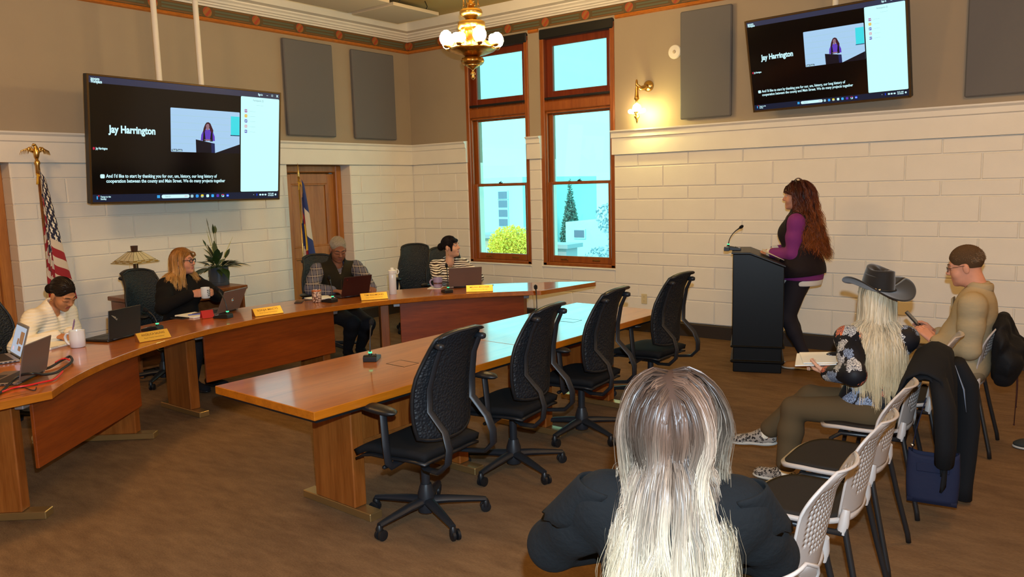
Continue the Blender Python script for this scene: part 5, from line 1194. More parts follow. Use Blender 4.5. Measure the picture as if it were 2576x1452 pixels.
        for s in (-1, 1): mesh_obj('lens', [f.loc((s*.033+.021*math.cos(k*PI/8), .1055, .002+.015*math.sin(k*PI/8))) for k in range(16)], [tuple(range(16))], gm, g)
    def shoe(f, s, d, mat, sole, name='shoe', up=None, L=.26, extra=None):
        a = f.an[s]; d = nrm(d); u = np.array([0, 0, 1.]) if up is None else np.array(up, float); u = nrm(u-d*(u @ d)); sd = np.cross(d, u); R = np.stack([sd, d, u], 1); S_ = f.S; g = a-u*.075*S_
        X = [cone(g+d*(-.045)*S_+u*.04, g+d*.03+u*.05, .038*S_, .040*S_, .02), cone(g+d*.03+u*.045, g+d*(L-.10)*S_+u*.028, .040*S_, .033*S_, .03), ell(g+d*(L-.105)*S_+u*.026, (.044*S_, .055*S_, .026*S_), R, .02), cone(a-u*.03, a+u*.0, .040*S_, .042*S_, .02)]
        o = blob(name, X, .006, mat, f.t, f.base)
        Y = [('e', g+d*(-.02)*S_+u*.010, np.array((.040*S_, .065*S_, .016)), R, 0, .02, False), ('e', g+d*.06*S_+u*.010, np.array((.042*S_, .09*S_, .015)), R, 0, .02, False), ('e', g+d*(L-.105)*S_+u*.010, np.array((.048*S_, .062*S_, .015)), R, 0, .02, False)]
        blob('sole', Y, .006, sole, o, f.base); return o, g, R
# ---------------------------------------------------------------- hair
def hair_mat(name, stops, rough=.38, spec=.5):
    m = pmat(name, stops[0][1], rough, spec=spec); N, L, b = nodes(m)
    a = N.new('ShaderNodeAttribute'); a.attribute_name = 'along'; r = N.new('ShaderNodeValToRGB'); L.new(a.outputs['Fac'], r.inputs[0])
    e = r.color_ramp.elements
    while len(e) < len(stops): e.new(.5)
    for q, (p, c) in zip(e, stops): q.position = p; q.color = tuple(c)+(1,)
    h = N.new('ShaderNodeAttribute'); h.attribute_name = 'shade'; x = N.new('ShaderNodeMix'); x.data_type = 'RGBA'; x.blend_type = 'MULTIPLY'; x.inputs[0].default_value = 1
    L.new(r.outputs[0], x.inputs[6]); L.new(h.outputs['Fac'], x.inputs[7]); L.new(x.outputs[2], b.inputs['Base Color']); return m
def strand_mesh(name, Q, rad, mat, parent, base, shade, tip=.35, hroot=None, center=None):
    """Q (strands, points, 3) -> tapering ribbons that face away from the head"""
    ns, m, _ = Q.shape; T = np.gradient(Q, axis=1); T /= np.linalg.norm(T, axis=2, keepdims=True)+1e-9
    c = Q[:, :1].mean(0, keepdims=True) if center is None else np.array(center)[None, None]; o = Q-c; o[..., 2] *= .35; o /= np.linalg.norm(o, axis=2, keepdims=True)+1e-9
    o = o+RNG.normal(size=(ns, 1, 3))*.45
    W_ = np.cross(T, o); W_ /= np.linalg.norm(W_, axis=2, keepdims=True)+1e-9
    t = np.linspace(0, 1, m); r = (rad*RNG.uniform(.7, 1.3, (ns, 1))*(1-(1-tip)*t**2)[None, :])[..., None]
    V = np.stack([Q-W_*r, Q+W_*r], 2); k = 2
    i = np.arange(ns)[:, None]*m*2; j = np.arange(m-1)[None, :]*2
    F = np.stack([i+j, i+j+1, i+j+3, i+j+2], -1).reshape(-1, 4)
    al = np.broadcast_to((t[None, :] if hroot is None else np.clip(hroot[:, None]+t[None, :], 0, 1))[..., None], (ns, m, k)).ravel(); shd = np.broadcast_to(shade[:, None, None], (ns, m, k)).ravel()
    return tag(np_mesh(name, V.reshape(-1, 3)-base, F, mat, parent, True, {'along': al, 'shade': shd}), kind='stuff')
def grow(f, n_guides, n, L, m=18, part=0.0, region=None, vol=.012, grav=.5, stiff=.7, back=.35, lat=.8, wave=0.0, wfreq=3.0, obst=(), clump=.7, seed=1, Lvar=.15, flat=0.0, wstart=.25, fwd=0.0, bpull=0.0, yback=.045, face=True, spread=.013, shade=(.65, 1.2)):
    """long hair: guides fall from the scalp over head and shoulders, strands follow their guide"""
    r = np.random.default_rng(seed); c0 = np.array((0, -.012, .040)); er = np.array((.079, .099, .091))
    def roots(k):
        out = []
        while len(out) < k:
            d = r.normal(size=3); d /= np.linalg.norm(d)
            if region(d): out.append(d)
        return np.array(out)
    d = roots(n_guides); p = c0+d*er*1.0
    sgn = np.sign(d[:, 0]-part); sgn[sgn == 0] = 1
    g = f.HR.T @ np.array((0, 0, -1.)); gb = f.HR.T @ (-f.fw*np.array((1, 1, 0))); hs = f.hs
    nn = d/er; nn /= np.linalg.norm(nn, axis=1, keepdims=True)
    topw = np.clip((d[:, 2]-.15)/.6, 0, 1)[:, None]
    dirv = topw*np.stack([sgn*lat, -back*np.ones(n_guides), np.zeros(n_guides)], 1)+g*(.35+.65*(1-topw))
    tang = lambda w: w-nn*(w*nn).sum(1, keepdims=True)
    dirv = tang(dirv); dirv /= np.linalg.norm(dirv, axis=1, keepdims=True)
    Ls = L*(1+r.uniform(-Lvar, Lvar, n_guides)); off = 1+(vol*.4+r.uniform(0, vol*1.6, n_guides))/.09
    ob = [(f.HR.T @ (np.array(c)-f.H)/hs, np.array(e, float)/hs, f.HR.T @ R) for c, e, R in obst]
    path = [p.copy()]; v = dirv.copy(); rg = 1+.12*r.random((n_guides, 1))
    for k in range(m-1):
        t = k/(m-1); v = v*stiff+g*grav+gb*(bpull*min(1, t*2)); v /= np.linalg.norm(v, axis=1, keepdims=True); p = p+v*(Ls/(m-1))[:, None]
        grow_ = 1+(off-1)*min(1, .25+t*2.2)
        q = (p-c0)/(er*grow_[:, None]); l = np.linalg.norm(q, axis=1); ins = (l < 1) | ((k < m*.4) & (l < 1.25) & (q[:, 2] > .0))
        nv = q/er; nv /= np.linalg.norm(nv, axis=1, keepdims=True)
        p[ins] = (c0+q/l[:, None]*(er*grow_[:, None]))[ins]
        vn = (v*nv).sum(1, keepdims=True); v = np.where(ins[:, None], v-nv*vn, v); v /= np.linalg.norm(v, axis=1, keepdims=True)+1e-9
        for oc, oe, oR in ob:
            q = ((p-oc) @ oR)/oe; l = np.linalg.norm(q, axis=1); ins = l < 1.0; q2 = q/np.maximum(l, 1e-6)[:, None]*rg
            nv = (q/oe) @ oR.T; nv /= np.linalg.norm(nv, axis=1, keepdims=True)+1e-9
            p[ins] = (oc+(q2*oe) @ oR.T)[ins]; vn = np.minimum((v*nv).sum(1, keepdims=True), 0); v = np.where(ins[:, None], v-nv*vn, v); v /= np.linalg.norm(v, axis=1, keepdims=True)+1e-9
        if face:
            fr = (p[:, 1] > .02) & (np.abs(p[:, 0]) < .066) & (p[:, 2] < .075) & (p[:, 2] > -.13); p[fr, 0] = np.sign(p[fr, 0]+1e-6)*.068; fb = (p[:, 1] > yback) & (p[:, 2] < .035) & (p[:, 2] > -.16); p[fb, 1] = yback
        path.append(p.copy())
    Gd = np.stack(path, 1); t = np.linspace(0, 1, m)
    if wave:
        ph = r.uniform(0, 2*PI, n_guides)[:, None]; fq = (wfreq*r.uniform(.75, 1.3, n_guides))[:, None]; A = wave*np.clip((t-wstart)/(1-wstart), 0, 1)[None, :]**.7*r.uniform(.6, 1.4, (n_guides, 1))
        ax = np.stack([np.cos(ph), np.sin(ph), 0*ph], -1); Gd = Gd+ax*(A*np.sin(fq*2*PI*t[None, :]+ph))[..., None]+np.stack([-np.sin(ph), np.cos(ph), 0*ph], -1)*(A*.6*np.cos(fq*2*PI*t[None, :]+ph))[..., None]
    ds = roots(n); di = np.argmax(ds @ d.T-(np.sign(ds[:, :1]-part) != sgn[None, :])*2, axis=1); ro = c0+ds*er
    o0 = ro-Gd[di, 0]; sc = (1-clump*np.clip(t*1.5, 0, 1))[None, :, None]
    jit = r.normal(size=(n, 1, 3))*spread*(t**.8)[None, :, None]+r.normal(size=(n, m, 3))*.0012*t[None, :, None]
    Q = Gd[di]+o0[:, None, :]*sc+jit
    if face:
        fr = (Q[..., 1] > .03) & (np.abs(Q[..., 0]) < .060) & (Q[..., 2] < .07) & (Q[..., 2] > -.12); Q[..., 0] = np.where(fr, np.sign(Q[..., 0]+1e-6)*.062, Q[..., 0]); fb = (Q[..., 1] > yback+.012) & (Q[..., 2] < .03) & (Q[..., 2] > -.16); Q[..., 1] = np.where(fb, yback+.012, Q[..., 1])
    Wd = f.H+(Q*hs) @ f.HR.T
    gsh = r.uniform(*shade, n_guides)[di]*r.uniform(.8, 1.15, n); return Wd, gsh, di
def cap(f, mat, prims, name='hair', h=.006):
    V, F = sdf_mesh(xf(prims, f.H, f.HR, f.hs), h); c_ = bpy.data.materials.get('cap_'+mat.name) or mat.copy(); c_.name = 'cap_'+mat.name; cb = c_.node_tree.nodes['Principled BSDF']; cb.inputs['Roughness'].default_value = .85; cb.inputs['Specular IOR Level'].default_value = .12
    return np_mesh(name, V-f.base, F, c_, f.t, True, {'along': np.zeros(len(V)), 'shade': np.full(len(V), .8)})
SCALP = [ell((0, -.014, .043), (.0785, .0985, .0895), k=.01), ell((0, .085, -.052), (.066, .058, .105), k=.015, neg=True)]
def fabric(name, c, rough=.85, **k): return pmat(name, c, rough, spec=.25, **k)
# ---------------------------------------------------------------- cloth looks
def knit():
    m = fabric('white_knit', (.78, .72, .58)); N, L, b = nodes(m); nt = m.node_tree
    tc = N.new('ShaderNodeTexCoord'); w = N.new('ShaderNodeTexWave'); w.bands_direction = 'Z'; w.inputs['Scale'].default_value = 14; w.inputs['Distortion'].default_value = 1.2; w.inputs['Detail Scale'].default_value = 3
    L.new(tc.outputs['Object'], w.inputs['Vector']); bp = N.new('ShaderNodeBump'); bp.inputs['Strength'].default_value = .7; bp.inputs['Distance'].default_value = .004; L.new(w.outputs['Fac'], bp.inputs['Height']); L.new(bp.outputs[0], b.inputs['Normal']); return m
def stripes():
    m = fabric('striped_jersey', (.7, .65, .58)); N, L, b = nodes(m); nt = m.node_tree
    tc = N.new('ShaderNodeTexCoord'); sp = N.new('ShaderNodeSeparateXYZ'); L.new(tc.outputs['Object'], sp.inputs[0]); ns = N.new('ShaderNodeTexNoise'); ns.inputs['Scale'].default_value = 7; L.new(tc.outputs['Object'], ns.inputs['Vector'])
    f = mth(nt, 'FRACT', mth(nt, 'ADD', mth(nt, 'MULTIPLY', sp.outputs[2], 42), mth(nt, 'MULTIPLY', ns.outputs[0], 2.2)))
    L.new(mixc(nt, mth(nt, 'GREATER_THAN', f, .52), (.78, .72, .64), (.035, .018, .014)), b.inputs['Base Color']); return m
def plaid():
    m = fabric('plaid_flannel', (.08, .08, .12)); N, L, b = nodes(m); nt = m.node_tree
    tc = N.new('ShaderNodeTexCoord'); sp = N.new('ShaderNodeSeparateXYZ'); L.new(tc.outputs['Object'], sp.inputs[0])
    def band(o, s, w, ph=0): return mth(nt, 'LESS_THAN', mth(nt, 'FRACT', mth(nt, 'ADD', mth(nt, 'MULTIPLY', o, s), ph)), w)
    u = mth(nt, 'ADD', sp.outputs[1], mth(nt, 'MULTIPLY', sp.outputs[0], .7)); z = sp.outputs[2]
    c = mixc(nt, mth(nt, 'MULTIPLY', band(u, 15, .5), .6), (.030, .030, .055), (.16, .15, .19)); c = mixc(nt, mth(nt, 'MULTIPLY', band(z, 15, .5), .55), c, (.13, .13, .18))
    c = mixc(nt, mth(nt, 'MULTIPLY', band(u, 15, .14, .3), .7), c, (.36, .31, .27)); c = mixc(nt, mth(nt, 'MULTIPLY', band(z, 15, .14, .3), .7), c, (.36, .31, .27)); L.new(c, b.inputs['Base Color']); return m
def floral():
    m = fabric('floral_print', (.01, .01, .014), .6); N, L, b = nodes(m); nt = m.node_tree
    tc = N.new('ShaderNodeTexCoord'); wn = N.new('ShaderNodeTexNoise'); wn.inputs['Scale'].default_value = 45; wn.inputs['Detail'].default_value = 3; L.new(tc.outputs['Object'], wn.inputs['Vector'])
    v = N.new('ShaderNodeTexVoronoi'); v.inputs['Scale'].default_value = 9.5; L.new(tc.outputs['Object'], v.inputs['Vector'])
    d = mth(nt, 'ADD', v.outputs['Distance'], mth(nt, 'MULTIPLY', mth(nt, 'SUBTRACT', wn.outputs[0], .5), .75)); fl_ = mth(nt, 'LESS_THAN', d, .50)
    sc = N.new('ShaderNodeSeparateColor'); L.new(v.outputs['Color'], sc.inputs[0])
    c = mixc(nt, mth(nt, 'GREATER_THAN', sc.outputs[0], .62), (.26, .32, .44), (.72, .17, .06)); c = mixc(nt, mth(nt, 'LESS_THAN', sc.outputs[1], .38), c, (.60, .58, .55))
    pet = mth(nt, 'GREATER_THAN', mth(nt, 'FRACT', mth(nt, 'MULTIPLY', wn.outputs[0], 9)), .42); c2 = mixc(nt, pet, (.03, .04, .07), c)
    keep = mth(nt, 'MULTIPLY', fl_, mth(nt, 'LESS_THAN', sc.outputs[2], .80)); L.new(mixc(nt, keep, (.007, .007, .010), c2), b.inputs['Base Color']); return m
def leopard():
    m = fabric('leopard_canvas', (.3, .27, .24)); N, L, b = nodes(m); nt = m.node_tree
    tc = N.new('ShaderNodeTexCoord'); v = N.new('ShaderNodeTexVoronoi'); v.inputs['Scale'].default_value = 60; L.new(tc.outputs['Object'], v.inputs['Vector']); n = N.new('ShaderNodeTexNoise'); n.inputs['Scale'].default_value = 50; L.new(tc.outputs['Object'], n.inputs['Vector'])
    d = mth(nt, 'ADD', v.outputs['Distance'], mth(nt, 'MULTIPLY', mth(nt, 'SUBTRACT', n.outputs[0], .5), .5)); r = mth(nt, 'MULTIPLY', mth(nt, 'GREATER_THAN', d, .22), mth(nt, 'LESS_THAN', d, .46))
    L.new(mixc(nt, r, (.30, .26, .22), (.012, .010, .010)), b.inputs['Base Color']); return m
F_BLACK = fabric('black_fleece', (.006, .005, .005), .95); F_PANT = fabric('black_trousers', (.010, .009, .011)); F_SOLE = pmat('pale_sole', (.45, .43, .38), .7)
def neckline(f, t, depth, wid=.05, k=.02, off=.02):
    """V or crew opening cut from a garment: negative cones over the throat"""
    a = f.N+f.sp*.05+f.fw*.05; b = f.N-f.sp*depth+f.fw*(.13+t)
    return [cone(a, b, wid*f.S, .012, k, True), cone(f.N+f.sp*.0+f.fw*.02, f.N+f.sp*.10, wid*f.S*1.02, wid*f.S*1.1, k, True)]
SK1 = skin('olive', (.47, .20, .085), (.36, .10, .07)); SK2 = skin('rosy', (.58, .26, .16), (.45, .13, .10)); SK3 = skin('brown', (.24, .095, .048), (.20, .07, .05)); SK4 = skin('fair', (.62, .33, .21), (.48, .15, .12))
# 1 -------------------------------------------------------------- woman in white, writing
yw = D(25)
p = Fig('woman in a white ribbed sweater, dark hair in a low bun, bending over her notebook', (1.64, -5.88, 0), (1.62, -5.87, .53), yw, .50, .97, True, head=(D(18), .62, .10), hfwd=.05, skinm=SK1,
        wr=(2.06, -5.865, .785), wl=(2.03, -5.75, .785), pr=(.1, -.9, -.45), pl=(-.5, .35, -.8), ar=(2.05, -6.02, .085), al=(2.05, -5.66, .085))
p.body([hand_prims(p.wr[1], (.82, .45, -.12), (.2, .3, -.9), (-.3, .85, .4), (.75, .8, .5), thumb=(.8, .5, .35)), hand_prims(p.wr[-1], (.9, -.35, -.1), (0, 0, -1), (-.35, -.9, 0), (.3, .4, .3))], .0085)
p.eyes(0, .005, (.02, .010, .006)); wk = knit()
blob('sweater', p.torso(.017)+p.sleeve(1, .016, .98, .006)+p.sleeve(-1, .016, .98, .006)+[cone(p.N-p.sp*.02, p.N+p.sp*.028, .072, .066, .03)]+neckline(p, .02, .10, .052), .009, wk, p.t, p.base)
blob('trousers', p.legs(.012, .97)+[ell(p.P, (.17, .13, .12), p.tor, .05)], .013, F_PANT, p.t, p.base)
for s in (1, -1): p.shoe(s, p.F, fabric('white_shoe', (.6, .58, .52)), F_SOLE)
dk = hair_mat('dark_brown_hair', [(0, (.014, .008, .005)), (1, (.022, .012, .008))], .42, .35)
cap(p, dk, SCALP[:1]+[ell((0, .088, -.045), (.072, .058, .110), k=.012, neg=True), ell((0, -.125, -.045), (.036, .036, .040), k=.02), ell((.078, -.004, -.03), (.03, .03, .042), k=.01, neg=True), ell((-.078, -.004, -.03), (.03, .03, .042), k=.01, neg=True)])
def combed(f, mat, n, bun, seed, rad=.0011, L=1.0):
    r = np.random.default_rng(seed); Q = []
    for _ in range(n):
        while True:
            d = r.normal(size=3); d /= np.linalg.norm(d)
            if d[2] > -.15 and d[1] < .75: break
        c = np.array((0, -.014, .043)); e = np.array((.0795, .0995, .0905)); b = np.array(bun); a = c+d*e; pts = []
        for k in range(12):
            u = k/11*.92; q = a+(b-a)*u; l = (q-c)/e; nl = np.linalg.norm(l); q2 = c+l/nl*e*(1.0+.012*r.random()); pts.append(q2 if nl < 1.02 else q)
        Q.append(pts)
    Q = np.array(Q); strand_mesh('hair_strands', f.H+(Q*f.hs) @ f.HR.T, rad, mat, f.t, f.base, r.uniform(.8, 1.3, n))
combed(p, dk, 500, (0, -.115, -.035), 11)
for s in (-1, 1): MB().ball(p.loc((s*.081, -.002, -.045)), .004).build('earring', M['brass'], p.t, True)
# 2 -------------------------------------------------------------- blonde woman in black with a mug
p = Fig('woman with shoulder-length blonde hair and dark glasses, black pullover, holding a white mug', (1.14, -4.37, 0), (1.13, -4.375, .505), D(8), .06, 1.0, True, tyaw=D(12), head=(D(33), -.02, 0), skinm=SK2,
        wr=(1.505, -4.475, .875), wl=(1.545, -4.275, .875), pr=(0, -.8, -.6), pl=(0, .8, -.6), ar=(1.56, -4.55, .085), al=(1.56, -4.36, .085), build=1.12)
p.body([hand_prims(p.wr[1], (.72, .50, .08), (.30, .95, 0), (.1, -.1, 1), (.35, .75, .6), sc=.95, thumb=(.8, .25, .35)), hand_prims(p.wr[-1], (.62, -.55, .05), (-.2, -.95, 0), (.1, .1, 1), (.35, .75, .6), sc=.95, thumb=(.8, .25, .35))], .0, 1.06)
p.eyes(.002, 0, (.16, .085, .035)); p.glasses(pmat('dark_glasses', (.018, .012, .02), .25), .0036)
blob('pullover', p.torso(.020)+p.sleeve(1, .017, .97, .008)+p.sleeve(-1, .017, .97, .008)+[cone(p.N-p.sp*.02, p.N+p.sp*.05, .070, .062, .03)]+[cone(p.N+p.sp*.02+p.fw*.02, p.N+p.sp*.12+p.fw*.04, .05, .06, .012, True), cone(p.N+p.sp*.06+p.fw*.06, p.N-p.sp*.06+p.fw*.13, .022, .006, .008, True)], .010, F_BLACK, p.t, p.base)
z0 = Vector(p.N-p.sp*.02+p.fw*.085-p.base); MB().tube([z0, z0+Vector(-p.sp*.05+p.fw*.02)], .003, 6).box(z0+Vector(-p.sp*.055+p.fw*.022), (.006, .006, .016)).build('zipper', M['chrome'], p.t)
blob('trousers', p.legs(.012, .97)+[ell(p.P, (.19, .14, .12), p.tor, .05)], .013, F_PANT, p.t, p.base)
for s in (1, -1): p.shoe(s, p.F, F_PANT, M['black_plastic'])
bl_ = hair_mat('honey_blonde_hair', [(0, (.30, .125, .028)), (.5, (.55, .255, .062)), (1, (.70, .38, .11))], .45, .3)
cap(p, bl_, SCALP)
reg = lambda d: d[2] > -.35 and not (d[1] > .62 and d[2] < .52) and not (d[1] > .25 and d[2] < .1)
Q, g, di = grow(p, 60, 4000, .34, 14, .15, reg, .014, .5, .7, .35, .8, .012, 1.4, obst=[(p.N-p.sp*.03, (.19, .095, .075), p.tor)], clump=.6, seed=21, spread=.010)
strand_mesh('hair_strands', Q, .0016, bl_, p.t, p.base, g)
MB().ball(p.loc((.082, .0, -.048)), .006).build('earring', M['chrome'], p.t, True)
# 3 -------------------------------------------------------------- man in the vest
p = Fig('grey-haired man in a dark vest over a plaid shirt, typing on his laptop', (1.56, -2.87, 0), (1.57, -2.855, .51), D(-22), .20, 1.04, False, head=(D(-26), .42, 0), hfwd=.035, skinm=SK3,
        wr=(1.97, -3.225, .785), wl=(2.235, -2.93, .785), pr=(-.2, -.8, -.5), pl=(-.3, .9, -.3), ar=(1.72, -2.86, .09), al=(1.74, -2.70, .09), build=1.06, shw=.20)
p.body([hand_prims(p.wr[1], (.9, .2, -.05), (0, 0, -1), (.2, .95, 0), (.25, .45, .4), sc=1.05), hand_prims(p.wr[-1], (.75, -.55, -.06), (-.2, -.2, -1), (-.5, -.8, .2), (.7, .9, .6), sc=1.05)], .0085)
p.eyes(0, .005, (.05, .045, .04), .004); pl_ = plaid(); olive = fabric('dark_olive_vest', (.020, .015, .006), .9)
sh_ = blob('shirt', p.torso(.012, bust=0)+p.sleeve(1, .013, .97, .008)+p.sleeve(-1, .013, .97, .008)+[cone(p.N-p.sp*.02, p.N+p.sp*.035, .068, .062, .03)]+neckline(p, .02, .09, .055), .010, pl_, p.t, p.base)
blob('vest', p.torso(.028, bust=0)+[cone(p.N-p.sp*.02, p.N+p.sp*.06-p.fw*.01, .084, .080, .03)]+[cone(p.N+p.fw*.03-p.sp*.02, p.N+p.sp*.16+p.fw*.03, .062, .075, .01, True), cone(p.N+p.sp*.06+p.fw*.07, p.N-p.sp*.13+p.fw*.15, .052, .010, .012, True)]+[cone(p.sh[s]+p.TR*s*.045-p.sp*.02, p.sh[s]+p.TR*s*.16-p.sp*.08, .085, .11, .015, True) for s in (1, -1)], .010, olive, p.t, p.base)
z0 = Vector(p.C+p.fw*.145+p.sp*.04-p.base); MB().tube([z0, z0-Vector(p.sp*.12), z0-Vector(p.sp*.20)+Vector(p.fw*.005)], .0025, 6).box(z0+Vector(p.fw*.004), (.007, .007, .02)).build('zipper', M['chrome'], p.t)
blob('trousers', p.legs(.014, .97)+[ell(p.P, (.18, .135, .12), p.tor, .05)], .013, F_PANT, p.t, p.base)
for s in (1, -1): p.shoe(s, p.F, M['black_fabric'], M['black_plastic'])
gh = hair_mat('short_grey_hair', [(0, (.34, .29, .22)), (1, (.55, .48, .36))], .8, .2)
def crop(f, mat, n, L, seed, hair_prims, rad=.0011, low=-.2, front=.62):
    cap(f, mat, hair_prims); r = np.random.default_rng(seed); d = []
    while len(d) < n:
        q = r.normal(size=3); q /= np.linalg.norm(q)
        if q[2] > low and not (q[1] > front and q[2] < .45) and not (q[1] > .12 and q[2] < .12) and not (abs(q[0]) > .8 and q[1] > -.25 and q[2] < .05): d.append(q)
    d = np.array(d); c = np.array((0, -.014, .043)); e = np.array((.079, .099, .090)); t = np.linspace(0, 1, 5)
    dn_ = np.array((.25, .0, -.45))+np.array((0, .5, 0))*(d[:, 2:3]-.3); dn_ = dn_-d*(dn_*d).sum(1, keepdims=True); w = d*.22+dn_+r.normal(size=d.shape)*.12; Q = c+d[:, None]*e+(w[:, None]*t[None, :, None])*L
    strand_mesh('hair_strands', f.H+(Q*f.hs) @ f.HR.T, rad, mat, f.t, f.base, r.uniform(.7, 1.25, n), .5)
SHORT = [ell((0, -.014, .041), (.0775, .0970, .0880), k=.01), ell((0, .092, -.035), (.072, .062, .108), k=.012, neg=True), ell((0, -.02, -.10), (.10, .12, .075), k=.02, neg=True)]+[ell((s*.080, .004, -.022), (.03, .028, .045), k=.01, neg=True) for s in (-1, 1)]
crop(p, gh, 3000, .010, 5, SHORT, .0008)
# 4 -------------------------------------------------------------- woman in the striped top
p = Fig('woman in a striped top with black bun and fringe, looking toward the speaker', (2.20, -1.74, 0), (2.20, -1.735, .49), D(-38), .10, .97, True, tyaw=D(-36), head=(D(14), -.13, -.03), skinm=SK4,
        wr=(2.56, -2.12, .80), wl=(2.66, -1.86, .80), pr=(-.5, -.7, -.6), pl=(.4, .8, -.6), ar=(2.52, -2.04, .085), al=(2.60, -1.92, .085))
p.body([hand_prims(p.wr[1], (.7, -.3, -.05), (0, 0, -1), (.4, .8, 0), (.3, .5, .4), sc=.95), hand_prims(p.wr[-1], (.6, -.6, -.05), (0, 0, -1), (-.5, -.8, 0), (.3, .5, .4), sc=.95)], .0)
p.eyes(.001, 0, (.02, .015, .012)); st = stripes()
blob('top', p.torso(.012)+p.sleeve(1, .011, .98, .003)+p.sleeve(-1, .011, .98, .003)+neckline(p, .02, .15, .058), .0085, st, p.t, p.base)
blob('trousers', p.legs(.012, .97)+[ell(p.P, (.17, .13, .12), p.tor, .05)], .013, F_PANT, p.t, p.base)
for s in (1, -1): p.shoe(s, p.F, F_PANT, M['black_plastic'])
bk = hair_mat('black_hair', [(0, (.010, .007, .008)), (1, (.018, .011, .010))], .5, .25)
cap(p, bk, SCALP[:1]+[ell((0, .095, -.055), (.062, .058, .098), k=.012, neg=True), ell((0, -.125, .015), (.042, .040, .045), k=.02), cone((.060, .045, .03), (.066, .042, -.045), .017, .010, .02), cone((-.060, .045, .03), (-.066, .042, -.045), .017, .010, .02), cone((-.040, .068, .066), (.040, .068, .066), .018, .018, .02)])
combed(p, bk, 350, (0, -.115, .015), 12)
r_ = np.random.default_rng(3); Qb = np.array([[(x*(1+.12*t), .045+.046*math.sin(t*1.5)-x*x*9.0, .118-.085*t-abs(x)*.3*t) for t in np.linspace(0, 1, 7)] for x in r_.uniform(-.062, .062, 420)]); strand_mesh('fringe', p.H+(Qb*p.hs) @ p.HR.T, .0012, bk, p.t, p.base, r_.uniform(.8, 1.2, 420))
for s in (-1, 1): MB().ball(p.loc((s*.080, .0, -.05)), .004).tube([p.loc((s*.080, .0, -.05)), p.loc((s*.081, .0, -.085))], .0022, 6).ball(p.loc((s*.081, 0, -.09)), .006).build('earring', M['brass'], p.t, True)
MB().tube([Vector(p.N-p.base+p.TR*.055*math.cos(a)+p.fw*(.028+.066*math.sin(a))-p.sp*(.01+.055*max(0, math.sin(a)))) for a in [k*PI/14-.2 for k in range(20)]], .0018, 6).build('necklace', M['brass'], p.t, True)
# 5 -------------------------------------------------------------- the speaker
p = Fig('standing woman with long curly auburn hair, dark vest and purple top, at the lectern', (5.87, -.85, 0), (5.855, -.85, .925), D(186), .05, 1.055, True, head=(D(190), .02, 0), hfwd=.02, skinm=SK2,
        wl=(5.575, -.925, 1.085), wr=(5.555, -.80, 1.10), pl=(.75, -.35, -.5), pr=(.6, .7, -.5), al=(5.955, -.955, .085), ar=(5.86, -.745, .085), kl=(-1, -.05, .2), kr=(-1, .05, .2), build=1.32, shw=.17)
p.body([hand_prims(p.wr[-1], (-.97, .10, -.10), (.1, .35, -.93), (-.1, .8, .5), (.20, .45, .3)), hand_prims(p.wr[1], (-.92, -.25, -.15), (0, -.2, -1), (-.1, -.9, .3), (.25, .45, .35))], .0, 1.04, lower=False)
p.eyes(0, .001, (.10, .035, .02)); purple = fabric('purple_jersey', (.20, .030, .18), .8); vestm = fabric('black_quilted_vest', (.012, .007, .009), .8, bump=(22, .3)); white = fabric('white_shirt', (.72, .70, .66), .8); legg = fabric('charcoal_leggings', (.016, .013, .018), .8)
U3 = np.array([0, 0, 1.]); hipE = lambda t, dz, h: ell(p.P+U3*dz, (.185+t, .150+t, h), p.tor, .05)
blob('leggings', p.legs(.006, .97)+[ell(p.P-U3*.02, (.175, .145, .13), p.tor, .06)]+[ell(p.hip[s]+U3*-.02-p.fw*.04, (.10, .10, .12), p.tor, .05) for s in (1, -1)], .008, legg, p.t, p.base)
blob('shirt_tail', [ell(p.P-U3*.05, (.205, .186, .22), p.tor, .03)]+[cut(p.P-U3*.135, (0, 0, -1))], .007, white, p.t, p.base)
blob('sweater', p.torso(.020)+p.sleeve(1, .012, .86, .008)+p.sleeve(-1, .012, .86, .010)+[ell(p.P-U3*.05, (.209, .190, .20), p.tor, .05)]+[cut(p.P-U3*.082, (0, 0, -1))]+neckline(p, .02, .06, .055), .0085, purple, p.t, p.base)
for s in (1, -1): a, b = p.el[s], p.wr[s]; blob('cuff', [cone(a+(b-a)*.84, a+(b-a)*.99, .046, .043, .01), cone(a+(b-a)*.985, a+(b-a)*1.2, .036, .036, .006, True)], .005, white, p.t, p.base)
vp = p.torso(.036)+[ell(p.P-U3*.03, (.222, .208, .24), p.tor, .05), cone(p.N-p.sp*.03, p.N+p.sp*.05, .088, .082, .03)]
vp += [cut(p.P-U3*.040-p.fw*.1, nrm(np.array((0, 0, -1.))-p.fw*.12))]+[cone(p.sh[s]+p.TR*s*.035-p.sp*.02, p.sh[s]+p.TR*s*.16-p.sp*.10, .088, .115, .015, True) for s in (1, -1)]
vp += [cone(p.N+p.sp*.06+p.fw*.05, p.N-p.sp*.02+p.fw*.2, .05, .06, .01, True), cone(p.N-p.sp*.0+p.fw*.17, p.P-U3*.1+p.fw*.27, .078, .078, .01, True), cone(p.N+p.fw*.02, p.N+p.sp*.14+p.fw*.02, .066, .078, .01, True)]
blob('vest', vp, .0085, vestm, p.t, p.base)
W_ = p.wr[-1]; dw = nrm(p.wr[-1]-p.el[-1]); bnd = [Vector(W_-p.base)+Vector(q) for q in [(dw*0+.029*(math.cos(a)*np.array([0, 0, 1.])+math.sin(a)*nrm(np.cross(dw, [0, 0, 1])))) for a in [k*PI/8 for k in range(16)]]]
MB().tube(bnd, .006, 6, True).build('wristband', pmat('red_band', (.40, .02, .03), .5), p.t, True)
moc = fabric('tan_suede', (.36, .16, .045), .9); fleece = fabric('cream_fleece', (.70, .62, .48), .95, bump=(120, .6))
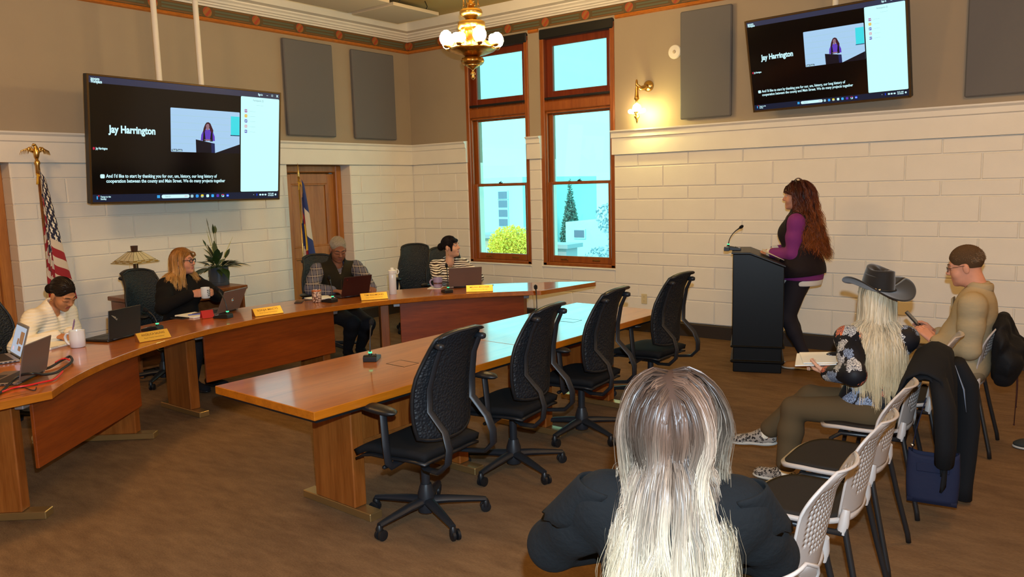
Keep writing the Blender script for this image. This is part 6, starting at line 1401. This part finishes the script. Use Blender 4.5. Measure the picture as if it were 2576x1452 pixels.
for s, dd in ((1, (-.98, -.15, 0)), (-1, (-.97, -.22, 0))):
    o, g_, R_ = p.shoe(s, dd, moc, F_SOLE, 'moccasin')
    blob('fleece_collar', [cone(p.an[s]+R_ @ np.array((math.cos(a)*.040, math.sin(a)*.045+.012, -.012+.012*math.cos(a*2))), p.an[s]+R_ @ np.array((math.cos(a+.5)*.040, math.sin(a+.5)*.045+.012, -.012+.012*math.cos(a*2+1))), .013, .013, .01) for a in [k*.5 for k in range(13)]], .005, fleece, o, p.base)
au = hair_mat('auburn_hair', [(0, (.050, .010, .005)), (.45, (.10, .020, .007)), (1, (.30, .075, .014))], .45, .3)
cap(p, au, SCALP)
reg = lambda d: d[2] > -.4 and not (d[1] > .55 and d[2] < .55) and not (d[1] > .3 and d[2] < .05)
Q, g, di = grow(p, 190, 6000, .56, 24, .1, reg, .050, .5, .72, .8, .6, .024, 4.5, obst=[(p.N-p.sp*.03, (.17, .11, .07), p.tor), (p.C, (.17, .16, .20), p.tor)], clump=.55, seed=33, spread=.018, wstart=.08, bpull=.16, yback=.008, shade=(.5, 1.3))
strand_mesh('hair_strands', Q, .0017, au, p.t, p.base, g)
# 6 -------------------------------------------------------------- woman in the cowboy hat
p = Fig('woman in a black cowboy hat and floral blouse with long pale hair, legs crossed', (7.12, -3.74, 0), (7.14, -3.74, .50), D(165), .02, .91, True, tyaw=D(118), head=(D(143), -.12, .06), skinm=SK4, hpos=None,
        wl=(6.915, -3.84, .695), wr=(6.86, -3.60, .72), pl=(.5, -.8, -.5), pr=(.2, .6, -.6), al=(6.70, -3.86, .085), ar=(6.50, -3.66, .225), kr=(-.3, .1, 1), kl=(-.8, 0, .8), build=1.04)
p.body([hand_prims(p.wr[-1], (-.85, .45, .05), (.3, .3, .9), (-.4, -.6, .6), (.4, .6, .5), sc=.92), hand_prims(p.wr[1], (-.9, -.3, -.1), (0, .1, -1), (.3, -.9, .2), (.4, .6, .5), sc=.92)], .0)
p.eyes(0, .002); fm = floral(); pantm = fabric('taupe_trousers', (.085, .056, .026), .9)
blob('blouse', p.torso(.018)+p.sleeve(1, .013, .95, .012)+p.sleeve(-1, .013, .95, .012)+[ell(p.P+U3*.05, (.18, .135, .11), p.tor, .05)]+neckline(p, .02, .05, .05), .0075, fm, p.t, p.base)
blob('trousers', p.legs(.012, .86, .014)+[ell(p.P-U3*.01, (.185, .15, .11), p.tor, .05)], .009, pantm, p.t, p.base)
leo = leopard(); sock = fabric('printed_sock', (.70, .62, .48), .9)
Ns, Ls_, bs_ = nodes(sock); tcx = Ns.new('ShaderNodeTexCoord'); vx = Ns.new('ShaderNodeTexVoronoi'); vx.inputs['Scale'].default_value = 26; Ls_.new(tcx.outputs['Object'], vx.inputs['Vector'])
scx = Ns.new('ShaderNodeSeparateColor'); Ls_.new(vx.outputs['Color'], scx.inputs[0]); nt_ = sock.node_tree
Ls_.new(mixc(nt_, mth(nt_, 'LESS_THAN', vx.outputs['Distance'], .30), (.72, .64, .50), mixc(nt_, mth(nt_, 'GREATER_THAN', scx.outputs[0], .5), (.06, .09, .05), (.45, .16, .05))), bs_.inputs['Base Color'])
for s, dd, uu in ((1, (-.98, -.12, -.10), (0, 0, 1)), (-1, (-.97, .15, 0), (0, 0, 1))):
    p.shoe(s, dd, leo, F_SOLE, 'sneaker', uu, .27); k = p.kn[s]; a = p.an[s]
    blob('sock', [cone(k+(a-k)*.72, a-U3*.015, .043, .043, .01)], .006, sock, p.t, p.base)
ph_ = hair_mat('pale_blonde_hair', [(0, (.42, .30, .17)), (.3, (.66, .52, .34)), (1, (.66, .47, .25))], .42, .3)
cap(p, ph_, SCALP[:1]+[ell((0, .085, -.052), (.066, .058, .105), k=.015, neg=True)])
reg = lambda d: d[2] > -.45 and not (d[1] > .5 and d[2] < .5) and not (d[1] > .2 and d[2] < .05)
Q, g, di = grow(p, 110, 6500, .60, 20, .0, reg, .012, .5, .7, .5, .8, .008, 1.2, obst=[(p.N-p.sp*.02, (.12, .085, .06), p.tor), (p.C-p.fw*.0, (.135, .140, .20), p.tor)], clump=.72, seed=41, spread=.011)
strand_mesh('hair_strands', Q, .0014, ph_, p.t, p.base, g)
HM = fabric('black_felt', (.010, .007, .005), .75, sheen=.3)
def hat(f):
    lift = .080
    def brim(u, v):
        a = u*2*PI; r = .086+.108*v; x = math.cos(a)*r*.86*(1+.12*v); y = math.sin(a)*r*1.16-.01
        z = lift+.006*v+.062*v**1.6*abs(math.cos(a))**2.2-.024*v**1.5*abs(math.sin(a))**2
        return f.loc((x, y, z))
    o = MB().grid(brim, 64, 12).build('cowboy_hat', HM, f.t, True, solid=.006)
    def crown(u, v):
        a = u*2*PI; k = 1-.22*v**1.5; x = math.cos(a)*.083*k; y = math.sin(a)*.104*k-.008
        if v > .86: k2 = max(0.02, 1-((v-.86)/.14)**1.4); x *= k2; y *= k2
        z = lift-.002+.128*min(1, v/.86)+(.012*math.sin(PI*min(1, max(0, (v-.8)/.2)))*1.0)-(.030*max(0, (v-.80)/.2)**1.2*(1-.4*abs(math.sin(a))))-.014*v*math.cos(a)**2*(v > .6)
        return f.loc((x, y, z+.006*v*math.sin(a)))
    MB().grid(crown, 48, 26).build('crown', HM, o, True, solid=.004)
    MB().tube([f.loc((math.cos(a)*.0865, math.sin(a)*.1075-.008, lift+.012)) for a in [k*2*PI/40 for k in range(40)]], .006, 6, True, flat=(.5, 1.5)).build('hat_band', M['black_plastic'], o, True)
    for k, a in enumerate((D(205), D(217), D(229))): MB().ball(f.loc((math.cos(a)*.093, math.sin(a)*.114-.008, lift+.013)), .0075 if k else .011, 10, 6).build('concho', M['chrome'], o, True)
hat(p)
MB().tube([Vector(p.wr[-1]-p.base)+Vector((.030*math.cos(a)*.5, .030*math.cos(a)*.85, .028*math.sin(a))) for a in [k*PI/8 for k in range(16)]], .005, 6, True).build('bracelet', M['chrome'], p.t, True)
# 7 -------------------------------------------------------------- man in the tan shirt
p = Fig('man in a tan shirt and glasses, short greying hair, looking down at his phone', (7.44, -2.55, 0), (7.42, -2.56, .535), D(183), -.12, 1.0, False, tyaw=D(180), head=(D(181), .24, 0), hfwd=.075, skinm=SK2,
        wl=(7.25, -2.63, .70), wr=(7.23, -2.47, .72), pl=(.8, -.5, -.55), pr=(.8, .5, -.5), al=(6.98, -2.68, .085), ar=(6.98, -2.45, .085), build=1.12, shw=.19)
p.body([hand_prims(p.wr[-1], (-.72, .10, .68), (-.5, .6, -.5), (.1, -.2, .9), (.35, .6, .5)), hand_prims(p.wr[1], (-.72, -.10, .65), (-.5, -.6, -.5), (.1, .2, .9), (.35, .6, .5))], .004, 1.06)
p.eyes(0, .004, (.10, .06, .04)); p.glasses(M['black_metal'], .0016); tanm = fabric('tan_shirt', (.36, .275, .155), .85, bump=(7, .9, (1, 1, 2.2)))
blob('shirt', p.torso(.022, bust=0)+[ell(p.wst+p.fw*.05, (.15, .13, .15), p.tor, .06)]+p.sleeve(1, .013, .88, .009)+p.sleeve(-1, .013, .88, .009)+[cone(p.N-p.sp*.02, p.N+p.sp*.020, .074, .070, .02)]+[cone(p.N+p.sp*.02+p.fw*.02, p.N+p.sp*.16+p.fw*.03, .058, .07, .008, True), cone(p.N+p.sp*.05+p.fw*.08, p.N-p.sp*.02+p.fw*.13, .03, .01, .008, True)], .0085, tanm, p.t, p.base)
blob('trousers', p.legs(.018, .96, .012)+[ell(p.P, (.185, .14, .12), p.tor, .05)], .010, fabric('khaki_trousers', (.22, .17, .10), .9), p.t, p.base)
cn = p.N+p.sp*.012
for q, (a0, a1) in enumerate(((-1.15, PI+1.15),)):      # stand-and-fall shirt collar
    MB().grid(lambda u, v: Vector(cn-p.base+(math.cos(PI*1.5+(u-.5)*5.2)*p.TR*1.0+math.sin(PI*1.5+(u-.5)*5.2)*p.fw)*(.064+.016*v*(2-v))+p.sp*(.052-.050*v*v-.035*abs(u*2-1)**3*v)), 28, 6).build('collar', tanm, p.t, True, solid=.004)
MB().box(Vector(p.C+p.fw*.135+p.TR*.07+p.sp*.06-p.base), (.012, .10, .10), rotm(0, 0, 0), b=.004).build('chest_pocket', tanm, p.t)
for s in (1, -1): p.shoe(s, p.F, M['black_fabric'], M['black_plastic'])
dw = nrm(p.wr[-1]-p.el[-1]); e1 = nrm(np.cross(dw, [0, 0, 1])); e2 = np.cross(dw, e1); wc = p.wr[-1]-dw*.02-p.base
w_ = MB().tube([Vector(wc+.030*(math.cos(a)*e1+math.sin(a)*e2)) for a in [k*PI/8 for k in range(16)]], .008, 6, True, flat=(.4, 1.5)).build('wristwatch', M['black_plastic'], p.t, True)
MB().box(Vector(wc-e1*.034), (.03, .012, .032), b=.004).build('watch_case', M['black_plastic'], w_)
bh = hair_mat('greying_brown_hair', [(0, (.10, .055, .026)), (1, (.20, .12, .062))], .6, .3)
SH2 = [ell((0, -.012, .046), (.080, .101, .093), k=.01), ell((0, .090, -.050), (.075, .060, .108), k=.012, neg=True), ell((0, .01, -.130), (.10, .13, .085), k=.02, neg=True)]+[ell((s*.080, .006, -.020), (.03, .028, .042), k=.01, neg=True) for s in (-1, 1)]
crop(p, bh, 2200, .018, 6, SH2, .0010)
PHM = Vector((7.115, -2.55, .815))
t = thing('phone', 'dark phone held in both hands by the man in the tan shirt', 'phone', PHM); o = MB().box((0, 0, 0), (.009, .074, .15), rotm(0, -.75), b=.003).build('case', M['black_plastic'], t)
MB().box(rotm(0, -.75) @ Vector((.005, 0, 0)), (.001, .066, .138), rotm(0, -.75)).build('screen', M['screen_black'], t)
slab_thing('notebook', 'open white notebook held by the woman in the cowboy hat', 'notebook', (6.81, -3.70, .735), D(15), (.22, .27, .006), M['paper'], 'pages', lambda t: MB().box((.02, .01, .0085), (.20, .24, .004), rotm(0, .06, .12)).build('loose_sheet', M['paper'], t)).rotation_euler = (.05, -.10, D(15))
# 8 -------------------------------------------------------------- blonde woman in the foreground
p = Fig('woman in a black jacket in the foreground, seen from behind, long wavy ash-blonde hair', (7.25, -6.52, 0), (7.26, -6.53, .515), D(120), .04, 1.0, True, tyaw=D(117), head=(D(118), .14, 0), hfwd=.02, skinm=SK4,
        wl=(6.93, -6.30, .68), wr=(7.20, -6.14, .68), pl=(-.9, -.4, -.6), pr=(.9, .5, -.6), al=(6.94, -6.22, .085), ar=(7.10, -6.10, .085), build=1.1)
p.body([hand_prims(p.wr[-1], (.3, .8, -.1), (.3, 0, -1), (.7, -.2, .4), (.5, .7, .5)), hand_prims(p.wr[1], (-.6, .5, -.1), (.2, 0, -1), (-.5, -.6, .4), (.5, .7, .5))], .0)
p.eyes(); jk = fabric('black_denim_jacket', (.0040, .0042, .0046), .95, bump=(55, .5))
V, Fc = sdf_mesh(p.torso(.028)+p.sleeve(1, .020, .97, .014)+p.sleeve(-1, .020, .97, .014)+[cone(p.N-p.sp*.03, p.N+p.sp*.02, .085, .078, .03)]+neckline(p, .03, .05, .055), .0085)
np_mesh('jacket', V-p.base, Fc, jk, p.t)
for s in (1, -1):     # frayed shoulder panels lying over the sleeves
    c = p.sh[s]; dn = nrm(p.el[s]-c); pr_ = nrm(np.cross(dn, p.fw))*s; rr = np.random.default_rng(50+s)
    fr = [rr.uniform(-.012, .02) for _ in range(17)]
    MB().grid(lambda u, v: Vector(c-p.base+p.sp*.03+(dn*(v*.17+(fr[int(u*16)] if v > .9 else 0)-.02))+(math.cos(PI*(u-.0))*p.fw+math.sin(PI*u)*p.TR*s*1.0)*(.079+.012*v)+p.sp*.02*math.sin(PI*u)*(1-v)), 16, 8).build('frayed_panel', jk, p.t, True, solid=.006)
blob('trousers', p.legs(.014, .96)+[ell(p.P, (.18, .14, .12), p.tor, .05)], .010, F_PANT, p.t, p.base)
for s in (1, -1): p.shoe(s, p.F, F_PANT, M['black_plastic'])
ab = hair_mat('ash_blonde_hair', [(0, (.060, .030, .019)), (.16, (.105, .058, .037)), (.36, (.22, .155, .11)), (.62, (.46, .36, .25)), (1, (.56, .43, .26))], .42, .3)
cap(p, ab, SCALP)
reg = lambda d: d[2] > -.45 and not (d[1] > .5 and d[2] < .5) and not (d[1] > .2 and d[2] < .05)
Q, g, di = grow(p, 190, 13000, .64, 20, .0, reg, .050, .5, .72, .5, .9, .020, 1.6, obst=[(p.N-p.sp*.01, (.115, .120, .09), p.tor), (p.C-p.fw*.0, (.165, .150, .20), p.tor), (p.sh[1]-p.sp*.015, (.082, .092, .08), p.tor), (p.sh[-1]-p.sp*.015, (.082, .092, .08), p.tor)], clump=.64, seed=57, spread=.012, wstart=.35, bpull=.07, shade=(.42, 1.35))  # random clump tones, contrast widened to imitate flash highlight streaks
strand_mesh('hair_strands', Q, .0009, ab, p.t, p.base, g)
# ================================================================ coats, bag, shoe
CB = fabric('black_coat', (.006, .006, .007), .9)
def coat(label, prims, h, pos, mat, extra=None):
    t = thing('coat', label, 'coat', pos); V, F_ = sdf_mesh(prims, h); np_mesh('shell', V-np.array(pos), F_, mat, t)
    if extra: extra(t, pos)
    return t
def drape(name, mat, parent, w, path, fold, seed, o=(0, 0, 0), rz=0.0, drop=.10, sol=.012):
    """cloth hung over a chair back: path is (y, z) from the front hem over the top to the back hem"""
    r = np.random.default_rng(seed); ph = r.uniform(0, 6.28, 6); P = np.array(path, float); R = rotm(0, 0, rz)
    L = np.r_[0, np.cumsum(np.linalg.norm(np.diff(P, axis=0), axis=1))]; L /= L[-1]
    def fn(u, v):
        x = u*2-1; y = np.interp(v, L, P[:, 0]); z = np.interp(v, L, P[:, 1]); e = abs(v-.32)*1.6
        n = math.sin(5*x+ph[0]+2*v)*.5+math.sin(11*x+ph[1]-3*v)*.3+math.sin(17*x+ph[2]+5*v)*.2
        zz = z-drop*abs(x)**2.5+.012*math.sin(7*v+ph[3]+3*x); yy = y+np.sign(v-.32)*(-fold)*n*min(1, e)
        return R @ Vector((x*w*(1-.10*v+.04*math.sin(6*v+ph[4])), yy, zz))+Vector(o)
    return MB().grid(fn, 34, 30).build(name, mat, parent, True, solid=sol)
t = thing('coat', 'black coat hung over the chair under the cowboy hat woman, sleeve down to the floor', 'coat', (7.14, -3.76, 0))
R92 = D(92)
drape('coat_shell', CB, t, .285, [(-.13, .58), (-.16, .74), (-.20, .85), (-.27, .893), (-.35, .86), (-.38, .70), (-.39, .45), (-.385, .27)], .035, 3, rz=R92, drop=.09)
drape('coat_lining', CB, t, .27, [(-.15, .60), (-.18, .76), (-.22, .83), (-.29, .85), (-.33, .80), (-.35, .60), (-.36, .36)], .02, 4, rz=R92, drop=.08)
rm = rotm(0, 0, R92)
MB().tube([rm @ Vector(q) for q in ((.16, -.36, .78), (.20, -.41, .66), (.19, -.43, .45), (.20, -.425, .25), (.185, -.42, .11), (.19, -.415, .03))], [.07, .085, .08, .075, .07, .075], 14, flat=(.7, 1.1)).build('sleeve', CB, t, True)
MB().tube([rm @ Vector(q) for q in ((-.20, -.33, .76), (-.24, -.37, .62), (-.23, -.38, .45), (-.21, -.375, .33))], [.06, .075, .07, .065], 14, flat=(.7, 1.1)).build('sleeve', CB, t, True)
MB().tube([rm @ Vector(q) for q in ((-.02, -.385, .80), (-.03, -.43, .68), (-.02, -.445, .56))], [.003, .010, .003], 6, flat=(.4, 1.4)).build('pale_lining_edge', fabric('grey_lining', (.16, .19, .25)), t, True)
JK = fabric('dark_shell_jacket', (.006, .006, .007), .75, bump=(16, .9))
t = thing('coat', 'dark shell jacket bunched over the chair back behind the man in the tan shirt', 'coat', (7.36, -2.53, 0))
R3 = np.array(rm); lump = [(0, -.265, .74, .25, .050, .15), (0, -.29, .62, .22, .075, .13), (.10, -.31, .66, .11, .08, .10), (-.12, -.31, .60, .10, .075, .10), (0, -.28, .52, .17, .07, .09), (.0, -.25, .82, .20, .045, .06), (-.02, -.34, .68, .08, .05, .06)]
V, F_ = sdf_mesh([ell(R3 @ np.array(q[:3]), q[3:], R3, .035) for q in lump], .009); r_ = np.random.default_rng(2)
V = V+.014*np.stack([np.sin(V @ (r_.normal(size=3)*26)+i)*np.sin(V @ (r_.normal(size=3)*19)+2*i) for i in range(3)], 1); np_mesh('jacket_shell', V, F_, JK, t)
MB().tube([rm @ Vector(q) for q in ((.20, -.26, .78), (.25, -.30, .66), (.23, -.29, .52), (.18, -.30, .45))], [.06, .07, .065, .05], 12).build('sleeve', JK, t, True)
for x, z in ((-.06, .20), (.08, .28)): MB().tube([rm @ Vector((x, -.35, .56)), rm @ Vector((x, -.355, .4)), rm @ Vector((x, -.352, z))], .003, 6).ball(rm @ Vector((x, -.352, z)), .006).build('drawstring', fabric('dark_cord', (.05, .015, .01)), t, True)
nav = fabric('navy_canvas', (.010, .013, .035), .8, bump=(30, .2))
t = thing('tote_bag', 'navy tote bag hanging low behind the chair of the woman in the cowboy hat', 'bag', (7.47, -3.93, .10), D(8))
def bagp(u, v):
    a = u*2*PI; w = .115*(1+.05*math.sin(PI*v)); return Vector((math.copysign(abs(math.cos(a))**.5, math.cos(a))*w, math.copysign(abs(math.sin(a))**.6, math.sin(a))*(.05-.018*v), .02+.25*v+.012*math.cos(2*a)*v))
MB().grid(bagp, 32, 12).prism([(-.112, -.045), (.112, -.045), (.112, .045), (-.112, .045)], .012, .03).build('bag_body', nav, t, True, solid=.004)
MB().box((0, -.044, .20), (.15, .006, .045), b=.004).build('front_pocket', nav, t)
for s in (-1, 1): MB().tube([(s*.10, 0, .26), (s*.085, .0, .38), (s*.045, .01, .55)], .007, 6, flat=(.4, 1.6)).build('strap', nav, t, True)
MB().ball((-.098, -.012, .30), .011).build('strap_buckle', M['chrome'], t, True)
t = thing('shoe', 'tip of a dark sneaker entering at the right edge of the picture', 'shoe', (7.86, -2.40, 0), D(180))
V, F_ = sdf_mesh([cone((-.10, 0, .045), (.02, 0, .05), .04, .042, .02), cone((.02, 0, .045), (.10, 0, .03), .042, .034, .03), ell((.10, 0, .028), (.06, .045, .026), k=.02), cone((-.10, 0, .06), (-.10, 0, .10), .038, .036, .02)], .006); np_mesh('upper', V, F_, fabric('dark_canvas', (.03, .032, .028)), t)
V, F_ = sdf_mesh([ell((-.08, 0, .012), (.07, .042, .016), k=.02), ell((0, 0, .012), (.09, .043, .015), k=.02), ell((.10, 0, .012), (.064, .048, .015), k=.02)], .006); np_mesh('sole', V, F_, F_SOLE, t)
